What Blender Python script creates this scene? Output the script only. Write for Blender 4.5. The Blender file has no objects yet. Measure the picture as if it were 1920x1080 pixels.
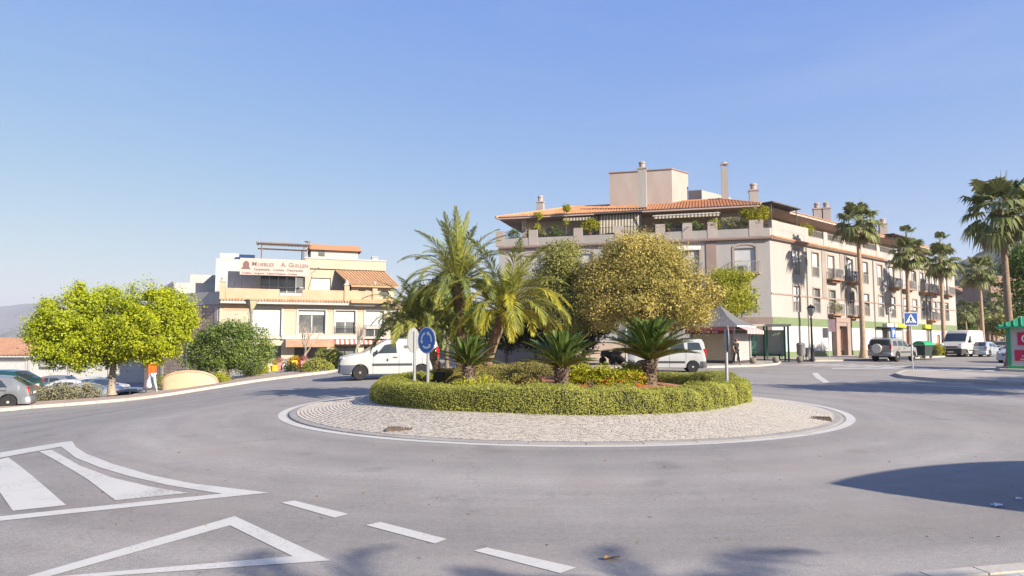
import bpy, bmesh, math, random
import numpy as np
from mathutils import Vector, Matrix

S = bpy.context.scene
COL = S.collection
R = math.radians

# ------------------------------------------------------------------ camera, sky, sun, exposure
EYE = 1.65
PITCH = R(4.5)
cam_d = bpy.data.cameras.new('camera'); cam = bpy.data.objects.new('camera', cam_d); COL.objects.link(cam)
cam.location = (0, 0, EYE); cam.rotation_euler = (R(90) + PITCH, 0, 0)
cam_d.sensor_width = 36; cam_d.lens = 24.0; cam_d.clip_start = 0.1; cam_d.clip_end = 30000
S.camera = cam

SUN_EL, SUN_AZ = R(27), R(130)            # azimuth clockwise from +Y
w = bpy.data.worlds.new('World'); S.world = w; w.use_nodes = True
nt = w.node_tree; nt.nodes.clear()
sky = nt.nodes.new('ShaderNodeTexSky'); sky.sky_type = 'NISHITA'; sky.sun_disc = False
sky.sun_elevation = SUN_EL; sky.sun_rotation = SUN_AZ; sky.altitude = 200
sky.air_density = 1.0; sky.dust_density = 0.6; sky.ozone_density = 3.0
# the photograph's hazy sky is paler and flatter than a clear-air one: each channel of the sky is compressed alike in all directions
sep = nt.nodes.new('ShaderNodeSeparateColor'); com = nt.nodes.new('ShaderNodeCombineColor'); nt.links.new(sky.outputs[0], sep.inputs[0])
for i, (g_, k_) in enumerate(((0.88, 1.36), (0.64, 1.08), (0.08, 0.905))):
    a = nt.nodes.new('ShaderNodeMath'); a.operation = 'MULTIPLY'; a.inputs[1].default_value = 0.1; nt.links.new(sep.outputs[i], a.inputs[0])
    c = nt.nodes.new('ShaderNodeMath'); c.operation = 'POWER'; c.inputs[1].default_value = g_; nt.links.new(a.outputs[0], c.inputs[0])
    e = nt.nodes.new('ShaderNodeMath'); e.operation = 'MULTIPLY'; e.inputs[1].default_value = k_*4.15; nt.links.new(c.outputs[0], e.inputs[0])
    nt.links.new(e.outputs[0], com.inputs[i])
bg = nt.nodes.new('ShaderNodeBackground'); bg.inputs['Strength'].default_value = 0.1
wo = nt.nodes.new('ShaderNodeOutputWorld')
tc = nt.nodes.new('ShaderNodeTexCoord'); mp = nt.nodes.new('ShaderNodeMapping'); mp.inputs['Scale'].default_value = (1.6, 1.6, 11.0); mp.inputs['Rotation'].default_value = (0.05, 0.03, 0)
nt.links.new(tc.outputs['Generated'], mp.inputs['Vector'])
ci = nt.nodes.new('ShaderNodeTexNoise'); ci.inputs['Scale'].default_value = 1.7; ci.inputs['Detail'].default_value = 7; ci.inputs['Roughness'].default_value = 0.55; ci.inputs['Distortion'].default_value = 0.6; nt.links.new(mp.outputs[0], ci.inputs['Vector'])
cm = nt.nodes.new('ShaderNodeMapRange'); cm.inputs['From Min'].default_value = 0.52; cm.inputs['From Max'].default_value = 0.80; cm.inputs['To Max'].default_value = 0.10; nt.links.new(ci.outputs['Fac'], cm.inputs['Value'])
cx = nt.nodes.new('ShaderNodeMix'); cx.data_type = 'RGBA'; cx.inputs['B'].default_value = (3.1, 3.2, 3.45, 1); nt.links.new(cm.outputs[0], cx.inputs['Factor']); nt.links.new(com.outputs[0], cx.inputs['A'])
nt.links.new(cx.outputs['Result'], bg.inputs['Color'])
nt.links.new(bg.outputs[0], wo.inputs['Surface'])

sl = bpy.data.lights.new('sun', 'SUN'); sl.energy = 5.0; sl.angle = R(0.5); sl.color = (1.0, 0.905, 0.755)
so = bpy.data.objects.new('sun', sl); COL.objects.link(so); so.location = (40, -20, 60)
sd = Vector((math.sin(SUN_AZ) * math.cos(SUN_EL), math.cos(SUN_AZ) * math.cos(SUN_EL), math.sin(SUN_EL)))
so.rotation_euler = sd.to_track_quat('Z', 'Y').to_euler()

S.view_settings.view_transform = 'Standard'; S.view_settings.look = 'None'
S.view_settings.gamma = 1.0; S.view_settings.use_curve_mapping = False
S.view_settings.exposure = 1.20
S.render.engine = 'CYCLES'
S.cycles.max_bounces = 6; S.cycles.transparent_max_bounces = 8
S.cycles.caustics_reflective = False; S.cycles.caustics_refractive = False
S.cycles.use_denoising = True

# ------------------------------------------------------------------ ground shape and layout helpers
CX, CY = 1.19, 17.66                       # centre of the roundabout
R_LINE, R_KERB, R_HEDGE = 6.75, 6.42, 4.22

def sstep(a, b, x):
    t = min(1.0, max(0.0, (x - a) / (b - a))); return t * t * (3 - 2 * t)

def softplus(t, k=1.5):
    return t if t > 20 * k else k * math.log1p(math.exp(t / k))

def gz(x, y):
    """height of the paved ground"""
    s = (-x - 8) - 0.35 * max(0.0, y - 30)
    d = 0.125 * softplus(s, 1.2)
    d = d if d < 0.9 else 0.9 + 0.42 * (1 - math.exp(-(d - 0.9) / 0.42))
    up = 0.006 * max(0.0, y - 28) * sstep(0, 14, x)
    return -d + up

FPX = 1280.0
def ray(px, py):
    u = (px - 960) / FPX; v = (540 - py) / FPX
    return u, math.cos(PITCH) - v * math.sin(PITCH), math.sin(PITCH) + v * math.cos(PITCH)

def at(px, py, d):
    """world point seen at photo pixel px,py at a distance d along the view axis"""
    a, b, c = ray(px, py); k = d / b
    return Vector((a * k, d, EYE + c * k))

def on(px, py, lift=0.0):
    """world point on the paved ground under photo pixel px,py"""
    a, b, c = ray(px, py); lo = 1.0
    d = 1.0
    while d < 300:
        k = d / b
        if EYE + c * k < gz(a * k, d) + lift: break
        lo = d; d *= 1.03
    hi = d
    for _ in range(40):
        m = (lo + hi) / 2; k = m / b
        if EYE + c * k < gz(a * k, m) + lift: hi = m
        else: lo = m
    k = hi / b
    return Vector((a * k, hi, gz(a * k, hi) + lift))

def gp(px, d, lift=0.0):
    """ground point in column px at distance d"""
    a, b, c = ray(px, 690); x = a * d / b
    return Vector((x, d, gz(x, d) + lift))

# ------------------------------------------------------------------ materials
MATS = {}
def _lin(c):
    return tuple(c) + (1.0,) if len(c) == 3 else tuple(c)

def mat(name, col, rough=0.8, var=0.15, scale=2.0, bump=0.0, bscale=40.0, metal=0.0, streak=1.0, col2=None, spec=0.3, coat=0.0):
    """plain procedural material: a colour with noisy variation, optional relief"""
    if name in MATS: return MATS[name]
    m = bpy.data.materials.new(name); m.use_nodes = True; n = m.node_tree.nodes; l = m.node_tree.links
    b = n['Principled BSDF']; b.inputs['Roughness'].default_value = rough; b.inputs['Metallic'].default_value = metal
    b.inputs['Specular IOR Level'].default_value = spec
    if coat: b.inputs['Coat Weight'].default_value = coat; b.inputs['Coat Roughness'].default_value = 0.05
    g = n.new('ShaderNodeNewGeometry')
    mp = n.new('ShaderNodeMapping'); mp.inputs['Scale'].default_value = (1, 1, 1.0 / streak)
    l.new(g.outputs['Position'], mp.inputs['Vector'])
    no = n.new('ShaderNodeTexNoise'); no.inputs['Scale'].default_value = scale; no.inputs['Detail'].default_value = 6
    no.inputs['Roughness'].default_value = 0.62
    l.new(mp.outputs[0], no.inputs['Vector'])
    cr = n.new('ShaderNodeValToRGB')
    c1 = tuple(c * (1 - var) for c in col); c2 = tuple(min(1, c * (1 + var)) for c in (col2 or col))
    cr.color_ramp.elements[0].position = 0.32; cr.color_ramp.elements[1].position = 0.68
    cr.color_ramp.elements[0].color = _lin(c1); cr.color_ramp.elements[1].color = _lin(c2)
    l.new(no.outputs['Fac'], cr.inputs['Fac']); l.new(cr.outputs['Color'], b.inputs['Base Color'])
    if bump:
        n2 = n.new('ShaderNodeTexNoise'); n2.inputs['Scale'].default_value = bscale; n2.inputs['Detail'].default_value = 4
        l.new(g.outputs['Position'], n2.inputs['Vector'])
        bp = n.new('ShaderNodeBump'); bp.inputs['Strength'].default_value = bump; bp.inputs['Distance'].default_value = 0.02
        l.new(n2.outputs['Fac'], bp.inputs['Height']); l.new(bp.outputs['Normal'], b.inputs['Normal'])
    MATS[name] = m; return m

def piece_mat(name, cols, rough=0.85, fine=30.0, bump=0.2):
    """material whose colour changes from loose piece to loose piece (stones, bricks, tiles)"""
    if name in MATS: return MATS[name]
    m = bpy.data.materials.new(name); m.use_nodes = True; n = m.node_tree.nodes; l = m.node_tree.links
    b = n['Principled BSDF']; b.inputs['Roughness'].default_value = rough; b.inputs['Specular IOR Level'].default_value = 0.25
    g = n.new('ShaderNodeNewGeometry'); oi = n.new('ShaderNodeObjectInfo')
    ad = n.new('ShaderNodeMath'); ad.operation = 'ADD'; l.new(g.outputs['Random Per Island'], ad.inputs[0]); l.new(oi.outputs['Random'], ad.inputs[1])
    fr = n.new('ShaderNodeMath'); fr.operation = 'FRACT'; l.new(ad.outputs[0], fr.inputs[0])
    cr = n.new('ShaderNodeValToRGB'); cr.color_ramp.elements[0].color = _lin(cols[0]); cr.color_ramp.elements[1].color = _lin(cols[-1])
    for i, c in enumerate(cols[1:-1]):
        e = cr.color_ramp.elements.new((i + 1) / (len(cols) - 1)); e.color = _lin(c)
    l.new(fr.outputs[0], cr.inputs['Fac'])
    no = n.new('ShaderNodeTexNoise'); no.inputs['Scale'].default_value = fine; no.inputs['Detail'].default_value = 5
    l.new(g.outputs['Position'], no.inputs['Vector'])
    mx = n.new('ShaderNodeMix'); mx.data_type = 'RGBA'; mx.blend_type = 'MULTIPLY'; mx.inputs['Factor'].default_value = 0.5
    l.new(cr.outputs['Color'], mx.inputs['A']); l.new(no.outputs['Color'], mx.inputs['B'])
    mm = n.new('ShaderNodeMapRange'); mm.inputs['To Min'].default_value = 0.6; mm.inputs['To Max'].default_value = 1.4
    l.new(no.outputs['Fac'], mm.inputs['Value']); 
    cb = n.new('ShaderNodeCombineColor')
    for k in range(3): l.new(mm.outputs[0], cb.inputs[k])
    l.new(cb.outputs[0], mx.inputs['B'])
    l.new(mx.outputs['Result'], b.inputs['Base Color'])
    bp = n.new('ShaderNodeBump'); bp.inputs['Strength'].default_value = bump; bp.inputs['Distance'].default_value = 0.01
    l.new(no.outputs['Fac'], bp.inputs['Height']); l.new(bp.outputs['Normal'], b.inputs['Normal'])
    MATS[name] = m; return m

def leaf_mat(name, cols, trans=0.3, rough=0.55, patch=0.8, pscale=0.6):
    """leaf: colour differs leaf by leaf and in patches, some light comes through"""
    if name in MATS: return MATS[name]
    m = bpy.data.materials.new(name); m.use_nodes = True; n = m.node_tree.nodes; l = m.node_tree.links
    b = n['Principled BSDF']; b.inputs['Roughness'].default_value = rough; b.inputs['Specular IOR Level'].default_value = 0.16
    g = n.new('ShaderNodeNewGeometry')
    no = n.new('ShaderNodeTexNoise'); no.inputs['Scale'].default_value = pscale; no.inputs['Detail'].default_value = 3
    l.new(g.outputs['Position'], no.inputs['Vector'])
    a = n.new('ShaderNodeMath'); a.operation = 'MULTIPLY_ADD'
    l.new(no.outputs['Fac'], a.inputs[0]); a.inputs[1].default_value = patch; 
    s = n.new('ShaderNodeMath'); s.operation = 'MULTIPLY_ADD'; l.new(g.outputs['Random Per Island'], s.inputs[0]); s.inputs[1].default_value = 0.42; s.inputs[2].default_value = 0.29 - patch / 2
    l.new(s.outputs[0], a.inputs[2])
    cr = n.new('ShaderNodeValToRGB'); cr.color_ramp.elements[0].color = _lin(cols[0]); cr.color_ramp.elements[1].color = _lin(cols[-1])
    for i, c in enumerate(cols[1:-1]):
        e = cr.color_ramp.elements.new((i + 1) / (len(cols) - 1)); e.color = _lin(c)
    l.new(a.outputs[0], cr.inputs['Fac']); l.new(cr.outputs['Color'], b.inputs['Base Color'])
    tr = n.new('ShaderNodeBsdfTranslucent'); l.new(cr.outputs['Color'], tr.inputs['Color'])
    mx = n.new('ShaderNodeMixShader'); mx.inputs[0].default_value = trans
    l.new(b.outputs[0], mx.inputs[1]); l.new(tr.outputs[0], mx.inputs[2]); l.new(mx.outputs[0], n['Material Output'].inputs['Surface'])
    MATS[name] = m; return m

# ------------------------------------------------------------------ mesh helpers
class MB:
    """collects shapes and links them as ONE mesh object"""
    def __init__(s, M=None): s.v = []; s.f = []; s.mi = []; s.M = M; s.k = 0
    def add(s, vs, fs):
        o = len(s.v); M = s.M
        for p in vs:
            p = Vector(p); s.v.append((M @ p) if M is not None else p)
        for f in fs: s.f.append(tuple(i + o for i in f)); s.mi.append(s.k)
        return s
    def box(s, x0, x1, y0, y1, z0, z1):
        return s.add([(x0,y0,z0),(x1,y0,z0),(x1,y1,z0),(x0,y1,z0),(x0,y0,z1),(x1,y0,z1),(x1,y1,z1),(x0,y1,z1)],
                     [(0,3,2,1),(4,5,6,7),(0,1,5,4),(1,2,6,5),(2,3,7,6),(3,0,4,7)])
    def quad(s, a, b, c, d): return s.add([a, b, c, d], [(0,1,2,3)])
    def prism(s, poly, z0, z1):
        n = len(poly)
        if sum(poly[i][0]*poly[(i+1)%n][1]-poly[(i+1)%n][0]*poly[i][1] for i in range(n)) < 0: poly = poly[::-1]
        vs = [(p[0],p[1],z0) for p in poly] + [(p[0],p[1],z1) for p in poly]
        return s.add(vs, [tuple(range(n-1,-1,-1)), tuple(range(n,2*n))] + [(i,(i+1)%n,n+(i+1)%n,n+i) for i in range(n)])
    def tube(s, path, rad, n=8, cap=True):
        path = [Vector(p) for p in path]
        if not hasattr(rad, '__len__'): rad = [rad]*len(path)
        vs = []; prev = None
        for i, p in enumerate(path):
            t = (path[min(i+1,len(path)-1)] - path[max(i-1,0)]).normalized()
            if prev is None:
                a = Vector((0,0,1)) if abs(t.z) < 0.9 else Vector((1,0,0)); u = t.cross(a).normalized()
            else: u = (prev - t * prev.dot(t)).normalized()
            prev = u; b = t.cross(u)
            for j in range(n):
                th = 2*math.pi*j/n; vs.append(p + (u*math.cos(th) + b*math.sin(th))*rad[i])
        fs = [(i*n+j, i*n+(j+1)%n, (i+1)*n+(j+1)%n, (i+1)*n+j) for i in range(len(path)-1) for j in range(n)]
        if cap: fs += [tuple(range(n-1,-1,-1)), tuple((len(path)-1)*n+j for j in range(n))]
        return s.add(vs, fs)
    def bar(s, p0, p1, r, n=6): return s.tube([p0, p1], r, n)
    def lathe(s, prof, n=16, c=(0,0,0), sx=1, sy=1):
        vs = [(c[0]+r*math.cos(2*math.pi*j/n)*sx, c[1]+r*math.sin(2*math.pi*j/n)*sy, c[2]+z) for r, z in prof for j in range(n)]
        fs = [(i*n+j, i*n+(j+1)%n, (i+1)*n+(j+1)%n, (i+1)*n+j) for i in range(len(prof)-1) for j in range(n)]
        fs += [tuple(range(n-1,-1,-1)), tuple((len(prof)-1)*n+j for j in range(n))]
        return s.add(vs, fs)
    def ball(s, c, rx, ry=None, rz=None, n=12, m=8):
        ry = ry or rx; rz = rz or rx
        prof = [(max(1e-3, math.sin(math.pi*i/m)), -math.cos(math.pi*i/m)) for i in range(m+1)]
        vs = [(c[0]+r*math.cos(2*math.pi*j/n)*rx, c[1]+r*math.sin(2*math.pi*j/n)*ry, c[2]+z*rz) for r, z in prof for j in range(n)]
        fs = [(i*n+j, i*n+(j+1)%n, (i+1)*n+(j+1)%n, (i+1)*n+j) for i in range(m) for j in range(n)]
        return s.add(vs, fs)
    def mesh(s, name, mats, smooth=None):
        me = bpy.data.meshes.new(name); me.from_pydata([tuple(v) for v in s.v], [], s.f)
        for m in (mats if isinstance(mats, (list, tuple)) else [mats]): me.materials.append(m)
        if any(s.mi): me.polygons.foreach_set('material_index', s.mi)
        if smooth is not None:
            me.polygons.foreach_set('use_smooth', [True]*len(me.polygons)); me.set_sharp_from_angle(angle=R(smooth))
        me.update(); return me
    def build(s, name, mats, parent=None, smooth=None, **kw):
        return link(name, s.mesh(name, mats, smooth), parent, **kw)

def link(name, data, parent=None, loc=None, rot=None, mw=None, scale=None, **props):
    o = bpy.data.objects.new(name, data); COL.objects.link(o)
    if parent is not None: o.parent = parent
    if mw is not None: o.matrix_local = mw
    if loc is not None: o.location = loc
    if rot is not None: o.rotation_euler = rot
    if scale is not None: o.scale = scale
    for k, v in props.items(): o[k] = v
    return o

def thing(name, label, cat, loc=(0,0,0), rz=0.0, group=None):
    o = link(name, None, None, loc=loc, rot=(0,0,rz)); o.empty_display_size = 0.3
    return tag(o, label, cat, group)

def tag(o, label, cat, group=None):
    o['label'] = label; o['category'] = cat
    if group: o['group'] = group
    return o

def structure(o): o['kind'] = 'structure'; return o

def copy_tree(o, label=None, loc=None, rz=None):
    """a thing with copies of its parts and their sub-parts"""
    pairs = [(o, o.copy())]
    pairs[0][1].parent = o.parent
    todo = [(o, pairs[0][1])]
    while todo:
        a, b = todo.pop()
        COL.objects.link(b)
        for c in a.children:
            d = c.copy(); d.parent = b; todo.append((c, d))
    c = pairs[0][1]
    if label: c['label'] = label
    if loc is not None: c.location = loc
    if rz is not None: c.rotation_euler = (0,0,rz)
    return c

def np_mesh(name, verts, faces_n, mats, smooth=False, mi=None):
    """verts: (N*k,3) array of separate k-gons"""
    k = faces_n; nf = len(verts)//k
    me = bpy.data.meshes.new(name); me.vertices.add(len(verts)); me.vertices.foreach_set('co', np.asarray(verts, np.float32).ravel())
    me.loops.add(nf*k); me.loops.foreach_set('vertex_index', np.arange(nf*k, dtype=np.int32))
    me.polygons.add(nf); me.polygons.foreach_set('loop_start', np.arange(0, nf*k, k, dtype=np.int32))
    try: me.polygons.foreach_set('loop_total', np.full(nf, k, dtype=np.int32))
    except Exception: pass
    for m in (mats if isinstance(mats, (list, tuple)) else [mats]): me.materials.append(m)
    if mi is not None: me.polygons.foreach_set('material_index', np.asarray(mi, np.int32))
    me.update(calc_edges=True); return me

def unit(a): return a / np.maximum(1e-9, np.linalg.norm(a, axis=-1, keepdims=True))

def leaf_quads(P, N, size, aspect=0.5, rng=None, jitter=0.7, fold=0.0):
    """kite-shaped leaves at P, faces roughly along N"""
    n = len(P); rng = rng or np.random.default_rng(1)
    N = unit(N + rng.normal(0, jitter, (n,3)))
    T = unit(np.cross(N, rng.normal(0, 1, (n,3)))); B = np.cross(N, T)
    L = size * rng.uniform(0.65, 1.35, (n,1)); W = L * aspect
    q = np.stack([P - T*L*0.5, P + B*W*0.5 + T*L*0.05, P + T*L*0.5 - N*L*0.12, P - B*W*0.5 + T*L*0.05], axis=1)
    return q.reshape(-1, 3)

def crown_pts(lobes, nclump, per, rng, spread=0.28, shell=0.45, bottom=None):
    """leaf positions in clumps through a crown made of ellipsoid lobes"""
    lo = np.array(lobes, float); vol = (lo[:,3]*lo[:,4]*lo[:,5])**0.75; idx = rng.choice(len(lo), nclump, p=vol/vol.sum())
    d = unit(rng.normal(0,1,(nclump,3))); r = 1 - shell*rng.random((nclump,1))**1.3
    r = r * (1 + rng.normal(0, 0.05, (nclump,1)))
    C = lo[idx,:3] + d*r*lo[idx,3:6]
    inside = np.zeros(nclump, bool)
    for k in range(len(lo)):
        q = ((C - lo[k,:3])/lo[k,3:6]); inside |= ((q**2).sum(1) < 0.45) & (idx != k)
    C = C[~inside]; d = d[~inside]
    P = np.repeat(C, per, 0); D = np.repeat(d, per, 0)
    sp = spread * rng.uniform(0.6, 1.4, (len(C),1)); off = rng.normal(0, 1, P.shape) * np.repeat(sp, per, 0) * np.array([1,1,0.8])
    P = P + off; D = unit(D*0.7 + unit(off)*0.6 + np.array([0.15,-0.1,0.55]))
    if bottom is not None:
        k = P[:,2] > bottom; P = P[k]; D = D[k]
    return P, D

def crown(parent, lobes, m, nclump, per, size, seed, spread=0.28, shell=0.45, aspect=0.55, bottom=None, name='crown', jitter=0.7, core=0.0):
    rng = np.random.default_rng(seed)
    P, D = crown_pts(lobes, nclump, per, rng, spread, shell, bottom)
    Q = leaf_quads(P, D, size, aspect, rng, jitter)
    if core:                                             # inner foliage: larger, sparser sprays well inside the outline
        P2, D2 = crown_pts([(l[0],l[1],l[2],l[3]*0.8,l[4]*0.8,l[5]*0.8) for l in lobes], int(nclump*core), 14, rng, spread, 0.7, bottom)
        Q = np.concatenate([Q, leaf_quads(P2, D2, size*1.9, aspect, rng, jitter)])
    return link(name, np_mesh(name, Q, 4, m), parent)

def limbs(parent, base_r, h, tips, m, seed=0, lean=(0,0), name='trunk', n=9):
    """tapered trunk that forks into limbs reaching the tips"""
    rnd = random.Random(seed); b = MB()
    top = Vector((lean[0], lean[1], h))
    path = [Vector((0,0,-0.05)), Vector((0,0,0.08))]
    rr = [base_r*1.5, base_r*1.12]
    for i in range(1, 5):
        t = i/4; path.append(Vector((lean[0]*t*t + rnd.uniform(-1,1)*base_r*0.35, lean[1]*t*t + rnd.uniform(-1,1)*base_r*0.35, 0.08 + (h-0.08)*t))); rr.append(base_r*(1-0.35*t))
    b.tube(path, rr, n)
    top = path[-1]
    for tp in tips:
        tp = Vector(tp); mid = top.lerp(tp, 0.5) + Vector((rnd.uniform(-.1,.1), rnd.uniform(-.1,.1), -0.08*(tp-top).length))
        r0 = base_r*rnd.uniform(0.38, 0.55)
        b.tube([top - Vector((0,0,base_r)), top.lerp(mid,0.5), mid, mid.lerp(tp,0.6), tp], [r0, r0*0.85, r0*0.65, r0*0.4, r0*0.12], 6)
        for _ in range(3):
            s0 = mid.lerp(tp, rnd.uniform(0,0.6)); e = s0 + Vector((rnd.uniform(-1,1), rnd.uniform(-1,1), rnd.uniform(0.1,1))).normalized()*(tp-top).length*0.4
            b.tube([s0, s0.lerp(e,0.5)+Vector((0,0,0.04)), e], [r0*0.4, r0*0.25, r0*0.06], 5)
    return b.build(name, m, parent, smooth=60)

def text_mesh(body, size, m, extrude=0.004, align='LEFT', bold=0.0):
    c = bpy.data.curves.new('letters', 'FONT'); c.body = body; c.size = size; c.extrude = extrude; c.align_x = align; c.offset = bold
    c.resolution_u = 2
    o = bpy.data.objects.new('tmp', c); COL.objects.link(o)
    dg = bpy.context.evaluated_depsgraph_get(); me = bpy.data.meshes.new_from_object(o.evaluated_get(dg))
    bpy.data.objects.remove(o); me.materials.clear(); me.materials.append(m); me.name = 'lettering'
    return me

UP_TEXT = Matrix.Rotation(R(90), 4, 'X')     # text in the xz plane, read from -y
# ================================================================== GROUND, ROADS, PAVEMENTS
def asphalt_mat():
    m = bpy.data.materials.new('asphalt'); m.use_nodes = True; n = m.node_tree.nodes; l = m.node_tree.links
    b = n['Principled BSDF']; b.inputs['Roughness'].default_value = 0.82; b.inputs['Specular IOR Level'].default_value = 0.3
    g = n.new('ShaderNodeNewGeometry')
    def noise(scale, detail=5, rough=0.6, vec=None):
        t = n.new('ShaderNodeTexNoise'); t.inputs['Scale'].default_value = scale; t.inputs['Detail'].default_value = detail; t.inputs['Roughness'].default_value = rough
        l.new(vec or g.outputs['Position'], t.inputs['Vector']); return t.outputs['Fac']
    def rng(fac, a, b_, lo=0.0, hi=1.0):
        t = n.new('ShaderNodeMapRange'); t.inputs['From Min'].default_value = lo; t.inputs['From Max'].default_value = hi
        t.inputs['To Min'].default_value = a; t.inputs['To Max'].default_value = b_; l.new(fac, t.inputs['Value']); return t.outputs[0]
    def mul(a, b_):
        t = n.new('ShaderNodeMath'); t.operation = 'MULTIPLY'; l.new(a, t.inputs[0]); l.new(b_, t.inputs[1]); return t.outputs[0]
    # wear by wheels running round the island: rings about its centre
    sub = n.new('ShaderNodeVectorMath'); sub.operation = 'SUBTRACT'; sub.inputs[1].default_value = (CX, CY, 0); l.new(g.outputs['Position'], sub.inputs[0])
    ln = n.new('ShaderNodeVectorMath'); ln.operation = 'LENGTH'; l.new(sub.outputs[0], ln.inputs[0])
    sx = n.new('ShaderNodeCombineXYZ'); l.new(ln.outputs['Value'], sx.inputs[0])
    dv = n.new('ShaderNodeVectorMath'); dv.operation = 'SCALE'; dv.inputs['Scale'].default_value = 0.03; l.new(g.outputs['Position'], dv.inputs[0])
    ad = n.new('ShaderNodeVectorMath'); ad.operation = 'ADD'; l.new(sx.outputs[0], ad.inputs[0]); l.new(dv.outputs[0], ad.inputs[1])
    rings = noise(0.9, 4, 0.6, ad.outputs[0])
    v = mul(rng(rings, 0.79, 1.17, 0.3, 0.7), rng(noise(0.22, 4), 0.86, 1.12, 0.3, 0.7))
    v = mul(v, rng(noise(1.7, 6), 0.93, 1.07, 0.3, 0.7))
    v = mul(v, rng(noise(85, 3, 0.75), 0.66, 1.34, 0.28, 0.72)); v = mul(v, rng(noise(17, 5, 0.75), 0.86, 1.14, 0.3, 0.7)); v = mul(v, rng(noise(190, 2, 0.5), 0.8, 1.2, 0.35, 0.65))
    # sealed cracks and stains
    vo = n.new('ShaderNodeTexVoronoi'); vo.feature = 'DISTANCE_TO_EDGE'; vo.inputs['Scale'].default_value = 0.22
    wv = n.new('ShaderNodeTexNoise'); wv.inputs['Scale'].default_value = 1.3; wv.inputs['Detail'].default_value = 5; l.new(g.outputs['Position'], wv.inputs['Vector'])
    ws = n.new('ShaderNodeVectorMath'); ws.operation = 'SCALE'; ws.inputs['Scale'].default_value = 1.5; l.new(wv.outputs['Color'], ws.inputs[0])
    wa = n.new('ShaderNodeVectorMath'); wa.operation = 'ADD'; l.new(g.outputs['Position'], wa.inputs[0]); l.new(ws.outputs[0], wa.inputs[1]); l.new(wa.outputs[0], vo.inputs['Vector'])
    crack = rng(vo.outputs['Distance'], 0.80, 1.0, 0.0, 0.004)
    v = mul(v, crack)
    v = mul(v, rng(noise(0.8, 2), 0.82, 1.0, 0.28, 0.36)); v = mul(v, rng(noise(3.1, 2), 0.72, 1.0, 0.22, 0.27))
    cr = n.new('ShaderNodeCombineColor')
    for k, c in enumerate((0.256, 0.238, 0.222)):
        t = n.new('ShaderNodeMath'); t.operation = 'MULTIPLY'; t.inputs[1].default_value = c; l.new(v, t.inputs[0]); l.new(t.outputs[0], cr.inputs[k])
    # oil drips and old repairs
    # reddish dust in broad patches
    mx = n.new('ShaderNodeMix'); mx.data_type = 'RGBA'; mx.inputs['B'].default_value = (0.282, 0.240, 0.218, 1)
    l.new(rng(noise(0.35, 3), 0.0, 0.55, 0.5, 0.68), mx.inputs['Factor']); l.new(cr.outputs[0], mx.inputs['A'])
    l.new(mx.outputs['Result'], b.inputs['Base Color'])
    bp = n.new('ShaderNodeBump'); bp.inputs['Strength'].default_value = 0.5; bp.inputs['Distance'].default_value = 0.012
    l.new(noise(95, 3, 0.7), bp.inputs['Height']); l.new(bp.outputs['Normal'], b.inputs['Normal'])
    return m

def paint_mat():
    m = bpy.data.materials.new('road_paint'); m.use_nodes = True; n = m.node_tree.nodes; l = m.node_tree.links
    b = n['Principled BSDF']; b.inputs['Roughness'].default_value = 0.7; b.inputs['Specular IOR Level'].default_value = 0.3
    g = n.new('ShaderNodeNewGeometry')
    a = n.new('ShaderNodeTexNoise'); a.inputs['Scale'].default_value = 60; a.inputs['Detail'].default_value = 4; l.new(g.outputs['Position'], a.inputs['Vector'])
    c = n.new('ShaderNodeTexNoise'); c.inputs['Scale'].default_value = 2.2; c.inputs['Detail'].default_value = 7; c.inputs['Roughness'].default_value = 0.7; l.new(g.outputs['Position'], c.inputs['Vector'])
    ad = n.new('ShaderNodeMath'); ad.operation = 'MULTIPLY_ADD'; ad.inputs[1].default_value = 0.45; l.new(a.outputs['Fac'], ad.inputs[0]); l.new(c.outputs['Fac'], ad.inputs[2])
    cr = n.new('ShaderNodeValToRGB'); cr.color_ramp.elements[0].position = 0.48; cr.color_ramp.elements[1].position = 0.68
    cr.color_ramp.elements[0].color = (0.36, 0.345, 0.325, 1); cr.color_ramp.elements[1].color = (0.475, 0.46, 0.43, 1)
    l.new(ad.outputs[0], cr.inputs['Fac'])
    # chips and scuffs where the asphalt shows again
    d = n.new('ShaderNodeTexNoise'); d.inputs['Scale'].default_value = 34; d.inputs['Detail'].default_value = 6; d.inputs['Roughness'].default_value = 0.75; l.new(g.outputs['Position'], d.inputs['Vector'])
    e = n.new('ShaderNodeTexNoise'); e.inputs['Scale'].default_value = 1.1; e.inputs['Detail'].default_value = 3; l.new(g.outputs['Position'], e.inputs['Vector'])
    f = n.new('ShaderNodeMath'); f.operation = 'MULTIPLY_ADD'; f.inputs[1].default_value = 0.55; l.new(e.outputs['Fac'], f.inputs[0]); l.new(d.outputs['Fac'], f.inputs[2])
    r_ = n.new('ShaderNodeMapRange'); r_.inputs['From Min'].default_value = 0.855; r_.inputs['From Max'].default_value = 0.94; l.new(f.outputs[0], r_.inputs['Value'])
    mx = n.new('ShaderNodeMix'); mx.data_type = 'RGBA'; mx.inputs['B'].default_value = (0.255, 0.24, 0.225, 1); l.new(r_.outputs[0], mx.inputs['Factor']); l.new(cr.outputs['Color'], mx.inputs['A'])
    l.new(mx.outputs['Result'], b.inputs['Base Color'])
    return m

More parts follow.
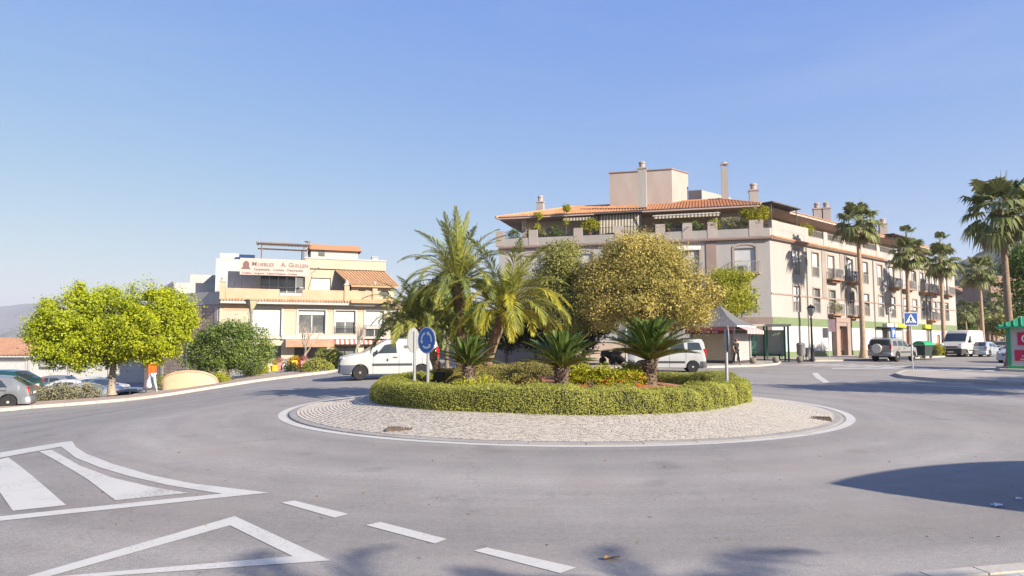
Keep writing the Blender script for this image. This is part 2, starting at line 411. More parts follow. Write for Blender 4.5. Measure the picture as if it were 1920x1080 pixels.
ASPH = asphalt_mat(); PAINT = paint_mat()
PAVE = mat('pavement_concrete', (0.345, 0.31, 0.275), 0.9, 0.15, 1.2, 0.3, 60)
KERB = piece_mat('kerb_concrete', [(0.34,0.32,0.29),(0.42,0.39,0.35),(0.38,0.35,0.31)], 0.9, 25)
EARTH = mat('dry_earth', (0.20, 0.165, 0.11), 0.95, 0.35, 0.5, 0.4, 12, col2=(0.15,0.16,0.08))
SOIL = mat('red_soil', (0.30, 0.13, 0.065), 0.95, 0.35, 3.0, 0.6, 25)
DARK = mat('dark_metal', (0.035, 0.035, 0.04), 0.5, 0.2, 3)
STEEL = mat('galvanised_steel', (0.42, 0.43, 0.45), 0.45, 0.12, 4, metal=0.7)

# kerb line of the left pavement, read off the photograph
KL = [on(px, py) for px, py in ((-330,800),(-160,786),(0,772),(60,766),(180,757),(290,746),(400,729),(480,716.5),(560,706.5),(612,700.5),(650,694))]
KLx = [p.x for p in KL]; KLy = [p.y for p in KL]
def behind_kerb(x, y):
    return y - float(np.interp(x, KLx, KLy)) if x < KLx[-1] else -1.0

def tz(x, y):
    """height of the unpaved ground under and around everything"""
    z = gz(max(-60, min(90, x)), max(-20, min(120, y))) - 0.14
    bk = behind_kerb(x, y)
    drop = sstep(2.4, 5.0, bk) * sstep(-18.5, -22.0, x) if bk > 0 else 0
    z = z * (1 - drop) + (-2.5) * drop
    far = sstep(110, 600, math.hypot(x, y - 20))
    return z * (1 - far) + (-9.0 if x < 200 else -4.0) * far

def grid_axis(lo, hi, fine_lo, fine_hi, step):
    a = list(np.arange(fine_lo, fine_hi + 1e-6, step)); s = step; x = fine_hi
    while x < hi: s *= 1.35; x += s; a.append(x)
    s = step; x = fine_lo
    while x > lo: s *= 1.35; x -= s; a.insert(0, x)
    return a
gx = grid_axis(-9000, 9000, -60, 70, 1.0); gy = grid_axis(-3000, 9000, -14, 105, 1.0)
b = MB(); nx = len(gx)
vs = [(x, y, tz(x, y)) for y in gy for x in gx]
b.add(vs, [(j*nx+i, j*nx+i+1, (j+1)*nx+i+1, (j+1)*nx+i) for j in range(len(gy)-1) for i in range(nx-1)])
structure(b.build('ground', EARTH, smooth=60))

rx = list(np.arange(-60, 90.1, 1.0)); ry = list(np.arange(-14, 125.1, 1.0)); nx = len(rx)
b = MB(); fs = []
for j in range(len(ry)-1):
    for i in range(nx-1):
        if behind_kerb(rx[i]+.5, ry[j]+.5) > 1.0 and rx[i] < -7.5: continue
        if rx[i] < -7.5 and ry[j] > 38: continue
        fs.append((j*nx+i, j*nx+i+1, (j+1)*nx+i+1, (j+1)*nx+i))
b.add([(x, y, gz(x, y)) for y in ry for x in rx], fs)
structure(b.build('road', ASPH, smooth=60))

# ------------------------------------------------------------------ painted markings, draped 4-5 mm over the asphalt
def drape(polys, name='road_marking', lift=0.005, m=None):
    bm = bmesh.new()
    for p in polys:
        vs = [bm.verts.new((q[0], q[1], 0)) for q in p]
        try: bm.faces.new(vs)
        except ValueError: pass
    bmesh.ops.triangulate(bm, faces=bm.faces[:])
    for _ in range(4):
        e = [e for e in bm.edges if e.calc_length() > 1.2]
        if e: bmesh.ops.subdivide_edges(bm, edges=e, cuts=1); bmesh.ops.triangulate(bm, faces=bm.faces[:])
    for v in bm.verts: v.co.z = gz(v.co.x, v.co.y) + lift
    bmesh.ops.recalc_face_normals(bm, faces=bm.faces[:])
    me = bpy.data.meshes.new(name); bm.to_mesh(me); bm.free(); me.materials.append(m or PAINT)
    o = link(name, me); return structure(o)
PX = lambda pts: [on(x, y) for x, y in pts]

def mark(pts): return drape([PX(pts)])
# yield triangle outline
mark([(440,968.5),(620,1052),(548.5,1044),(431,986)])
mark([(440,968.5),(431,986),(85,1084),(4,1095)])
mark([(620,1052),(4,1095),(85,1084),(548.5,1044)])
# dashes of the give-way line
mark([(527,943),(552,939.5),(653,964.5),(627,971.5)])
mark([(686,985.5),(713,979.5),(838,1011.5),(815,1020)])
mark([(888,1033.5),(913,1027.5),(1080,1065),(1050,1076)])
# hatched splitter
mark([(-90,874),(0,849),(118,829.5),(135,827.5),(128,835.5),(0,859),(-90,884)])
mark([(135,827.5),(142,838.5),(161,851),(210,870),(285,892),(360,907),(504,924.5),(416,926.5),(319,911),(244,894),(187,877),(142,859),(113,837)])
mark([(504,924.5),(431,932),(300,946),(0,977.5),(-160,995),(-160,985),(0,969),(300,938),(416,926.5)])
mark([(73,847),(96,844),(150,874),(210,896),(281,913),(352,925),(216,939),(165,900),(112,868)])
mark([(-40,872),(15,858),(124,948),(24,958.5)])
mark([(-150,903),(-75,884),(-40,964),(-160,977)])
# faded arrow remnant
# line round the roundabout
def annulus(cx, cy, r0, r1, a0=0, a1=360, n=120):
    pts = [R(a0 + (a1-a0)*i/n) for i in range(n+1)]
    return [[(cx+r0*math.cos(a), cy+r0*math.sin(a)), (cx+r1*math.cos(a), cy+r1*math.sin(a)), (cx+r1*math.cos(c), cy+r1*math.sin(c)), (cx+r0*math.cos(c), cy+r0*math.sin(c))] for a, c in zip(pts[:-1], pts[1:])]
drape(annulus(CX, CY, 6.62, 6.80))
# street on the right: give-way arc, zebra crossing, edge lines
mark([(1522,700),(1533,699),(1540,706),(1556,717),(1544,718),(1530,709)])
SR = Vector((0.75, 0.66, 0)).normalized(); SN = Vector((0.66, -0.75, 0)).normalized()
for k in range(11):
    c = Vector((20.2, 46.8, 0)) + SN*(k*1.05); a = c - SR*2.0; e = c + SR*2.2
    drape([[a, e, e + SN*0.5, a + SN*0.5]])
mark([(1690,718),(1760,723),(1840,727),(1920,730),(2050,735),(2050,737),(1920,731.3),(1840,728),(1760,724),(1690,719)])
mark([(1560,690),(1700,690),(1800,689),(1920,688),(1920,688.8),(1800,690),(1700,691.2),(1560,691.5)])

# ------------------------------------------------------------------ pavements
def offset_line(pts, d):
    out = []
    for i, p in enumerate(pts):
        t = (Vector(pts[min(i+1,len(pts)-1)]) - Vector(pts[max(i-1,0)])); t.z = 0; t.normalize()
        out.append(Vector((p[0]-t.y*d, p[1]+t.x*d, 0)))
    return out
def resample(pts, step):
    out = [Vector((pts[0][0], pts[0][1], 0))]
    for a, b_ in zip(pts[:-1], pts[1:]):
        a = Vector((a[0],a[1],0)); b_ = Vector((b_[0],b_[1],0)); n_ = max(1, int(round((b_-a).length/step)))
        out += [a.lerp(b_, (i+1)/n_) for i in range(n_)]
    return out
def kerb_stones(parent, line, w=0.16, h=0.13, m=KERB):
    for a, c in zip(line[:-1], line[1:]):
        t = (c-a); L = t.length; t.normalize(); n_ = Vector((-t.y, t.x, 0)); g_ = 0.006
        q = MB()
        pts = [a+t*g_, c-t*g_, c-t*g_+n_*w, a+t*g_+n_*w]
        z = [gz(p.x, p.y) for p in pts]
        q.add([(p.x,p.y,zz-0.1) for p, zz in zip(pts,z)] + [(p.x+n_.x*i_*0.02,p.y+n_.y*i_*0.02,zz+h) for p, zz, i_ in zip(pts,z,(1,1,0,0))],
              [(0,3,2,1),(4,5,6,7),(0,1,5,4),(1,2,6,5),(2,3,7,6),(3,0,4,7)])
        q.build('kerb_stone', m, parent)
def ribbon(name, front, back, m, h=0.125, zf=gz, nb=6):
    b = MB(); nf = len(front); vs = []
    for j in range(nb+1):
        for a, c in zip(front, back):
            p = a.lerp(c, j/nb); vs.append((p.x, p.y, zf(p.x, p.y)+h))
    b.add(vs, [(j*nf+i, j*nf+i+1, (j+1)*nf+i+1, (j+1)*nf+i) for j in range(nb) for i in range(nf-1)])
    lo = [(p.x,p.y,zf(p.x,p.y)-0.6) for p in back]; hi = [(p.x,p.y,zf(p.x,p.y)+h) for p in back]
    b.add(hi+lo, [(i, i+1, nf+i+1, nf+i) for i in range(nf-1)])
    return structure(b.build(name, m))
kl = resample(KL, 1.0)
PINK = mat('reddish_pavement', (0.37, 0.28, 0.235), 0.9, 0.14, 1.6, 0.3, 60)
lp = ribbon('pavement', offset_line(kl, 0.165), offset_line(kl, 2.7), PINK)
kerb_stones(lp, kl)
# gutter strip of paler concrete before the left kerb
GUT = mat('gutter_concrete', (0.27, 0.255, 0.24), 0.9, 0.15, 1.5, 0.2, 60)
# forecourt of the furniture shop, beyond the left pavement
def poly_slab(name, pts, m, h=0.125, skirt=0.4, zf=gz):
    bm = bmesh.new(); vs = [bm.verts.new((p[0], p[1], 0)) for p in pts]; bm.faces.new(vs)
    bmesh.ops.triangulate(bm, faces=bm.faces[:])
    for _ in range(5):
        e = [e for e in bm.edges if e.calc_length() > 2.5]
        if e: bmesh.ops.subdivide_edges(bm, edges=e, cuts=1); bmesh.ops.triangulate(bm, faces=bm.faces[:])
    rim = [e for e in bm.edges if e.is_boundary]
    bmesh.ops.recalc_face_normals(bm, faces=bm.faces[:])
    if bm.faces[0].normal.z < 0: bmesh.ops.reverse_faces(bm, faces=bm.faces[:])
    ex = bmesh.ops.extrude_edge_only(bm, edges=rim)
    low = {v for v in ex['geom'] if isinstance(v, bmesh.types.BMVert)}
    for v in bm.verts: v.co.z = zf(v.co.x, v.co.y) + (h - skirt if v in low else h)
    me = bpy.data.meshes.new(name); bm.to_mesh(me); bm.free(); me.materials.append(m)
    return structure(link(name, me))
fc = [(p.x, p.y) for p in offset_line(kl, 2.72)]
fc = [p for p in fc if -19.5 < p[0] < -8.7]
poly_slab('forecourt', fc + [(-7.2, 39), (-7.2, 60), (-24, 56), (-21.5, 46)], PAVE, 0.10)

# plaza behind the roundabout, with the kiosk and the trees
plaza = [(-3.2,44.5),(-2.6,42.4),(0,41.4),(6,41.0),(12,41.6),(15.5,43.4),(17.6,46.0),(19.0,49.0),(20.5,52.6),(21.7,57.0),(-1,63.4),(-5,63)]
poly_slab('plaza', plaza, PAVE, 0.10)
pk = resample([Vector((p[0],p[1],0)) for p in plaza[:9]], 1.0)
kerb_stones(bpy.data.objects['plaza'], offset_line(pk, -0.165), 0.16, 0.105)
# pavement along the long facade
FA = Vector((21.7, 57.0, 0))
side = [FA - SR*2.4 + SN*4.5, FA + SR*4.0 + SN*6.8, FA + SR*60 + SN*6.8, FA + SR*60 - SN*0.5, FA - SN*0.5]
poly_slab('pavement', [(p.x,p.y) for p in side], PAVE, 0.12)
sk = resample(side[1:3], 1.0)[:34]
kerb_stones(bpy.data.objects['pavement.001'], offset_line(sk, -0.165), 0.16, 0.13)
# splitter island in the right-hand street
isl = PX([(1684,704.5),(1700,709.5),(1760,714.5),(1830,718.5),(1920,722.5),(2040,727),(2040,716),(1920,708),(1830,702),(1760,698.5),(1700,698.5)])
poly_slab('traffic_island', [(p.x,p.y) for p in isl], PAVE, 0.115)
ik = resample([Vector((p.x,p.y,0)) for p in isl[:6]], 1.0)
kerb_stones(bpy.data.objects['traffic_island'], offset_line(ik, -0.165), 0.16, 0.13)
ik2 = resample([Vector((p.x,p.y,0)) for p in (isl[6:] + isl[:1])], 1.0)
kerb_stones(bpy.data.objects['traffic_island'], offset_line(ik2, -0.165), 0.16, 0.13)
# pavement on the far right, carrying the green-roofed kiosk
fr = [(26.6,37.2),(27.3,36.4),(30,36.2),(48,37.5),(48,48),(36,44),(28.5,40.2)]
poly_slab('pavement', fr, PAVE, 0.12)
kerb_stones(bpy.data.objects['pavement.002'], offset_line(resample([Vector((p[0],p[1],0)) for p in ([fr[-1]] + fr[:4])], 1.0), -0.165), 0.16, 0.13)
# pavement at the photographer's feet, bottom right: kerb and square paving tiles
nk = [on(1380,1102,0.12), on(1600,1081,0.12), on(1720,1070,0.12), on(1820,1061.5,0.12), on(1925,1053,0.12), on(2200,1030,0.12), on(2600,1000,0.12)]
nk = [Vector((p.x,p.y,0)) for p in nk]
near = poly_slab('pavement', [(p.x,p.y) for p in offset_line(nk, -0.14)] + [(12,3.0),(12,-6),(0,-6),(1.2,2.0)], GUT, 0.105)
kerb_stones(near, [p for p in offset_line(resample(nk, 0.8)[::-1], -0.0)][::-1] if False else list(reversed(offset_line(resample(nk, 0.8), -0.16)))[::-1], 0.15, 0.12)
TILE = piece_mat('paving_tile', [(0.36,0.36,0.355),(0.43,0.425,0.41),(0.39,0.39,0.385)], 0.85, 60)
t0 = (nk[3]-nk[1]); t0.normalize(); n0 = Vector((-t0.y, t0.x, 0))
tm = MB().box(0.004,0.196,0.004,0.196,-0.03,0.012).mesh('paving_tile', TILE)
for i in range(0, 16):
    for j in range(5):
        p = nk[1] + t0*(0.2*i + 0.1) - n0*(0.2*j + 0.385)
        link('paving_tile', tm, near, loc=(p.x, p.y, gz(p.x,p.y)+0.105+random.Random(i*9+j).uniform(0,0.003)), rot=(0,0,math.atan2(t0.y,t0.x)))

# ------------------------------------------------------------------ the roundabout island
isle = link('roundabout_island', None, None, loc=(CX, CY, 0)); isle['kind'] = 'structure'
def mz(r):
    """height of the island's surface at radius r"""
    if r > 4.6: return 0.03 + (R_KERB - r)/(R_KERB-4.6)*0.25
    return 0.28 + 0.47*(1-(r/4.6)**2)
STONE = piece_mat('cobble_stone', [(0.385,0.345,0.295),(0.42,0.38,0.33),(0.40,0.36,0.31),(0.435,0.395,0.345)], 0.85, 40)
MORT = mat('apron_mortar', (0.39,0.35,0.30), 0.95, 0.1, 5, 0.3, 60)
n = 128
MB().lathe([(R_KERB-0.02, mz(R_KERB)-0.005)] + [(r, mz(r)-0.003) for r in np.linspace(R_KERB-0.05, 4.3, 14)], n).build('apron', MORT, isle, smooth=60)
bsoil = MB().lathe([(r, mz(r)+0.004) for r in (4.55,4.2,3.7,3.2,2.6,2.0,1.4,0.8,0.05)], 64); bsoil.build('planting_bed', SOIL, isle, smooth=60)
for k in range(44):                                       # kerb of the apron, stone by stone
    a0, a1 = 2*math.pi*k/44 + 0.0008, 2*math.pi*(k+1)/44 - 0.0008; q = MB(); am = (a0+a1)/2
    prof = [(R_KERB+0.14,-0.1),(R_KERB+0.14,0.012),(R_KERB+0.10,0.02),(R_KERB-0.05,0.03),(R_KERB-0.05,-0.1)]
    vs = [(r*math.cos(a), r*math.sin(a), z) for a in (a0,am,a1) for r, z in prof]; m_ = len(prof)
    q.add(vs, [(i*m_+j, (i+1)*m_+j, (i+1)*m_+(j+1)%m_, i*m_+(j+1)%m_) for i in range(2) for j in range(m_)] + [tuple(range(m_)), tuple(range(3*m_-1,2*m_-1,-1))])
    q.build('kerb_stone', GUT, isle)
rng = np.random.default_rng(5); cob = []                  # thousands of small setts: real, but one joined part
r = R_KERB - 0.06
while r > 4.55:
    w_ = 0.112; nn = int(2*math.pi*r/0.097); ph = rng.random()*6
    for k in range(nn):
        a = ph + 2*math.pi*k/nn; da = 0.0455/r*rng.uniform(0.88,1.0); h0, h1 = 0.0385*rng.uniform(0.9,1), 0.0385*rng.uniform(0.9,1)
        if -0.15 < math.sin(a) and r > 5.2 and False: continue
        zz = mz(r) + rng.uniform(-0.002, 0.003); t1 = rng.uniform(-.0025,.0025); t2 = rng.uniform(-.0025,.0025)
        q = []
        for s1, s2 in ((-1,-1),(1,-1),(1,1),(-1,1)):
            rr_ = r + s2*(h0 if s1 < 0 else h1); aa = a + s1*da
            q.append((rr_*math.cos(aa), rr_*math.sin(aa), zz + s1*t1 + s2*t2))
        i_ = 0.86; cxm = np.mean(q, axis=0)
        top = [tuple(cxm + (np.array(p)-cxm)*i_) for p in q]; low = [(p[0],p[1],p[2]-0.004) for p in q]
        cob += top
        for e in range(4): cob += [low[e], low[(e+1)%4], top[(e+1)%4], top[e]]
    r -= 0.080
me = np_mesh('cobble_paving', np.array(cob), 4, STONE)
link('cobble_paving', me, isle, kind='stuff')
# drain grates
def grate(px, py, sx, sy, rz, lift, label):
    p = on(px, py); rr_ = math.hypot(p.x-CX, p.y-CY)
    if rr_ < R_KERB:
        for _ in range(20):
            a, b_, c_ = ray(px, py); k = (EYE - mz(rr_))/-c_; p = Vector((a*k, b_*k, mz(rr_))); rr_ = math.hypot(p.x-CX, p.y-CY)
    t = thing('drain_grate', label, 'drain grate', (p.x, p.y, p.z+lift), rz, 'iron covers in the ground')
    q = MB(); q.box(-sx,sx,-sy,-sy+0.03,-0.05,0.012); q.box(-sx,sx,sy-0.03,sy,-0.05,0.012); q.box(-sx,-sx+0.03,-sy+0.03,sy-0.03,-0.05,0.012); q.box(sx-0.03,sx,-sy+0.03,sy-0.03,-0.05,0.012)
    q.build('frame', mat('rusty_iron',(0.12,0.085,0.065),0.8,0.3,8), t)
    MB().box(-sx+0.03,sx-0.03,-sy+0.03,sy-0.03,-0.05,-0.02).build('pit', mat('pit_dark',(0.03,0.026,0.022),0.9), t)
    bar = MB().box(-0.012,0.012,-sy+0.03,sy-0.03,-0.02,0.008).mesh('bar', MATS['rusty_iron'])
    x = -sx+0.075
    while x < sx-0.05: link('bar', bar, t, loc=(x,0,0)); x += 0.05
    return t
grate(750, 804, 0.23, 0.17, 0.05, 0.012, 'rusty iron drain grate set in the cobbled apron, left of centre')
grate(1536, 784.5, 0.22, 0.2, -0.35, 0.012, 'dark iron drain grate in the cobbled apron near its right edge')
# ================================================================== BUILDINGS
def facade_M(origin, x_dir):
    """frame of a facade: x along it (left to right), y into the building, z up"""
    x = Vector((x_dir[0], x_dir[1], 0)).normalized(); y = Vector((-x.y, x.x, 0))
    return Matrix(((x.x, y.x, 0, origin[0]), (x.y, y.y, 0, origin[1]), (0, 0, 1, origin[2]), (0, 0, 0, 1)))

def wall_open(b, L, z0, z1, ops, depth=0.22, x0=0.0):
    """wall face in y=0 with real openings (x0,x1,z0,z1) and their reveals"""
    xs = sorted({x0, L, *[o[0] for o in ops], *[o[1] for o in ops]}); zs = sorted({z0, z1, *[o[2] for o in ops], *[o[3] for o in ops]})
    for i in range(len(xs)-1):
        for j in range(len(zs)-1):
            cx, cz = (xs[i]+xs[i+1])/2, (zs[j]+zs[j+1])/2
            if any(o[0] < cx < o[1] and o[2] < cz < o[3] for o in ops): continue
            b.quad((xs[i],0,zs[j]), (xs[i+1],0,zs[j]), (xs[i+1],0,zs[j+1]), (xs[i],0,zs[j+1]))
    for a, c, d, e in ops:
        b.quad((a,0,d),(a,0,e),(a,depth,e),(a,depth,d)); b.quad((c,0,e),(c,0,d),(c,depth,d),(c,depth,e))
        b.quad((a,0,e),(c,0,e),(c,depth,e),(a,depth,e)); b.quad((c,0,d),(a,0,d),(a,depth,d),(c,depth,d))
    return b

GLASS = mat('window_glass', (0.12, 0.13, 0.135), 0.08, 0.45, 0.5, spec=0.6)
FRAME = mat('white_frame', (0.48, 0.475, 0.465), 0.5, 0.06, 3)
SHUT = mat('roller_shutter', (0.46, 0.46, 0.46), 0.6, 0.07, 3)
IRON = mat('painted_iron', (0.30, 0.29, 0.29), 0.5, 0.1, 4)
WHITEP = mat('white_plaster', (0.40, 0.39, 0.375), 0.9, 0.08, 0.9, 0.15, 30, streak=2.5)
WIN_CACHE = {}

def slat_panel(b, x0, x1, z0, z1, y, step=0.055):
    z = z0
    while z < z1 - 1e-4:
        t = min(z+step, z1); b.add([(x0,y,z),(x1,y,z),(x1,y-0.012,(z+t)/2),(x0,y-0.012,(z+t)/2),(x1,y,t),(x0,y,t)], [(0,1,2,3),(3,2,4,5)]); z = t
    return b

def window(parent, M, x, z, w_, h, down=0.45, mull=1, frame=FRAME, shut=SHUT, depth=0.2, slats=True):
    """a window set into its opening: frame (mesh) with pane and roller shutter as sub-parts"""
    key = (w_, h, down, mull, frame.name, shut.name, depth)
    if key not in WIN_CACHE:
        f = MB(); a = 0.055; y0, y1 = depth-0.06, depth+0.005
        f.box(0,a,y0,y1,0,h); f.box(w_-a,w_,y0,y1,0,h); f.box(a,w_-a,y0,y1,0,a); f.box(a,w_-a,y0,y1,h-a,h)
        for k in range(mull): xm = w_*(k+1)/(mull+1); f.box(xm-0.04,xm+0.04,y0+0.002,y1,a,h-a)
        p = MB().quad((a,depth-0.02,a),(w_-a,depth-0.02,a),(w_-a,depth-0.02,h-a),(a,depth-0.02,h-a))
        s = slat_panel(MB(), 0.02, w_-0.02, h*(1-down), h-0.01, depth-0.075, 0.09 if h > 1.6 else 0.06) if down > 0 else None
        WIN_CACHE[key] = (f.mesh('window', frame), p.mesh('pane', GLASS), s.mesh('shutter', shut) if s else None)
    fm, pm, sm = WIN_CACHE[key]
    o = link('window', fm, parent, mw=M @ Matrix.Translation((x, 0, z)))
    link('pane', pm, o)
    if sm: link('shutter', sm, o)
    return o

def railing(b, x0, x1, y, z0, h, step=0.12, r=0.012):
    b.box(x0,x1,y-0.02,y+0.02,z0+h-0.035,z0+h); b.box(x0,x1,y-0.015,y+0.015,z0+0.06,z0+0.085)
    x = x0
    while x <= x1 + 1e-4: b.box(x-r,x+r,y-r,y+r,z0,z0+h-0.03); x += step
    return b

# ------------------------------------------------------------------ the long apartment building on the right
A0 = Vector((21.7, 57.0, 0.18))
DR = Vector((0.75, 0.66, 0)).normalized(); DL = Vector((0.963, -0.27, 0)).normalized()   # right facade; left facade (left to right)
LL, LR = 23.8, 48.0
B0 = A0 - DL*LL
nL, nR = Vector((-DL.y, DL.x, 0)), Vector((-DR.y, DR.x, 0))           # inward normals
def ring_pt(o):
    """corner of the plan moved inward by o"""
    a = np.array([[nL.x, nL.y],[nR.x, nR.y]]); r_ = np.linalg.solve(a, [o, o]); return A0 + Vector((r_[0], r_[1], 0))
apt = thing('apartment_building', 'long cream apartment block with tiled roof, terrace plants and white and green shopfront', 'building', A0)
def L_(v): return Vector(v) - A0
ML = facade_M(L_(B0), DL); MR = facade_M(L_(A0), DR)
CREAM = mat('cream_render', (0.315, 0.293, 0.275), 0.92, 0.08, 0.5, 0.12, 30, streak=4, col2=(0.32,0.302,0.285))
PALE_W = mat('pale_render', (0.345, 0.325, 0.315), 0.92, 0.10, 0.45, 0.12, 30, streak=3)  # pale render, the left facade's own colour
ROSE = mat('rose_render', (0.275, 0.205, 0.18), 0.9, 0.12, 0.8, 0.1, 30)
GREEN = mat('green_paint', (0.145, 0.185, 0.095), 0.7, 0.1, 1)
DGREEN = mat('dark_green_paint', (0.02, 0.10, 0.055), 0.6, 0.1, 1)
TILEM = piece_mat('clay_roof_tile', [(0.46,0.205,0.10),(0.54,0.28,0.155),(0.50,0.24,0.12),(0.58,0.35,0.21),(0.42,0.19,0.10)], 0.85, 6)
ZC, ZP = 10.05, 11.05                     # cornice, top of the parapet base
F1, F2, ZT, ZE, ZR = 3.55, 6.95, 10.3, 13.25, 15.1

# right facade openings
s_up = [4.5, 8.3, 11.6, 15.8, 19.5, 23.3, 26.6, 30.4, 33.3, 35.8, 37.9, 39.9, 41.6, 44.4]
ops = []; wins = []
for i, s in enumerate(s_up):
    ww = 1.15 if i > 8 else 1.3
    for fl, z in ((0, F1+0.55), (1, F2+0.45)):
        hh = 2.25
        ops.append((s-ww/2, s+ww/2, z, z+hh)); wins.append((s-ww/2, z, ww, hh, i, fl))
# ground floor openings: entrance portal, parking entry, doors, shop doors
gops = [(11.9,13.6,0.05,2.9), (23.2,26.2,0.05,2.95), (29.8,31.2,0.05,2.6), (36.6,38.4,0.05,3.0), (40.2,41.3,0.05,2.3), (43.2,44.3,0.05,2.3), (46.0,46.8,1.2,2.4)]
b = MB(MR); wall_open(b, LR, F1, ZC, ops, 0.24); b.build('wall', CREAM, apt)
b = MB(MR); wall_open(b, LR, 0.62, 2.85, [(o[0],o[1],max(o[2],0.62),min(o[3],2.85)) for o in gops], 0.3); b.build('shop_wall', mat('white_shop_paint',(0.42,0.415,0.41),0.7,0.05,0.6), apt, label='white painted shopfront wall')
b = MB(MR); b.M = MR @ Matrix.Translation((0,-0.03,0)); wall_open(b, LR, 2.853, F1-0.003, [(o[0],o[1],2.853,o[3]) for o in gops if o[3] > 2.86], 0.3); b.build('shop_band', GREEN, apt, label='green band above the white shopfront')
b = MB(MR); b.M = MR @ Matrix.Translation((0,-0.03,0)); wall_open(b, LR, -0.4, 0.617, [(o[0],o[1],o[2],0.617) for o in gops if o[2] < 0.6], 0.3); b.build('shop_plinth', GREEN, apt, label='green plinth below the white shopfront')
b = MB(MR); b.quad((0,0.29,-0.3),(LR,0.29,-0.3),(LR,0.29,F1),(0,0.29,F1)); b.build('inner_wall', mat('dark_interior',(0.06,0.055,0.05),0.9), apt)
DOORB = mat('brown_door', (0.26,0.14,0.085), 0.7, 0.15, 2); DOORG = mat('grey_door', (0.22,0.22,0.22), 0.6, 0.1, 2); DOORO = mat('ochre_door', (0.42,0.22,0.11), 0.7, 0.12, 2)
for o, m_ in zip(gops, (DOORB, DOORG, DOORO, DOORG, DOORO, DOORO, GLASS)):
    d = MB(MR); x0, x1, z0, z1 = o; xm = (x0+x1)/2
    for a, c in ((x0+0.01, xm-0.01), (xm+0.01, x1-0.01)):
        d.box(a,c,0.16,0.22,z0,z1-0.02)
        for k in range(3):
            hz = (z1-z0-0.5)/3; zz = z0+0.2+k*(hz+0.05); d.box(a+0.1,c-0.1,0.14,0.158,zz,zz+hz)
    d.build('door', m_, apt)
# rose portal round the entrance
b = MB(MR); b.box(11.2,11.88,-0.45,-0.034,-0.3,3.3); b.box(13.62,14.3,-0.45,-0.034,-0.3,3.3); b.box(11.2,14.3,-0.47,-0.035,3.3,3.75); b.box(11.9,13.6,-0.4,-0.036,2.95,3.298)
b.build('portal', ROSE, apt, label='rose coloured portal round the entrance')
# string course, cornice, tiled lip
b = MB(MR); b.box(0.0,LR,-0.05,-0.003,5.45,5.58); b.build('string_course', ROSE, apt)
for i, (x, z, ww, hh, k, fl) in enumerate(wins):
    dn = [0.62,0.55,0.3,0.6,0.75,0.5,1.0,0.45,0.6,0.1][(k*3+fl*5) % 10]
    if (k, fl) in ((1,0),(2,0),(3,0)): dn = 0
    o = window(apt, MR, x, z, ww, hh, dn, 1, depth=0.22)
    fr_ = MB(MR @ Matrix.Translation((x,0,z))); a = 0.13
    fr_.box(-a,0,-0.04,-0.002,-0.0,hh+a); fr_.box(ww,ww+a,-0.04,-0.002,0,hh+a); fr_.box(0,ww,-0.045,-0.003,hh,hh+a)
    fr_.build('surround', mat('window_surround',(0.30,0.24,0.20),0.9,0.08,1), apt)
RAILM = mat('pale_railing', (0.32,0.295,0.28), 0.5, 0.1, 3)
SLAB = mat('terracotta_slab', (0.30,0.18,0.115), 0.9, 0.15, 2)
def balcony(M, x0, x1, z, out=0.75, m=SLAB):
    s = MB(M); s.prism([(x0,-0.001),(x1,-0.001),(x1,-out+0.15),(x1-0.15,-out),(x0+0.15,-out),(x0,-out+0.15)], z-0.14, z); s.prism([(x0+0.2,-0.002),(x1-0.2,-0.002),(x1-0.3,-out+0.3),(x0+0.3,-out+0.3)], z-0.34, z-0.142)
    o = s.build('balcony', m, apt)
    q = MB(M); railing(q, x0+0.04, x1-0.04, -out+0.05, z, 0.98)
    for x in (x0+0.04, x1-0.04):
        y = -out+0.05; q.box(x-0.015,x+0.015,y,-0.01,z+0.94,z+0.975)
        while y < -0.05: q.box(x-0.012,x+0.012,y-0.012,y+0.012,z,z+0.95); y += 0.13
    q.build('railing', RAILM, o)
    return o
for i in (2, 3, 6, 7, 9, 10, 11, 13):
    s = s_up[i]; balcony(MR, s-1.15, s+1.15, F2+0.42)
for i in (0, 1, 4, 5, 8, 12):
    s = s_up[i]; q = MB(MR); railing(q, s-0.62, s+0.62, -0.06, F2+0.45, 0.95); q.build('railing', RAILM, apt)
for i in range(14):
    if i in (2, 3, 7, 10): balcony(MR, s_up[i]-1.1, s_up[i]+1.1, F1+0.5, 0.7)
    else:
        s = s_up[i]; q = MB(MR); railing(q, s-0.62, s+0.62, -0.06, F1+0.55, 0.95); q.build('railing', RAILM, apt)
# pilasters of rose render
for x in (10.0, 13.9, 17.6): MB(MR).box(x-0.45, x+0.45, -0.045, -0.001, 5.6, ZC-0.02).build('pilaster', mat('pilaster_render',(0.265,0.225,0.20),0.92,0.08,0.8), apt)
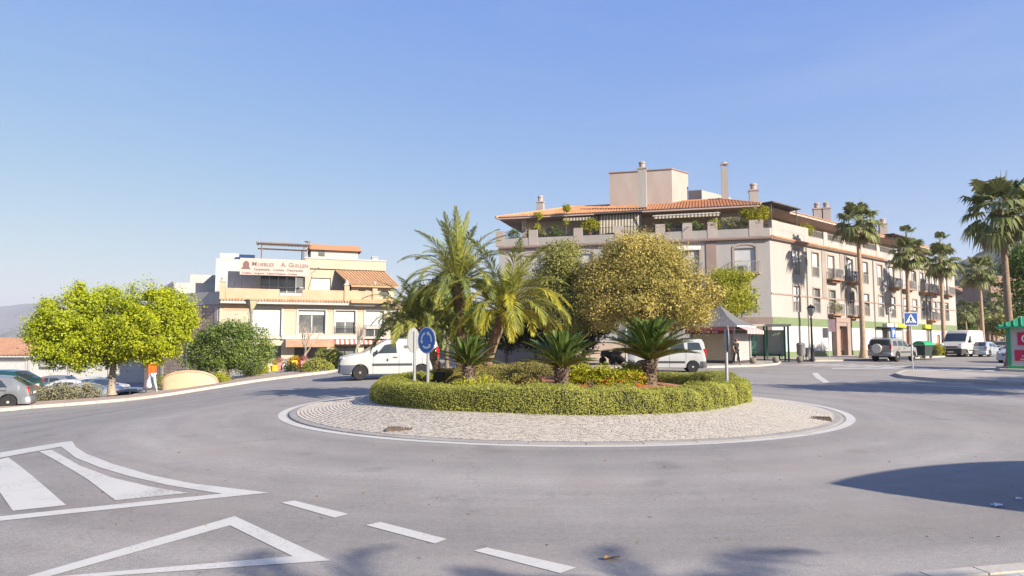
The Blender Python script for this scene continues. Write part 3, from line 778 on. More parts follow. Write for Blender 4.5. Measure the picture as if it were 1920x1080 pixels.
# left facade
lops = []; lw = []
for s in (21.9-0.1, 17.2, 12.6, 8.0, 3.2):
    lops += [(s-0.85, s+0.85, F2+0.35, F2+2.45), (s-0.85, s+0.85, F1+0.35, F1+2.4)]
    lw += [(s-0.85, F2+0.35, 1.7, 2.1), (s-0.85, F1+0.35, 1.7, 2.05)]
b = MB(ML); wall_open(b, LL, -0.3, ZC, lops, 0.24); b.build('wall', PALE_W, apt)
for k, (x, z, ww, hh) in enumerate(lw): window(apt, ML, x, z, ww, hh, (0.98, 0.5, 0.6, 0.4, 0.8)[k//2], 1, depth=0.22)
for s in (21.8, 17.2, 12.6, 8.0, 3.2):
    q = MB(ML); n_ = 14; ring = []
    for j in range(n_+1):
        a = math.pi*j/n_; ring.append((s-1.03*math.cos(a), 0.35*math.sin(a)))
    z0 = F2+2.45
    for j in range(n_):
        (xa, za), (xb, zb) = ring[j], ring[j+1]; f = 0.82
        q.add([(xa,-0.05,z0+za+0.12),(xb,-0.05,z0+zb+0.12),(s+(xb-s)*f,-0.05,z0+zb*f),(s+(xa-s)*f,-0.05,z0+za*f),(xa,-0.001,z0+za+0.12),(xb,-0.001,z0+zb+0.12),(s+(xb-s)*f,-0.001,z0+zb*f),(s+(xa-s)*f,-0.001,z0+za*f)],
              [(0,1,2,3),(0,4,5,1),(3,2,6,7),(0,3,7,4),(1,5,6,2)])
    q.box(s-1.03,s-0.852,-0.05,-0.001,F2+0.3,z0+0.1); q.box(s+0.852,s+1.03,-0.05,-0.001,F2+0.3,z0+0.1)
    q.build('surround', mat('grey_surround',(0.33,0.28,0.25),0.9,0.08,1), apt)
    o = balcony(ML, s-1.2, s+1.2, F2+0.33, 0.55, ROSE)
for x in (19.6-0.55, 14.9, 10.3, 5.6): MB(ML).box(x-0.42, x+0.42, -0.06, -0.001, 3.0, ZC-0.02).build('pilaster', ROSE, apt)
MB(ML).box(LL-3.4, LL-0.002, -0.03, -0.002, -0.3, F1-0.02).build('plinth', ROSE, apt)
# awning over a window of the left facade
b = MB(ML); b.add([(16.2,-0.02,9.75),(18.2,-0.02,9.75),(18.2,-0.75,9.45),(16.2,-0.75,9.45),(16.2,-0.75,9.3),(18.2,-0.75,9.3)], [(0,1,2,3),(3,2,5,4)]); b.build('awning', mat('pale_awning',(0.62,0.60,0.55),0.9), apt)

def sweep(prof, m, name, o0=None, smooth=None):
    """run a profile (out, z) along both facades, mitred at the corner"""
    vs = []; n_ = len(prof)
    for kind in (0, 1, 2):
        for o, z in prof:
            p = (B0 - nL*o) if kind == 0 else (ring_pt(-o) if kind == 1 else A0 + DR*LR - nR*o)
            p = L_(p); vs.append((p.x, p.y, z))
    fs = [(k*n_+i, (k+1)*n_+i, (k+1)*n_+i+1, k*n_+i+1) for k in (0,1) for i in range(n_-1)]
    fs += [tuple(range(n_)), tuple(range(3*n_-1, 2*n_-1, -1))]
    return MB().add(vs, fs).build(name, m, apt, smooth=smooth)
sweep([(0.002,ZC-0.02),(0.28,ZC+0.06),(0.32,ZC+0.18),(0.30,ZC+0.24),(0.0,ZC+0.30)], ROSE, 'cornice')
sweep([(0.0,ZC+0.302),(0.06,ZC+0.304),(0.06,ZP),(-0.16,ZP),(-0.16,ZC)], CREAM, 'parapet')
sweep([(-0.2,ZT),(-16,ZT)], mat('terrace_floor',(0.34,0.24,0.19),0.9), 'terrace')
# tiled lip of the cornice on the sunny side
lip = MB().lathe([(0.075,0),(0.075,0.42)], 8).mesh('tile', TILEM)
for i in range(110):
    s = 0.12 + i*0.215
    link('roof_tile', lip, apt, mw=MR @ Matrix.Translation((s,-0.42,ZC+0.215)) @ Matrix.Rotation(R(-70),4,'X'))
# parapet piers and terrace rails
for M, xs in ((ML, (0.2, 3.4, 7.6, 11.3, 14.9, 17.2, 19.3, LL-0.95)), (MR, (0.95, 6.6, 10.5, 14.5, 18.5, 23, 28, 33, 38, 43, 47))):
    for x in xs:
        wq = 0.62 if x not in (LL-0.95, 0.95) else 0.93
        MB(M).box(x-wq/2-0.2, x+wq/2, -0.09, 0.19, ZC+0.31, ZP+0.72).build('parapet_pier', mat('pier_render',(0.36,0.31,0.285),0.9,0.1,0.8), apt)
b = MB(MR); b.box(1.25,6.1,-0.075,0.17,ZP+0.003,ZP+0.7); b.build('parapet_panel', CREAM, apt)
q = MB(ML); railing(q, 0.3, LL-1.5, 0.05, ZP, 0.68, 0.14); q.build('terrace_railing', DARK, apt)
q = MB(MR); railing(q, 6.7, LR, 0.05, ZP, 0.68, 0.16); q.build('terrace_railing', RAILM, apt)

# penthouse: walls set back behind the terrace, windows, hipped tile roof
b = MB(); PO = 3.2
def pent(o): return [L_(B0 + nL*o + DL*1.6), L_(ring_pt(o)), L_(A0 + DR*LR + nR*o)]
P0 = pent(PO)
MPL = facade_M(P0[0], DL); MPR = facade_M(P0[1], DR); lenL = (P0[1]-P0[0]).length; lenR = (P0[2]-P0[1]).length
pops = [(2.2,3.5,ZT,ZT+2.1),(6.0,8.4,ZT,ZT+2.2),(13.2,15.4,ZT,ZT+2.1),(17.4,18.4,ZT,ZT+2.1)]
b.M = MPL; wall_open(b, lenL, ZT, ZE+0.1, pops, 0.2)
rops = [(s, s+1.6, ZT, ZT+2.1) for s in (2.5, 6.5, 11, 16, 21, 26, 31, 36, 40)]
b.M = MPR; wall_open(b, lenR, ZT, ZE+0.1, rops, 0.2)
b.build('penthouse_wall', mat('penthouse_render',(0.56,0.49,0.40),0.9,0.08,0.8,0.1), apt)
for o in pops: window(apt, MPL, o[0], o[2], o[1]-o[0], o[3]-o[2], 0.0, 1)
for o in rops: window(apt, MPR, o[0], o[2], o[1]-o[0], o[3]-o[2], 0.35, 1)
# end wall, back walls (seen only from the side)
b = MB(); c = 14
e0, e1 = L_(B0), L_(B0 + nL*c); b.quad((e1.x,e1.y,-0.3),(e0.x,e0.y,-0.3),(e0.x,e0.y,ZC),(e1.x,e1.y,ZC))
f0, f1 = L_(A0 + DR*LR), L_(A0 + DR*LR + nR*c); b.quad((f0.x,f0.y,-0.3),(f1.x,f1.y,-0.3),(f1.x,f1.y,ZC),(f0.x,f0.y,ZC))
g0_, g1_ = P0[0], P0[0] + nL*10; b.quad((g1_.x,g1_.y,ZT),(g0_.x,g0_.y,ZT),(g0_.x,g0_.y,ZE+.1),(g1_.x,g1_.y,ZE+.1))
b.build('end_wall', CREAM, apt)
# roof deck below the tiles, ridge line
EO, RO = 0.9, 7.2
def roof_line(o, z, endL): return [L_(B0 + nL*o + DL*endL) + Vector((0,0,z)), L_(ring_pt(o)) + Vector((0,0,z)), L_(A0 + DR*(LR-endL*0.3) + nR*o) + Vector((0,0,z))]
ev, rd = roof_line(EO, ZE, -0.6), roof_line(RO, ZR, -0.6 + (RO-EO))
b = MB(); k = [*ev, *rd]; lo = [p - Vector((0,0,0.16)) for p in ev]; inn = [p - Vector((0,0,0.16)) for p in roof_line(PO-0.05, ZE, 1.5)]
bk = L_(B0 + nL*(RO+6) + DL*(-0.6)) + Vector((0,0,ZE))
b.add(k + lo + inn + [bk], [(0,1,4,3),(1,2,5,4),(0,6,7,1),(1,7,8,2),(6,9,10,7),(7,10,11,8),(0,3,12)])
b.build('roof_deck', mat('eave_render',(0.42,0.32,0.28),0.9,0.08,0.8), apt)
flat = [L_(B0 + nL*RO + DL*5.6), L_(ring_pt(RO)), L_(A0 + DR*LR + nR*RO), L_(A0 + DR*LR + nR*14), L_(ring_pt(14)), L_(B0 + nL*14 + DL*5.6)]
b = MB(); b.add([(p.x,p.y,ZR-0.03) for p in flat], [(0,1,4,5),(1,2,3,4)]); b.build('roof_terrace', ROSE, apt)
# barrel tiles: one course per column, running down the slope, each its own piece
run = RO-EO; rise = ZR-ZE; slope_len = math.hypot(run, rise); pitch = math.atan2(rise, run)
def tile_course(n_seg=16):
    q = MB(); n_ = 6; rr_ = 0.105
    for k_ in range(n_seg):
        y0, y1 = k_/n_seg, (k_+1)/n_seg; vs = []
        for y, rad, up in ((y0, rr_, 0.026), (y1+0.004, rr_*0.86, 0.0)):
            for j in range(n_+1):
                a = math.pi*j/n_; vs.append((-rad*math.cos(a), y, rad*0.8*math.sin(a) + up))
        q.add(vs, [(j, j+1, n_+2+j, n_+1+j) for j in range(n_)] + [tuple(range(n_,-1,-1))])
    return q.mesh('tile_course', TILEM, smooth=50)
tc = {n_: tile_course(n_) for n_ in (3, 6, 10, 16)}
def course(M, s, length):
    if length < 0.4: return
    key = min(tc, key=lambda q: abs(q*0.42-length))
    link('tile_course', tc[key], apt, mw=M @ Matrix.Translation((s,0,0)) @ Matrix.Rotation(pitch,4,'X') @ Matrix.Translation((0,-0.06,0.03)) @ Matrix.Diagonal((1,length+0.06,1,1)))
MEL = facade_M(ev[0], DL); MER = facade_M(ev[1], DR); eL = (ev[1]-ev[0]).length; eR = (ev[2]-ev[1]).length
kcot = 1/math.tan(math.acos(max(-1,min(1,(-nL.dot(nR)))))/2) if False else None
corner_in = ((ring_pt(RO)-ring_pt(EO)).dot(-DL))/run          # how far the corner moves along the facade per metre inward
s = 0.15
while s < eL-0.1:
    t = min(1.0, s/run, (eL-s)/(run*corner_in)); course(MEL, s, slope_len*t); s += 0.27
s = 0.15
while s < 24:
    t = min(1.0, s/(run*corner_in)); course(MER, s, slope_len*t); s += 0.27
vs = []; q = MB(MER)
while s < eR:
    a = Matrix.Translation((s,0,0)) @ Matrix.Rotation(pitch,4,'X')
    q.M = MER @ a; q.tube([(0,-0.06,0.05),(0,slope_len,0.05)], 0.1, 6); s += 0.27
q.build('tile_field', TILEM, apt, kind='stuff')
# ridge tiles along the hip
hp0, hp1 = ev[1], rd[1]; q = MB(); q.tube([hp0+Vector((0,0,0.06)), hp1+Vector((0,0,0.08))], 0.13, 8); q.tube([ev[0]+Vector((0,0,0.06)), rd[0]+Vector((0,0,0.08))], 0.13, 8); q.tube([rd[0]+Vector((0,0,0.05)), rd[1]+Vector((0,0,0.05)), rd[2]+Vector((0,0,0.05))], 0.12, 8); q.build('ridge_tiles', TILEM, apt)
# raised strip of roof left of the tall chimney (a step in the tiles)
def PB(px, py, d): return L_(at(px, py, d))
# stair tower and lower block on the roof
TOWER = mat('tower_render',(0.35,0.295,0.27),0.92,0.14,0.5,0.1,20,streak=3)
def para(p, ax, lx, ay, ly, z0, z1):
    a = Vector((p[0],p[1],0)); pts = [a, a+ax*lx, a+ax*lx+ay*ly, a+ay*ly]; return [(q_.x,q_.y) for q_ in pts], z0, z1
t0_ = L_(at(1143, 340, 66.5))
b = MB(); b.prism(*para(t0_, DL, 6.0, DR, 2.7, ZR-0.6, at(1250,318,65).z-A0.z)); b.build('stair_tower', TOWER, apt)
z_ = at(1250,318,65).z-A0.z
b = MB(); b.prism(*para(t0_ - DL*0.1 - DR*0.1, DL, 6.2, DR, 2.9, z_+0.003, z_+0.1)); b.build('tower_coping', ROSE, apt)
t1_ = t0_ + DL*6.0 + DR*2.75
b = MB(); p0_, zz0, zz1 = para(t1_, DL, 1.2, DR, 5.5, ZR-0.6, 16.4); b.prism(p0_, zz0, zz1); b.build('stair_tower', CREAM, apt)
def chimney(px, top, base, d, wd, label=None, cap='flat', twin=False):
    p = PB(px, base, d); zt = at(px, top, d).z - A0.z; z0 = p.z - 0.6
    M = facade_M((p.x, p.y, 0), DL); q = MB(M); hw = wd/2
    xs = (0.0,) if not twin else (-0.45, 0.45)
    for x in xs: q.box(x-hw,x+hw,-hw,hw,z0,zt-0.75)
    o = q.build('chimney', CREAM, apt)
    c_ = MB(M)
    for x in xs:
        if cap == 'flat':
            c_.box(x-hw-0.06,x+hw+0.06,-hw-0.06,hw+0.06,zt-0.748,zt-0.62); c_.lathe([(hw*0.7,zt-0.615),(hw*0.7,zt-0.2),(hw*0.85,zt-0.2),(hw*0.85,zt-0.08),(hw*0.5,zt)], 10, (x,0,0))
        else:
            for sx in (-1,1):
                for sy in (-1,1): c_.box(x+sx*hw-0.07*sx-0.07,x+sx*hw-0.07*sx+0.07,sy*hw-0.07*sy-0.07,sy*hw-0.07*sy+0.07,zt-0.748,zt-0.35)
            c_.box(x-hw-0.05,x+hw+0.05,-hw-0.05,hw+0.05,zt-0.348,zt-0.24); c_.lathe([(hw*1.2,zt-0.235),(hw*0.8,zt-0.08),(hw*0.2,zt)], 10, (x,0,0))
    c_.build('chimney_cap', TOWER, o)
    return o
chimney(1205, 303, 378, 61.5, 0.72)
chimney(1359.5, 303, 372, 64.5, 0.62, cap='open')
chimney(1413.5, 344, 382, 62.0, 0.78)
chimney(1013.5, 367, 388, 67.5, 0.68)
chimney(1541, 380, 412, 72, 0.75, twin=True)
chimney(1656, 410, 440, 84, 0.85)
# pergola roofs on the terraces of the right side
BAMB = mat('reed_roof', (0.09,0.075,0.065), 0.95, 0.3, 5, 0.4, 30)
for x0, x1, z in ((0.5, 5.6, ZT+3.0), (27.5, 33.5, ZT+3.1)):
    q = MB(MR); q.box(x0,x1,-0.1,4.0,z,z+0.1); o = q.build('pergola', BAMB, apt, label='dark reed pergola on the terrace')
    q = MB(MR)
    for x in (x0+0.3, x1-0.3): q.bar((x,0.2,ZT),(x,0.2,z),0.045)
    q.build('post', DARK, o)
# striped awnings and curtains on the left terrace
def striped(name, pts_top, pts_bot, n_, ma, mb, out=None):
    q = MB(ML)
    for k_ in range(n_):
        t0, t1 = k_/n_, (k_+1)/n_; q.k = k_ % 2
        l = lambda p, t: Vector(p[0]).lerp(Vector(p[1]), t)
        q.add([l(pts_top,t0), l(pts_top,t1), l(pts_bot,t1), l(pts_bot,t0)], [(0,1,2,3)])
    return q.build(name, [ma, mb], apt)
SA = mat('awning_stripe_dark',(0.16,0.125,0.09),0.9,0.1,3); SB = mat('awning_stripe_pale',(0.50,0.46,0.38),0.9,0.1,3)
striped('awning_curtain', ((9.3,0.9,ZE-0.25),(12.9,0.9,ZE-0.25)), ((9.3,0.55,ZE-2.1),(12.9,0.55,ZE-2.1)), 26, SA, SB)
q = MB(ML); q.box(9.2,13.0,0.5,0.56,ZE-2.16,ZE-2.1); q.box(9.1,9.18,0.5,0.58,ZT,ZE-0.2); q.box(13.02,13.1,0.5,0.58,ZT,ZE-0.2); q.box(8.9,13.2,0.4,1.2,ZE-0.24,ZE-0.16); q.build('awning_frame', DARK, apt)
striped('awning', ((14.2,1.6,ZE-0.3),(19.8,1.6,ZE-0.3)), ((14.2,0.7,ZE-0.55),(19.8,0.7,ZE-0.55)), 36, SA, SB)
striped('awning_valance', ((14.2,0.698,ZE-0.62),(19.8,0.698,ZE-0.62)), ((14.2,0.698,ZE-0.85),(19.8,0.698,ZE-0.85)), 36, SA, SB)
q = MB(ML); q.box(14.1,19.9,0.66,0.72,ZE-0.62,ZE-0.55); q.build('awning_bar', FRAME, apt)
striped('awning_valance', ((5.9,0.9,ZE-0.35),(8.8,0.9,ZE-0.35)), ((5.9,0.9,ZE-0.62),(8.8,0.9,ZE-0.62)), 20, SA, SB)
# posts carrying the eaves
q = MB(ML)
for x in (1.9, 2.15, 8.9, 19.6, 22.0): q.box(x-0.09,x+0.09,1.5,1.68,ZT,ZE-0.1)
q.build('terrace_post', mat('post_render',(0.42,0.34,0.29),0.9), apt)
# trellis panel
q = MB(ML)
for k_ in range(12):
    x = 20.0 + k_*0.13; q.bar((x,1.4,ZT+0.9),(min(x+0.9,21.6),1.4,ZT+0.9+min(0.9,21.6-x)*1.3),0.012,4); q.bar((21.6-k_*0.13,1.41,ZT+0.9),(max(21.6-k_*0.13-0.9,20.0),1.41,ZT+0.9+min(0.9,1.6-k_*0.13)*1.3),0.012,4)
q.build('trellis', FRAME, apt)
# blue blind of a terrace door
q = MB(ML); q.box(7.0,8.6,2.4,2.45,ZT+0.1,ZT+1.3); q.box(3.6,4.9,2.4,2.45,ZT+0.2,ZT+1.3); q.build('terrace_blind', mat('blue_blind',(0.10,0.22,0.42),0.8), apt)
# parking sign
def sign_text(body, size, m, M, parent, **kw): return link('lettering', text_mesh(body, size, m, 0.004, 'CENTER', kw.get('bold', 0)), parent, mw=M @ UP_TEXT)
WHITE = mat('sign_white', (0.78,0.78,0.76), 0.5, 0.03, 5); BLUE = mat('sign_blue', (0.03,0.09,0.33), 0.45, 0.06, 4)
pk_ = thing('parking_sign', 'blue sign with white letter P over the garage entry', 'parking sign', A0 + DR*24.5 - nR*0.62 + Vector((0,0,1.75)), math.atan2(DR.y, DR.x))
MB().box(-0.62,0.62,-0.04,0.04,0,1.2).build('panel', BLUE, pk_); MB().box(-0.62,0.62,0.042,0.55,1.1,1.16).build('bracket', DARK, pk_)
link('lettering', text_mesh('P', 1.1, WHITE, 0.004, 'CENTER', 0.02), pk_, mw=Matrix.Translation((0.04,-0.046,0.2)) @ UP_TEXT)
b = MB(MR); b.box(21.4,28.9,-0.55,-0.033,2.96,3.03); b.build('canopy', DARK, apt)
b = MB(MR); b.box(26.5,28.8,-0.5,-0.04,3.04,3.42); b.build('shop_sign', mat('yellow_sign',(0.62,0.62,0.03),0.5), apt, label='yellow shop sign on the green band')
b = MB(MR); b.box(23.4,26.3,-0.5,-0.04,3.04,3.42); b.build('shop_sign', mat('white_sign',(0.7,0.68,0.62),0.5), apt)
b = MB(MR); b.box(35.2,37.2,-0.4,-0.04,3.04,3.45); b.build('shop_sign', MATS['yellow_sign'], apt)

# downpipes and air conditioners
for s in (6.45, 14.6, 21.4, 29.0, 37.0, 43.0): MB(MR).tube([(s,-0.07,0.7),(s,-0.07,ZC-0.1)], 0.045, 6).build('downpipe', mat('pipe_grey',(0.24,0.215,0.195),0.7,0.1,2), apt)
MB(ML).tube([(15.75,-0.1,0.2),(15.75,-0.1,ZC-0.1)], 0.05, 6).build('downpipe', MATS['pipe_grey'], apt)
ACM = MB().box(-0.42,0.42,-0.32,-0.03,0,0.58).mesh('air_conditioner', FRAME)
q = MB(); q.lathe([(0.24,0.0),(0.24,0.006)], 16); ACF = q.mesh('fan_grille', DARK)
for M, x, z in ((ML, 21.5, F2+0.36), (MR, 13.2, F2+0.9), (MR, 24.9, F1+1.0), (MR, 32.0, F2+0.8)):
    o = link('air_conditioner', ACM, apt, mw=M @ Matrix.Translation((x,-0.06 if M is MR else -0.1,z))); link('fan_grille', ACF, o, mw=Matrix.Translation((-0.1,-0.322,0.29)) @ Matrix.Rotation(R(90),4,'X'))
# washing hung over two balcony rails
rw = random.Random(3)
for s in (15.8, 26.6):
    for k, cc in enumerate(('washing_blue','washing_white','washing_grey')):
        x = s-0.8+0.55*k; q = MB(MR); n_ = 5
        vs = [(x+0.42*i/n_, -0.73-0.02*math.sin(i*2.1+k), F2+0.42+0.97-0.62*j-0.03*math.sin(i+j)) for j in range(2) for i in range(n_+1)]
        q.add(vs, [(i,i+1,n_+2+i,n_+1+i) for i in range(n_)]); o = q.build('washing', mat(cc, {'washing_blue':(0.10,0.12,0.2),'washing_white':(0.45,0.45,0.45),'washing_grey':(0.09,0.09,0.10)}[cc], 0.9, 0.1, 6), apt)
# ------------------------------------------------------------------ the furniture shop on the left
S0 = Vector((-22.7, 53.0, -0.75))
shop = thing('furniture_shop', 'cream furniture shop with orange balustrade, roof signboard and bare brick side wall', 'building', S0)
DS = Vector((0.94, 0.343, 0)).normalized(); SW = 13.3
MS = facade_M((0,0,0), DS)
CRM2 = mat('yellow_cream_render', (0.42,0.365,0.285), 0.9, 0.07, 0.8, 0.1, 30, streak=3)
ORNG = mat('apricot_render', (0.46,0.32,0.22), 0.9, 0.10, 1.0, 0.1, 30)
GREYW = mat('grey_render', (0.42,0.395,0.375), 0.92, 0.14, 0.5, 0.1, 20, streak=3)
BRICKM = piece_mat('hollow_brick', [(0.34,0.245,0.20),(0.42,0.31,0.26),(0.37,0.27,0.225),(0.46,0.345,0.29)], 0.95, 20)
dz = -S0.z                                   # world height 0 in local z
zf1, zf2 = dz+1.95, dz+4.62                  # first floor slab, balcony underside
# first floor wall with windows
wl = [(2.3,4.55,zf1+0.15,zf1+2.35),(5.85,7.95,zf1+0.35,zf1+2.25),(8.75,10.35,zf1+0.35,zf1+2.25),(11.2,12.7,zf1+0.1,zf1+2.3)]
b = MB(MS); wall_open(b, SW, zf1, zf2, wl, 0.25); b.build('wall', CRM2, shop)
for o, dn in zip(wl, (0.98, 0.2, 0.5, 0.7)):
    window(shop, MS, o[0], o[2], o[1]-o[0], o[3]-o[2], dn, 1, depth=0.22)
    q = MB(MS); x0,x1,z0,z1 = o; q.box(x0-0.16,x0-0.002,-0.05,-0.001,z0-0.1,z1+0.16); q.box(x1+0.002,x1+0.16,-0.05,-0.001,z0-0.1,z1+0.16); q.box(x0,x1,-0.055,-0.002,z1+0.002,z1+0.16); q.box(x0-0.25,x1+0.25,-0.12,-0.003,z0-0.22,z0-0.105)
    q.build('surround', WHITEP, shop)
b = MB(MS)
for x0, x1 in ((0.25,2.1),(4.75,5.6),(8.15,8.5),(10.55,11.0)): b.box(x0,x1,-0.03,-0.001,zf2-0.5,zf2-0.02)
b.build('slab_shadow_band', ORNG, shop)  # shadow under the balcony slab, put in as apricot-coloured panels
q = MB(MS); railing(q, 11.0, 12.9, -0.35, zf1+0.1, 0.95); o = q.build('railing', DARK, shop)
q = MB(MS); railing(q, 8.7, 10.4, -0.09, zf1+0.35, 0.6); q.build('railing', DARK, shop)
b = MB(MS); b.box(10.9,13.0,-0.45,-0.004,zf1-0.05,zf1+0.08); b.box(4.6,10.85,-0.2,-0.004,zf1-0.1,zf1+0.22); b.build('ledge', WHITEP, shop)
# ground floor: piers, dark openings, awnings
gl = [(5.6,8.0,0.0,2.1),(8.7,10.6,0.0,2.1),(11.1,12.9,0.0,2.1),(1.0,4.6,0.1,2.1)]
b = MB(MS); wall_open(b, SW, -0.6, zf1, gl, 0.5); b.build('ground_wall', CRM2, shop)
b = MB(MS); b.quad((0,0.5,-0.6),(SW,0.5,-0.6),(SW,0.5,zf1),(0,0.5,zf1)); b.build('shop_glass', GLASS, shop)
b = MB(MS)
for x0,x1 in ((5.7,6.9),(8.8,10.5),(11.2,12.8)): b.box(x0,x0+0.07,0.4,0.46,0.02,2.0); b.box(x1-0.07,x1,0.4,0.46,0.02,2.0); b.box(x0+0.07,x1-0.07,0.4,0.46,1.9,2.0); b.box((x0+x1)/2-0.03,(x0+x1)/2+0.03,0.4,0.46,0.02,1.9)
b.build('shop_frame', mat('brown_frame',(0.12,0.075,0.05),0.6), shop)
b = MB(MS); b.add([(4.9,-0.02,2.7),(8.6,-0.02,2.7),(8.6,-1.1,2.25),(4.9,-1.1,2.25),(4.9,-1.1,1.98),(8.6,-1.1,1.98)], [(0,1,2,3),(3,2,5,4)]); b.build('awning', mat('brown_awning',(0.36,0.22,0.15),0.9,0.2,2), shop)
b = MB(MS)
for k_ in range(22):
    b.k = k_ % 2; x = 8.65 + k_*0.19; b.add([(x,-0.02,2.68),(x+0.19,-0.02,2.68),(x+0.19,-0.5,2.2),(x,-0.5,2.2)], [(0,1,2,3)])
b.build('awning', [mat('red_awning_stripe',(0.30,0.11,0.085),0.9), mat('white_awning_stripe',(0.55,0.5,0.45),0.9)], shop, label='red and white striped shop awning')
# balcony slab, tiled lip, balustrade
b = MB(MS); b.box(0.05,SW-3.1,-0.65,-0.002,zf2,zf2+0.28); b.box(SW-3.09,SW+0.35,-0.66,-0.003,zf2+0.02,zf2+0.27); b.build('balcony_slab', WHITEP, shop)
lipm = MB().lathe([(0.07,0),(0.07,0.34)], 7).mesh('tile', TILEM)
for k_ in range(48):
    link('roof_tile', lipm, shop, mw=MS @ Matrix.Translation((0.12+k_*0.212,-0.76,zf2+0.27)) @ Matrix.Rotation(R(-72),4,'X'))
zb = zf2+0.32; zt = zf2+1.2
b = MB(MS); b.box(0.4,4.35,-0.5,-0.34,zb,zt-0.02); b.box(6.1,9.4,-0.5,-0.34,zb,zt); b.box(9.75,11.7,-0.5,-0.34,zb,zt); b.box(4.36,6.09,-0.48,-0.36,zb,zb+0.35); b.build('balustrade', ORNG, shop)
b = MB(MS); b.box(4.38,6.07,-0.5,-0.35,zb+0.352,zt-0.3); b.build('balustrade_panel', WHITEP, shop, label='white gap panel in the orange balustrade')
for x in (0.18, 9.57, 11.85):
    q = MB(MS); q.box(x-0.2,x+0.2,-0.6,-0.2,zb-0.02,zt+0.45); o = q.build('pier', ORNG, shop)
    q = MB(MS); q.box(x-0.26,x+0.26,-0.66,-0.14,zt+0.452,zt+0.52); q.lathe([(0.2,zt+0.522),(0.2,zt+0.62),(0.12,zt+0.68),(0.17,zt+0.76),(0.10,zt+0.84)], 10, (x,-0.4,0)); q.build('pier_cap', WHITEP, o)
# second floor set back
zs = zf2+0.3; zu = dz+8.35
b = MB(MS)
w2 = [(6.9,8.5,zs,zs+2.1),(10.05,10.5,zs+0.5,zs+1.9)]
b.M = MS @ Matrix.Translation((0,1.9,0)); wall_open(b, 13.0, zs, zu-0.5, [(2.9,6.4,zs,zs+2.2)]+w2, 0.3, 2.6); b.build('upper_wall', CRM2, shop)
o = MB(MS).box(2.95,6.35,2.12,2.17,zs,zs+2.15).build('glazed_screen', GLASS, shop)
q = MB(MS)
for k_ in range(6): x = 2.9+k_*0.69; q.box(x-0.03,x+0.03,2.05,2.115,zs,zs+2.18)
q.box(2.93,6.42,2.04,2.1,zs+1.2,zs+1.26); q.build('screen_bars', FRAME, o)
link_m = MS @ Matrix.Translation((0,1.9,0))
window(shop, link_m, 6.9, zs, 1.6, 2.1, 0.97, 1); window(shop, link_m, 10.05, zs+0.5, 0.45, 1.4, 0, 0)
b = MB(MS); b.box(-0.5,2.6,1.9,9,zs-0.02,dz+8.25); b.box(-0.52,2.62,1.88,9.02,dz+8.252,dz+8.33); b.build('upper_wall', GREYW, shop, label='grey rendered upper wall left of the signboard')
b = MB(MS); b.box(6.35,13.1,1.75,8.5,zu-0.55,zu+0.25); b.build('roof_parapet', CRM2, shop); b = MB(MS); b.box(6.3,13.15,1.7,1.95,zu+0.252,zu+0.36); b.build('coping', WHITEP, shop)
b = MB(MS); b.box(2.62,6.34,2.6,8.5,zs+2.3,dz+8.0); b.build('roof_parapet', GREYW, shop)
# lean-to tiled roof with the two oval windows below
b = MB(MS); zo = zf2+0.3; M0 = MS
ro = [(8.9,1.85,zo+2.75),(13.0,1.85,zo+2.75),(13.75,-0.75,zo+1.35),(9.9,-0.75,zo+1.35)]
b.add(ro + [(p[0],p[1],p[2]-0.13) for p in ro], [(0,3,2,1),(4,5,6,7),(0,1,5,4),(1,2,6,5),(2,3,7,6),(3,0,4,7)]); b.build('lean_to_roof', mat('sandy_tiles',(0.43,0.27,0.16),0.9,0.15,4), shop)
cm = tile_course(12).copy(); cm.materials[0] = MATS['sandy_tiles']
for k_ in range(17):
    t = k_/16; a = Vector(ro[3]).lerp(Vector(ro[2]), t); c = Vector(ro[0]).lerp(Vector(ro[1]), t); d = c-a; ln = d.length
    y = d.normalized(); x = Vector((1,0,0)); x = (x - y*x.dot(y)).normalized(); z = x.cross(y)
    mm = Matrix(((x.x,y.x*ln,z.x,a.x),(x.y,y.y*ln,z.y,a.y),(x.z,y.z*ln,z.z,a.z+0.02),(0,0,0,1)))
    link('tile_course', cm, shop, mw=MS @ mm)
ovw = [(10.35,11.25,zo+0.45,zo+1.05),(12.2,13.1,zo+0.45,zo+1.05)]
b = MB(MS @ Matrix.Translation((0,-0.3,0))); wall_open(b, 13.45, zo, zo+1.42, ovw, 0.2, 9.95); b.build('oval_window_wall', CRM2, shop)
for o in ovw:
    x, z = (o[0]+o[1])/2, (o[2]+o[3])/2; q = MB(MS @ Matrix.Translation((0,-0.3,0))); n_ = 28; vs = []; fs = []
    # oval ring filling the square opening
    for j in range(n_):
        a = 2*math.pi*j/n_; ca, sa = math.cos(a), math.sin(a); k_ = 1/max(abs(ca)/0.46, abs(sa)/0.31)
        vs += [(x+0.40*ca, 0.04, z+0.25*sa), (x+0.44*ca, -0.05, z+0.29*sa), (x+k_*ca, 0.0-0.002, z+k_*sa)]
    for j in range(n_):
        i0, i1 = 3*j, 3*((j+1)%n_); fs += [(i0,i1,i1+1,i0+1),(i0+1,i1+1,i1+2,i0+2)]
    q.add(vs, fs); w_ = q.build('window', CRM2, shop, smooth=40)
    MB(MS @ Matrix.Translation((0,-0.3,0))).quad((o[0],0.1,o[2]),(o[1],0.1,o[2]),(o[1],0.1,o[3]),(o[0],0.1,o[3])).build('pane', GLASS, w_)
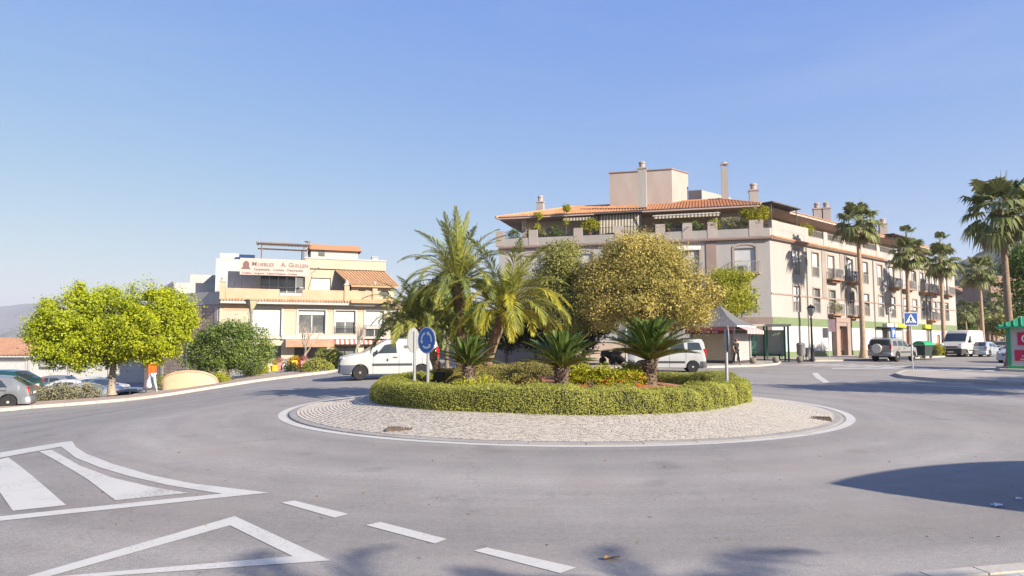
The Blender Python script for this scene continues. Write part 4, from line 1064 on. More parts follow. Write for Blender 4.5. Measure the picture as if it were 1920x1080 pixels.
b = MB(MS); b.add([(9.9,-0.32,zo+0.3),(13.5,-0.32,zo+0.3),(13.9,-0.95,zo-0.02),(9.9,-0.95,zo-0.02),(9.9,-0.95,zo-0.12),(13.9,-0.95,zo-0.12),(13.5,-0.32,zo-0.1),(9.9,-0.32,zo-0.1)], [(0,3,2,1),(3,4,5,2),(4,7,6,5),(2,5,6,1)]); b.build('eave_roof', MATS['sandy_tiles'], shop)
q = MB(MS); q.box(SW-0.65,SW-0.25,-0.3,-0.02,zo-0.1,zo+0.4); q.box(12.0,12.5,2.3,2.8,zu+0.2,zu+1.0-0.35); q.box(11.95,12.55,2.25,2.85,zu-0.1+0.75,zu+0.72); q.build('chimney', WHITEP, shop)
# penthouse with tiled roof, pergola, solar tank
b = MB(MS); b.box(6.9,10.9,3.2,7.0,zu+0.2,dz+9.55); o = b.build('penthouse_wall', WHITEP, shop)
b = MB(MS); rf = [(7.4,5.1,dz+10.25),(10.9,5.1,dz+10.2),(11.2,2.9,dz+9.5),(7.7,2.9,dz+9.62)]
b.add([(6.8,2.9,dz+9.55),(11.2,2.9,dz+9.55),(11.2,5.1,dz+10.3),(6.8,5.1,dz+10.3),(11.2,7.3,dz+9.55),(6.8,7.3,dz+9.55)], [(0,1,2,3),(3,2,4,5),(1,4,2),(0,3,5)]); b.build('penthouse_roof', TILEM, shop)
MB(MS).box(7.55,8.05,3.14,3.19,zu+0.7,zu+1.25).build('window', GLASS, shop)
q = MB(MS)
for x, y in ((2.9,2.8),(6.3,2.8),(2.9,6.0),(6.3,6.0)): q.bar((x,y,dz+7.9),(x,y,dz+9.75),0.05)
for y in (2.8,6.0): q.box(2.6,6.9,y-0.06,y+0.06,dz+9.75,dz+9.87)
o = q.build('pergola', mat('brown_timber',(0.20,0.11,0.065),0.8,0.2,4), shop)
q = MB(MS)
for k_ in range(26): q.bar((2.5+k_*0.17,2.4,dz+9.93),(2.5+k_*0.17+random.Random(k_).uniform(-.05,.05),6.4,dz+9.93+0.25),0.045,5)
q.build('reed_cover', mat('reed',(0.34,0.22,0.12),0.95,0.3,4), o, kind='stuff')
q = MB(MS @ Matrix.Translation((-0.3,3.0,dz+8.65)) @ Matrix.Rotation(R(90),4,'Y')); q.lathe([(0.05,0),(0.27,0.03),(0.27,1.45),(0.05,1.5)], 16); o = q.build('solar_tank', mat('tank_white',(0.6,0.62,0.64),0.35,0.05,3), shop, smooth=40)
q = MB(MS); q.add([(0.9,3.2,dz+8.9),(2.4,3.2,dz+8.9),(2.4,2.2,dz+8.36),(0.9,2.2,dz+8.36),(0.9,3.25,dz+8.84),(2.4,3.25,dz+8.84)], [(0,3,2,1),(0,1,5,4)]); q.bar((-0.2,3.0,dz+8.3),(-0.2,3.0,dz+8.6),0.03); q.bar((0.9,3.0,dz+8.3),(0.9,3.0,dz+8.6),0.03); q.build('solar_panel', mat('panel_blue',(0.03,0.05,0.1),0.15,0.1,3), o)
# dish aerial
q = MB(MS); q.bar((6.6,3.2,zu),(6.6,3.2,dz+10.2),0.025); q.lathe([(0.02,0),(0.22,0.05),(0.3,0.12)], 14, (6.6,3.0,dz+10.1)); q.build('aerial', FRAME, shop)
# signboard
SB_ = mat('signboard_pale',(0.42,0.35,0.32),0.6,0.05,2)
sx0, sx1, sz0, sz1 = 1.35, 6.65, dz+6.95, dz+8.28
sb = MB(MS).box(sx0,sx1,0.25,0.33,sz0,sz1).build('signboard', SB_, shop, label='long pale signboard with red and grey lettering')
RT = mat('sign_red_text',(0.17,0.085,0.08),0.6,0.05,3); GT = mat('sign_grey_text',(0.11,0.075,0.065),0.6,0.05,3)
for body, size, x, z, m_ in (('M',0.50,2.22,0.72,RT),('UEBLES',0.38,2.66,0.72,RT),('A.',0.50,4.42,0.72,RT),('G',0.50,4.98,0.72,RT),('UILLEN',0.38,5.33,0.72,RT),('Carpintería - Cocinas - Decoración',0.262,2.38,0.37,GT),('Tresillos - Lámparas - Tejidos Persianas - Cortinas',0.205,1.5,0.08,RT)):
    link('lettering', text_mesh(body, size, m_, 0.004, 'LEFT', 0.006), sb, mw=MS @ Matrix.Translation((sx0-1.35+x,0.244,sz0+z)) @ UP_TEXT)
q = MB(MS); q.lathe([(0.33,0),(0.33,0.006)], 20); 
q = MB(MS @ Matrix.Translation((1.8,0.244,sz0+0.8)) @ UP_TEXT); q.lathe([(0.05,0.0),(0.3,0.001),(0.3,0.006),(0.05,0.006)], 18, sx=0.8); q.add([(-0.38,-0.35,0.008),(0.35,-0.35,0.008),(0.2,-0.12,0.008),(-0.2,-0.1,0.008)],[(0,1,2,3)]); q.build('emblem', RT, sb)
q = MB(MS)
for x in (0.9,2.4,4.6,6.5): q.bar((x,-0.35,zt-0.1),(x+0.35,0.3,sz0+0.1),0.022,5)
q.bar((0.5,-0.3,zt-0.1),(0.75,0.3,zt+1.3),0.02,5); q.bar((1.5,0.3,zs),(1.5,0.3,sz0),0.025,5); q.build('signboard_strut', DARK, sb)
q = MB(MS); q.bar((6.7,0.3,sz0+0.2),(7.3,-0.5,sz0+0.7),0.02); q.ball((7.35,-0.55,sz0+0.7),0.11); q.build('lamp', FRAME, shop)
# bare brick party wall: bricks as pieces where near enough to tell, mortar behind
P1 = Vector((0,0,0)); DB = Vector((-0.84,0.54,0)).normalized(); WB = 10.2
MBk = facade_M(tuple(DB*WB), -DB)
b = MB(MBk); zbk = zf2-0.05
b.quad((0,0.012,-2.6),(WB,0.012,-2.6),(WB,0.012,zbk),(0,0.012,zbk)); b.build('side_wall', mat('brick_mortar',(0.34,0.28,0.24),0.95,0.1,2), shop)
rngb = random.Random(3); q = MB(MBk); big = []
row = 0; z = -2.55
while z < zbk-0.3:
    x = -0.2 if row % 2 else 0.0
    while x < WB-0.05:
        x0, x1 = max(0.01,x+0.012), min(WB-0.01,x+0.5-0.012); d_ = rngb.uniform(0.0,0.012)
        if x1-x0 > 0.05: big.append((x0,x1,z+0.012,z+0.27-0.012,d_))
        x += 0.5
    z += 0.27; row += 1
big.sort(key=lambda t: (abs(t[0]-8.0)*0.6 + abs(t[2]-3.2)))
bm_ = MB().box(0,0.476,-0.02,0,0,0.246).mesh('brick', BRICKM)
for k_, (x0,x1,z0,z1,d_) in enumerate(big):
    if k_ < 280: link('brick', bm_, shop, mw=MBk @ Matrix.Translation((x0,-d_,z0)) @ Matrix.Diagonal(((x1-x0)/0.476,1,1,1)))
    else: q.box(x0,x1,-0.02-d_,0.0-d_,z0,z1)
q.build('brick_field', BRICKM, shop, kind='stuff')
b = MB(MBk)
for x in (2.6, 6.2, 9.8): b.box(x-0.2,x+0.2,-0.05,-0.001,-2.6,zbk-0.2)
b.build('concrete_post', GREYW, shop)
b = MB(MBk); b.box(0.0,WB-0.002,-0.04,3,zbk,zbk+1.0); b.add([(0,-0.04,zbk+1.002),(3.5,-0.04,zbk+2.0),(3.5,3,zbk+2.0),(0,3,zbk+1.002),(3.5,-0.04,zbk+1.002),(3.5,3,zbk+1.002)], [(0,4,1),(0,1,2,3),(1,4,5,2)]); b.build('upper_side_wall', GREYW, shop)
b = MB(MBk); b.prism([(3.52,-0.04),(3.9,-0.05),(7.6,4.0),(3.52,4.0)], zbk+1.004, zbk+1.98); b.build('upper_side_wall', WHITEP, shop)
b = MB(MS); b.box(SW-0.001,SW+0.05,0,9,-0.6,zf2); b.quad((SW,9,-0.6),(-3,9,-0.6),(-3,9,zf2+3),(SW,9,zf2+3)); b.box(0.02,SW,0.52,9,zf2-0.06,zf2-0.03); b.box(-2.0,13.1,2.4,8.9,zf2+0.01,zf2+0.05); b.build('back_wall', GREYW, shop)

# ------------------------------------------------------------------ long low white building beyond the car park
def hz(px, py, d): return at(px, py, d)
WX0, WX1, WY = -75.0, -33.5, 70.0
lw_ = thing('warehouse', 'long low white building with terracotta roof beyond the car park', 'building', (WX0, WY, -2.7))
Wl = WX1-WX0
wo_ = [(x, x+2.9, 1.45, 2.35) for x in np.arange(2.0, Wl-3, 4.1)]
b = MB(); wall_open(b, Wl, 0, 2.95, wo_, 0.2); b.quad((Wl,0,0),(Wl,9,0),(Wl,9,2.95),(Wl,0,2.95)); b.quad((0,9,0),(0,0,0),(0,0,2.95),(0,9,2.95)); b.build('wall', mat('warehouse_white',(0.45,0.445,0.435),0.9,0.05,0.6), lw_)
for k_, o in enumerate(wo_): window(lw_, Matrix.Identity(4), o[0], o[2], 2.9, 0.9, (0.98,0.98,0.6,0.98)[k_%4], 2, depth=0.15)
b = MB()
for o in wo_: b.box(o[0]-0.9,o[0]-0.6,-0.1,-0.001,0,2.94)
b.build('pilaster', WHITEP, lw_)
b = MB(); b.box(-0.4,Wl+0.4,-0.5,0.0-0.002,2.78,2.98); b.build('fascia', FRAME, lw_)
rm = mat('pale_terracotta_roof',(0.34,0.19,0.13),0.9,0.12,1.2)
b = MB(); b.add([(-0.5,-0.6,2.99),(Wl+0.5,-0.6,2.99),(Wl+0.5,4.5,4.75),(-0.5,4.5,4.75),(Wl+0.5,9.6,2.99),(-0.5,9.6,2.99)], [(0,1,2,3),(3,2,4,5),(1,4,2),(0,3,5)]); b.build('roof', rm, lw_)
b = MB()
for k_ in range(int(Wl/0.4)): b.tube([(-0.4+k_*0.4,-0.62,3.02),(-0.4+k_*0.4,4.5,4.78)], 0.07, 5)
b.build('tile_field', rm, lw_, kind='stuff')
b = MB()
for x in (6,14,22,30): b.box(x,x+0.4,4.7,5.1,4.6,5.25)
b.build('chimney', GREYW, lw_)
cp = [(WX0-10,WY-25),(-20.5,46.5),(-20.5,40.5),(-26,36.5),(-45,36),(WX0-10,40)]
poly_slab('car_park', [(-85,70),(-33,70),(-25,60),(-24,44.5),(-26.5,40.5),(-60,36.5),(-85,37)], ASPH, 0.02, 0.05, zf=lambda x,y: -2.5)
# a few far roofs below the horizon on the left
frnd = random.Random(11)
for k_, (px, d, w_, h_, c) in enumerate(((15,150,22,4.0,0),(60,170,14,5.0,1),(-60,140,18,4.2,1),(215,130,9,4.6,0))):
    p = at(px, 640, d); t = thing('far_house', ('wide terracotta-roofed house at the left edge behind the long warehouse','small pale house with a water tank on its roof, far left','low house beyond the left edge of the warehouse','pale house far behind the round-crowned tree')[k_], 'house', (p.x, d, -5.0), 0.1*k_)
    MB().box(-w_/2,w_/2,0,8,0,h_).build('wall', WHITEP, t)
    MB().add([(-w_/2-.3,-.3,h_),(w_/2+.3,-.3,h_),(w_/2+.3,4,h_+1.6),(-w_/2-.3,4,h_+1.6),(w_/2+.3,8.3,h_),(-w_/2-.3,8.3,h_)], [(0,1,2,3),(3,2,4,5),(1,4,2),(0,3,5)]).build('roof', rm, t)
    q = MB()
    for x in (-w_*0.3, 0, w_*0.3): q.box(x-.5,x+.5,-0.03,-0.002,h_-2.4,h_-1.2)
    q.build('window', GLASS, t)
    q = MB(); q.box(-2,-1,3.4,4.6,h_+1.3,h_+2.9); q.box(0.6,2.2,3.6,4.4,h_+1.3,h_+2.2); q.build('roof_tank', GREYW, t)

# ------------------------------------------------------------------ gap between shop and palms: pale houses down the street
for k_, (x, y, w_, dd, h_, rz, lab) in enumerate(((-16.5,84,8,8,6.2,0.2,'pale house with a tiled roof glimpsed right of the furniture shop'),(-10.0,98,9,8,4.6,-0.1,'low white house down the street between shop and palms'),(-3.0,92,8,8,5.0,0.1,'low white house hidden behind the palm fronds'))):
    t = thing('house', lab, 'house', (x, y, -0.5), rz)
    wo2 = [(1.2,2.4,0.9,2.2),(4.6,5.8,0.9,2.2)] + ([(1.2,2.4,3.6,4.9),(4.6,5.8,3.6,4.9)] if h_ > 5.5 else [])
    b = MB(); wall_open(b, w_, 0, h_, wo2, 0.2); b.quad((w_,0,0),(w_,dd,0),(w_,dd,h_),(w_,0,h_)); b.quad((0,dd,0),(0,0,0),(0,0,h_),(0,dd,h_)); b.build('wall', WHITEP, t)
    for o in wo2: window(t, Matrix.Identity(4), o[0], o[2], 1.2, 1.3, 0.5, 1)
    MB().add([(-.3,-.3,h_),(w_+.3,-.3,h_),(w_+.3,dd/2,h_+1.3),(-.3,dd/2,h_+1.3),(w_+.3,dd+.3,h_),(-.3,dd+.3,h_)], [(0,1,2,3),(3,2,4,5),(1,4,2),(0,3,5)]).build('roof', rm, t)

# ------------------------------------------------------------------ apartment blocks far down the right-hand street
FARB = mat('far_render',(0.42,0.32,0.25),0.9,0.15,0.3); FARB2 = mat('far_render_rose',(0.36,0.24,0.19),0.9,0.15,0.3)
for k_, (px, d, w_, h_, m_, lab) in enumerate(((1853,150,16,10.5,FARB2,'brownish apartment block with balconies far down the palm avenue'),(1905,125,16,10.5,FARB,'tan apartment block behind the green-roofed kiosk'),(1812,185,12,7.5,FARB,'small ochre block at the end of the avenue'),(1990,110,20,11,FARB2,'rose apartment block beyond the right edge'))):
    p = at(px, 640, d); t = thing('apartment_building', lab, 'building', (p.x, d, 0.2), R(-8))
    wo2 = [(x, x+1.3, z, z+1.7) for x in np.arange(-w_/2+1, w_/2-1.5, 2.6) for z in np.arange(1.0, h_-2, 3.0)]
    b = MB(); wall_open(b, w_/2, 0, h_, wo2, 0.25, -w_/2); b.quad((-w_/2,9,0),(-w_/2,0,0),(-w_/2,0,h_),(-w_/2,9,h_)); b.build('wall', m_, t)
    for o in wo2: window(t, Matrix.Identity(4), o[0], o[2], 1.3, 1.7, 0.45, 1)
    q = MB()
    for z in np.arange(0.9, h_-2, 3.0):
        for x in np.arange(-w_/2+0.6, w_/2-2.5, 5.2): q.box(x,x+2.6,-1.0,-0.002,z-0.15,z); q.box(x,x+2.6,-1.0,-0.95,z+0.002,z+0.9)
    q.build('balcony', m_, t)
    b = MB(); b.add([(-w_/2-.5,-.5,h_),(w_/2+.5,-.5,h_),(w_/2+.5,4.5,h_+1.6),(-w_/2-.5,4.5,h_+1.6),(w_/2+.5,9.5,h_),(-w_/2-.5,9.5,h_)], [(0,1,2,3),(3,2,4,5),(1,4,2),(0,3,5)]); b.build('roof', rm, t)

# ------------------------------------------------------------------ hills and mountains
def ridge(name, pts, d, depth, m, seed=0, base=-12, rough=0.05, nsub=10, rows=26):
    """a hill whose skyline passes through the photo points at distance d; built as solid terrain"""
    rnd = np.random.default_rng(seed); sky_ = [at(px, py, d) for px, py in pts]
    xs = np.array([p.x for p in sky_]); zs_ = np.array([p.z for p in sky_])
    X = np.linspace(xs[0], xs[-1], nsub*len(pts)); Z = np.interp(X, xs, zs_)
    span = xs[-1]-xs[0]; H = max(zs_)-base
    for o in range(4): 
        k_ = 2**o*5/span*2*math.pi; Z = Z + rough*H*0.5/(o+1)*np.sin(k_*X + rnd.random()*6)
    b = MB(); n_ = len(X); vs = []
    for j in range(-rows, rows+1):
        t = j/rows; f = (0.5+0.5*math.cos(math.pi*t))
        for i in range(n_):
            e = 1.0
            g_ = 0.10*H*(math.sin(i*0.7+j*0.5)+math.sin(i*0.33-j*0.8+seed))*f*(1-f)*2
            vs.append((X[i]*(1+t*depth/d), d + t*depth, base + (Z[i]-base)*f*e + g_))
    b.add(vs, [(j*n_+i, j*n_+i+1, (j+1)*n_+i+1, (j+1)*n_+i) for j in range(2*rows) for i in range(n_-1)])
    return structure(b.build(name, m, smooth=80))
HILLM = mat('hill_scrub',(0.075,0.085,0.04),0.95,0.5,0.05,0.0,1,col2=(0.12,0.115,0.06))
MTN = mat('mountain_scrub',(0.11,0.10,0.07),0.95,0.35,0.004)
ridge('hills', [(1500,600),(1640,560),(1720,530),(1790,496),(1835,477),(1880,464),(1930,458),(2020,452),(2160,470),(2400,520)], 620, 330, HILLM, 3, -8, 0.02)
ridge('hills', [(1660,640),(1740,585),(1790,528),(1822,514),(1850,520),(1900,560),(1990,600)], 380, 110, HILLM, 5, -6, 0.02)
ridge('mountains', [(-700,600),(-400,560),(-150,577),(0,574),(30,571),(70,568),(140,564),(220,566),(300,572),(380,580),(520,600),(700,622),(900,640)], 5200, 1500, MTN, 7, -60, 0.03)
ridge('mountains', [(-300,640),(-60,634),(0,628),(20,621),(45,613),(70,609),(100,609),(140,614),(190,622),(260,634),(330,641)], 3000, 500, MTN, 9, -60, 0.02)
# ================================================================== PLANTS
BARK = mat('bark', (0.16,0.125,0.095), 0.95, 0.3, 6, 0.6, 30, streak=4)
PALEBARK = mat('pale_bark', (0.30,0.25,0.20), 0.95, 0.25, 5, 0.5, 30, streak=3)
PALMBARK = mat('palm_bark', (0.23,0.165,0.115), 0.95, 0.35, 8, 0.7, 30)
ORANGEBARK = mat('orange_palm_bark', (0.33,0.235,0.165), 0.95, 0.25, 5, 0.5, 25)  # lighter, more orange palm bark
L_HEDGE = leaf_mat('hedge_leaf', [(0.16, 0.174, 0.036), (0.329, 0.337, 0.068), (0.488, 0.475, 0.107)], 0.28, pscale=1.6, patch=0.9)
L_FICUS = leaf_mat('ficus_leaf', [(0.131, 0.176, 0.02), (0.35, 0.403, 0.023), (0.579, 0.571, 0.032)], 0.35, 0.4, pscale=0.5)
L_CITRUS = leaf_mat('citrus_leaf', [(0.045, 0.09, 0.026), (0.128, 0.187, 0.041), (0.284, 0.322, 0.083)], 0.25, 0.35)
L_OLIVE = leaf_mat('tawny_leaf', [(0.191, 0.175, 0.046), (0.393, 0.329, 0.091), (0.585, 0.448, 0.153)], 0.25, pscale=0.45, patch=1.3)
L_OLIVE2 = leaf_mat('olive_leaf', [(0.108, 0.12, 0.043), (0.268, 0.268, 0.076), (0.462, 0.418, 0.119)], 0.25, pscale=0.5, patch=1.2)
L_LIME = leaf_mat('lime_leaf', [(0.147, 0.182, 0.025), (0.345, 0.353, 0.038), (0.5, 0.458, 0.061)], 0.3, pscale=0.7)
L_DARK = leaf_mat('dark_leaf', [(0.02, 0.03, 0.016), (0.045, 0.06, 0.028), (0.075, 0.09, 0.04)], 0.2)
L_GREY = leaf_mat('greygreen_leaf', [(0.138, 0.138, 0.081), (0.23, 0.218, 0.132), (0.31, 0.282, 0.172)], 0.2)
L_YEL = leaf_mat('yellow_leaf', [(0.144, 0.18, 0.014), (0.312, 0.312, 0.018), (0.456, 0.396, 0.024)], 0.35)
L_BROWN = leaf_mat('brown_green_leaf', [(0.112, 0.098, 0.036), (0.231, 0.203, 0.056), (0.308, 0.28, 0.073)], 0.25, pscale=2)
L_PALM = leaf_mat('palm_leaflet', [(0.136, 0.174, 0.039), (0.318, 0.333, 0.068), (0.514, 0.484, 0.121)], 0.3, 0.45, pscale=0.8)
L_PALMD = leaf_mat('dark_palm_leaflet', [(0.07, 0.112, 0.036), (0.168, 0.203, 0.056), (0.308, 0.308, 0.084)], 0.25, 0.45, pscale=0.8)
L_PALMY = leaf_mat('golden_palm_leaflet', [(0.242, 0.261, 0.028), (0.447, 0.409, 0.047), (0.669, 0.502, 0.083)], 0.35, 0.45, pscale=0.8)
L_CYCAD = leaf_mat('cycad_leaflet', [(0.036, 0.072, 0.018), (0.078, 0.132, 0.026), (0.18, 0.234, 0.05)], 0.2, 0.3, pscale=1.2)
L_FAN = leaf_mat('fan_leaf', [(0.081, 0.106, 0.044), (0.175, 0.194, 0.069), (0.312, 0.294, 0.119)], 0.25, 0.4, pscale=0.6)
L_FLOWER = leaf_mat('orange_petal', [(0.45, 0.05, 0.01), (0.55, 0.14, 0.015), (0.5, 0.25, 0.02)], 0.3)
L_DRY = leaf_mat('dry_frond', [(0.15, 0.11, 0.06), (0.24, 0.18, 0.1), (0.3, 0.22, 0.12)], 0.2)
STALK = mat('frond_stalk', (0.17,0.16,0.05), 0.7, 0.2, 5)

# ---------------------------------------------------------------- hedge ring of the roundabout
def hedge_top(a):
    """height and width of the clipped hedge at angle a (uneven by hand clipping)"""
    return 0.47 + 0.035*math.sin(3*a+1.1) + 0.025*math.sin(7*a+0.4) + 0.02*math.sin(13*a), 0.46 + 0.03*math.sin(5*a+2) + 0.02*math.sin(11*a)

def hedge_mesh(path, closed, seed, leaf, dens, base=None, core_m=None):
    """path: list of (x,y,z,h,halfwidth). returns (leaf mesh, core mesh)"""
    rng = np.random.default_rng(seed); P = np.array(path); n_ = len(P)
    T = np.roll(P[:,:2],-1,0) - np.roll(P[:,:2],1,0)
    if not closed: T[0] = P[1,:2]-P[0,:2]; T[-1] = P[-1,:2]-P[-2,:2]
    T = unit(T); N = np.stack([T[:,1], -T[:,0]], 1)
    m_ = 18; vs = []; an = np.linspace(0, math.pi, m_+1)
    # rounded box profile by superellipse
    def prof(t, ex=0.42):
        c, s = np.cos(t), np.sin(t); return np.sign(c)*np.abs(c)**ex, np.abs(s)**ex
    # leaves
    seg = np.linalg.norm(np.roll(P[:,:2],-1,0)-P[:,:2],axis=1); 
    if not closed: seg[-1] = 0
    area = (seg*(2*P[:,3]+2*P[:,4])).sum(); cnt = int(area*dens)
    i = rng.choice(n_, cnt, p=seg/seg.sum()); f = rng.random((cnt,1)); j = (i+1) % n_
    Q = P[i]*(1-f) + P[j]*f; NN = unit(N[i]*(1-f)+N[j]*f)
    # sample the outline by length: sides and top
    h, w_ = Q[:,3], Q[:,4]; u = rng.random(cnt)*(2*h+2*w_)
    t = np.where(u < h, np.arctan2((u/h)**2.2, 1), np.where(u > h+2*w_, math.pi-np.arctan2(((2*h+2*w_-u)/h)**2.2, 1), 0))
    top = (u >= h) & (u <= h+2*w_)
    c_top = 1-(u-h)/w_; cx_ = np.where(top, c_top, prof(t)[0]); 
    sy = np.where(top, (1-np.minimum(0.9999,np.abs(c_top))**5)**0.2, np.clip(np.where(u < h, u/h, (2*h+2*w_-u)/h), 0, 1))
    side = ~top; cx_ = np.where(side, np.where(u < h, 1, -1)*(1-sy**6*0.25), cx_*0.93)
    lump = 1 + 0.05*np.sin(Q[:,0]*5.1+Q[:,1]*3.3+sy*4) + 0.04*np.sin(Q[:,0]*11+Q[:,1]*13)
    depth = rng.random(cnt)**2*0.05
    out = cx_*(w_*lump-depth); zz = Q[:,2] + sy*h*lump - depth*top + rng.normal(0,0.008,cnt) + top*np.abs(rng.normal(0,0.022,cnt))
    X = np.stack([Q[:,0]+NN[:,0]*out, Q[:,1]+NN[:,1]*out, zz], 1)
    D = np.stack([NN[:,0]*cx_, NN[:,1]*cx_, 0.15+1.1*top], 1)
    leafm = np_mesh('foliage', leaf_quads(X, unit(D), leaf, 0.62, rng, 0.5), 4, L_HEDGE)
    # dark core of twigs just below the leaves
    b = MB(); k = []
    for q in range(n_):
        for a in np.linspace(0, math.pi, 13):
            c, s = prof(np.array([a]), 0.45); o = float(c[0])*(P[q,4]-0.07); vs.append((P[q,0]+N[q,0]*o, P[q,1]+N[q,1]*o, P[q,2]-0.05+float(s[0])*(P[q,3]-0.02)))
    nn = n_ if closed else n_-1
    b.add(vs, [(q*13+a, ((q+1)%n_)*13+a, ((q+1)%n_)*13+a+1, q*13+a+1) for q in range(nn) for a in range(12)])
    if not closed: b.add([vs[a] for a in range(13)], [tuple(range(13))]); b.add([vs[(n_-1)*13+a] for a in range(13)], [tuple(range(12,-1,-1))])
    return leafm, b.mesh('twigs', mat('hedge_twigs',(0.035,0.035,0.015),0.95,0.3,6))
pts = []
for k in range(150):
    a = 2*math.pi*k/150; h, w_ = hedge_top(a); r_ = R_HEDGE + 0.03*math.sin(4*a)
    pts.append((r_*math.cos(a), r_*math.sin(a), mz(4.62)-0.02, h+0.02, w_))
hg = thing('hedge', 'clipped green ring hedge round the middle of the roundabout', 'hedge', (CX, CY, 0))
lm, cm_ = hedge_mesh(pts, True, 4, 0.026, 4200)
link('foliage', lm, hg); link('twigs', cm_, hg)
# low inner hedge on the mound, behind the cycads
def spline(ctrl, n_):
    c = np.array(ctrl, float); t = np.linspace(0, len(c)-1, n_); out = []
    for q in t:
        i = min(int(q), len(c)-2); f = q-i; p0, p1, p2, p3 = c[max(i-1,0)], c[i], c[i+1], c[min(i+2,len(c)-1)]
        out.append(0.5*((2*p1)+(-p0+p2)*f+(2*p0-5*p1+4*p2-p3)*f*f+(-p0+3*p1-3*p2+p3)*f**3))
    return out
pts = []
for x, y in spline([(-1.95,18.2),(-1.0,19.1),(0.3,19.7),(1.7,19.9)], 40):
    r_ = math.hypot(x-CX, y-CY); pts.append((x-CX, y-CY, mz(r_)-0.03, 0.42+0.03*math.sin(x*5), 0.30))
h2 = thing('hedge', 'low brownish inner hedge row on the mound behind the cycads', 'hedge', (CX, CY, 0))
lm, cm_ = hedge_mesh(pts, False, 8, 0.032, 2300); lm.materials[0] = L_BROWN
link('foliage', lm, h2); link('twigs', cm_, h2)

def shrub(name, label, cat, loc, lobes, m, nclump, per, size, seed, spread=0.08, group=None, stem=True, aspect=0.55, shell=0.5):
    t = thing(name, label, cat, loc, 0, group)
    crown(t, lobes, m, nclump, per, size, seed, spread, shell, aspect, bottom=-0.02, name='foliage')
    if stem:
        rnd = random.Random(seed); q = MB()
        for l in lobes:
            for _ in range(3):
                q.tube([(l[0]*0.4,l[1]*0.4,-0.05),(l[0]*0.8+rnd.uniform(-.3,.3)*l[3],l[1]*0.8+rnd.uniform(-.3,.3)*l[4],l[2]*0.5),(l[0]+rnd.uniform(-.5,.5)*l[3],l[1]+rnd.uniform(-.5,.5)*l[4],l[2]+l[5]*0.3)], [0.02,0.014,0.006], 5)
        q.build('stems', BARK, t)
    return t
def isl_z(x, y): return mz(math.hypot(x-CX, y-CY))
def on_isle(px, d):
    x = (px-960)/1280*d; return (x, d, isl_z(x, d))
shrub('low_shrub', 'bright yellow-green low shrub left of the middle cycad', 'shrub', on_isle(898, 15.2), [(-0.25,0,0.1,0.32,0.3,0.17),(0.15,0.05,0.13,0.35,0.3,0.2)], L_LIME, 160, 26, 0.05, 1, 0.06)
shrub('low_shrub', 'rounded green and brown low shrub beside the middle cycad', 'shrub', on_isle(975, 15.3), [(-0.05,0,0.18,0.42,0.36,0.26),(0.2,0.05,0.15,0.3,0.3,0.22)], L_BROWN, 220, 26, 0.05, 2, 0.06)
shrub('flower_bed', 'bed of yellow-green shrubs between the middle and right cycads', 'flower bed', on_isle(1115, 15.9), [(-0.35,0,0.12,0.4,0.3,0.26),(0.2,0.05,0.12,0.45,0.35,0.3),(0.75,0.1,0.1,0.4,0.3,0.24)], L_YEL, 300, 26, 0.055, 3, 0.06)
fl = shrub('flowers', 'orange-red flowers in front of the yellow-green bed by the right cycad', 'flowers', on_isle(1165, 15.3), [(-0.75,0.25,0.12,0.3,0.2,0.2),(-0.1,0,0.12,0.4,0.25,0.16),(0.3,0.05,0.14,0.3,0.2,0.2)], L_FLOWER, 22, 12, 0.04, 4, 0.05)
shrub('low_shrub', 'leafy green shrub tucked behind the flower bed', 'shrub', on_isle(1185, 16.9), [(0,0,0.2,0.35,0.3,0.3)], L_LIME, 90, 26, 0.055, 5, 0.06)
shrub('low_shrub', 'bright green shrub just right of the middle cycad trunk', 'shrub', on_isle(1080, 16.6), [(0,0,0.22,0.3,0.3,0.32)], L_LIME, 90, 26, 0.055, 6, 0.06)

# ---------------------------------------------------------------- feather palms and cycads
def pinnate(L, e0, droop, ll, lw, npairs, vee=30, sweep=50, hang=0.25, t0=0.15, seed=0, wob=6, rach=0.014):
    rnd = random.Random(seed); n_ = 14; pts = [Vector((0,0,0))]; tg = []
    for i in range(n_+1):
        a = R(e0 - droop*(i/n_)**1.4); tg.append(Vector((math.cos(a),0,math.sin(a))))
        if i < n_: pts.append(pts[-1] + tg[-1]*L/n_)
    b = MB(); b.k = 0; b.tube(pts, [rach*(1-0.8*i/n_)+0.002 for i in range(n_+1)], 4); b.k = 1
    for k in range(npairs):
        t = t0 + (1-t0)*k/(npairs-1); q = min(n_-1, int(t*n_)); f = t*n_-q; p = pts[q].lerp(pts[q+1], f); T = tg[q].lerp(tg[min(n_,q+1)], f).normalized()
        N = Vector((-T.z,0,T.x)); s = min(1, (t-t0)/0.12+0.35)*(1-0.75*max(0,(t-0.6)/0.4)**1.5); ln = ll*s
        for sg in (-1,1):
            sw = R(sweep - 22*t + rnd.uniform(-wob,wob)); ve = R(vee + rnd.uniform(-wob*2,wob*2))
            d = (T*math.cos(sw) + (Vector((0,sg,0))*math.cos(ve) + N*math.sin(ve))*math.sin(sw)).normalized()
            l_ = ln*rnd.uniform(0.85,1.1); e = p + d*l_ - Vector((0,0,hang*l_)); m = p + d*l_*0.45 - Vector((0,0,hang*l_*0.2))
            wv = d.cross(N if abs(d.dot(N)) < 0.9 else T).normalized()*lw*0.5
            b.add([p, m+wv, e, m-wv], [(0,1,2,3)])
    return b
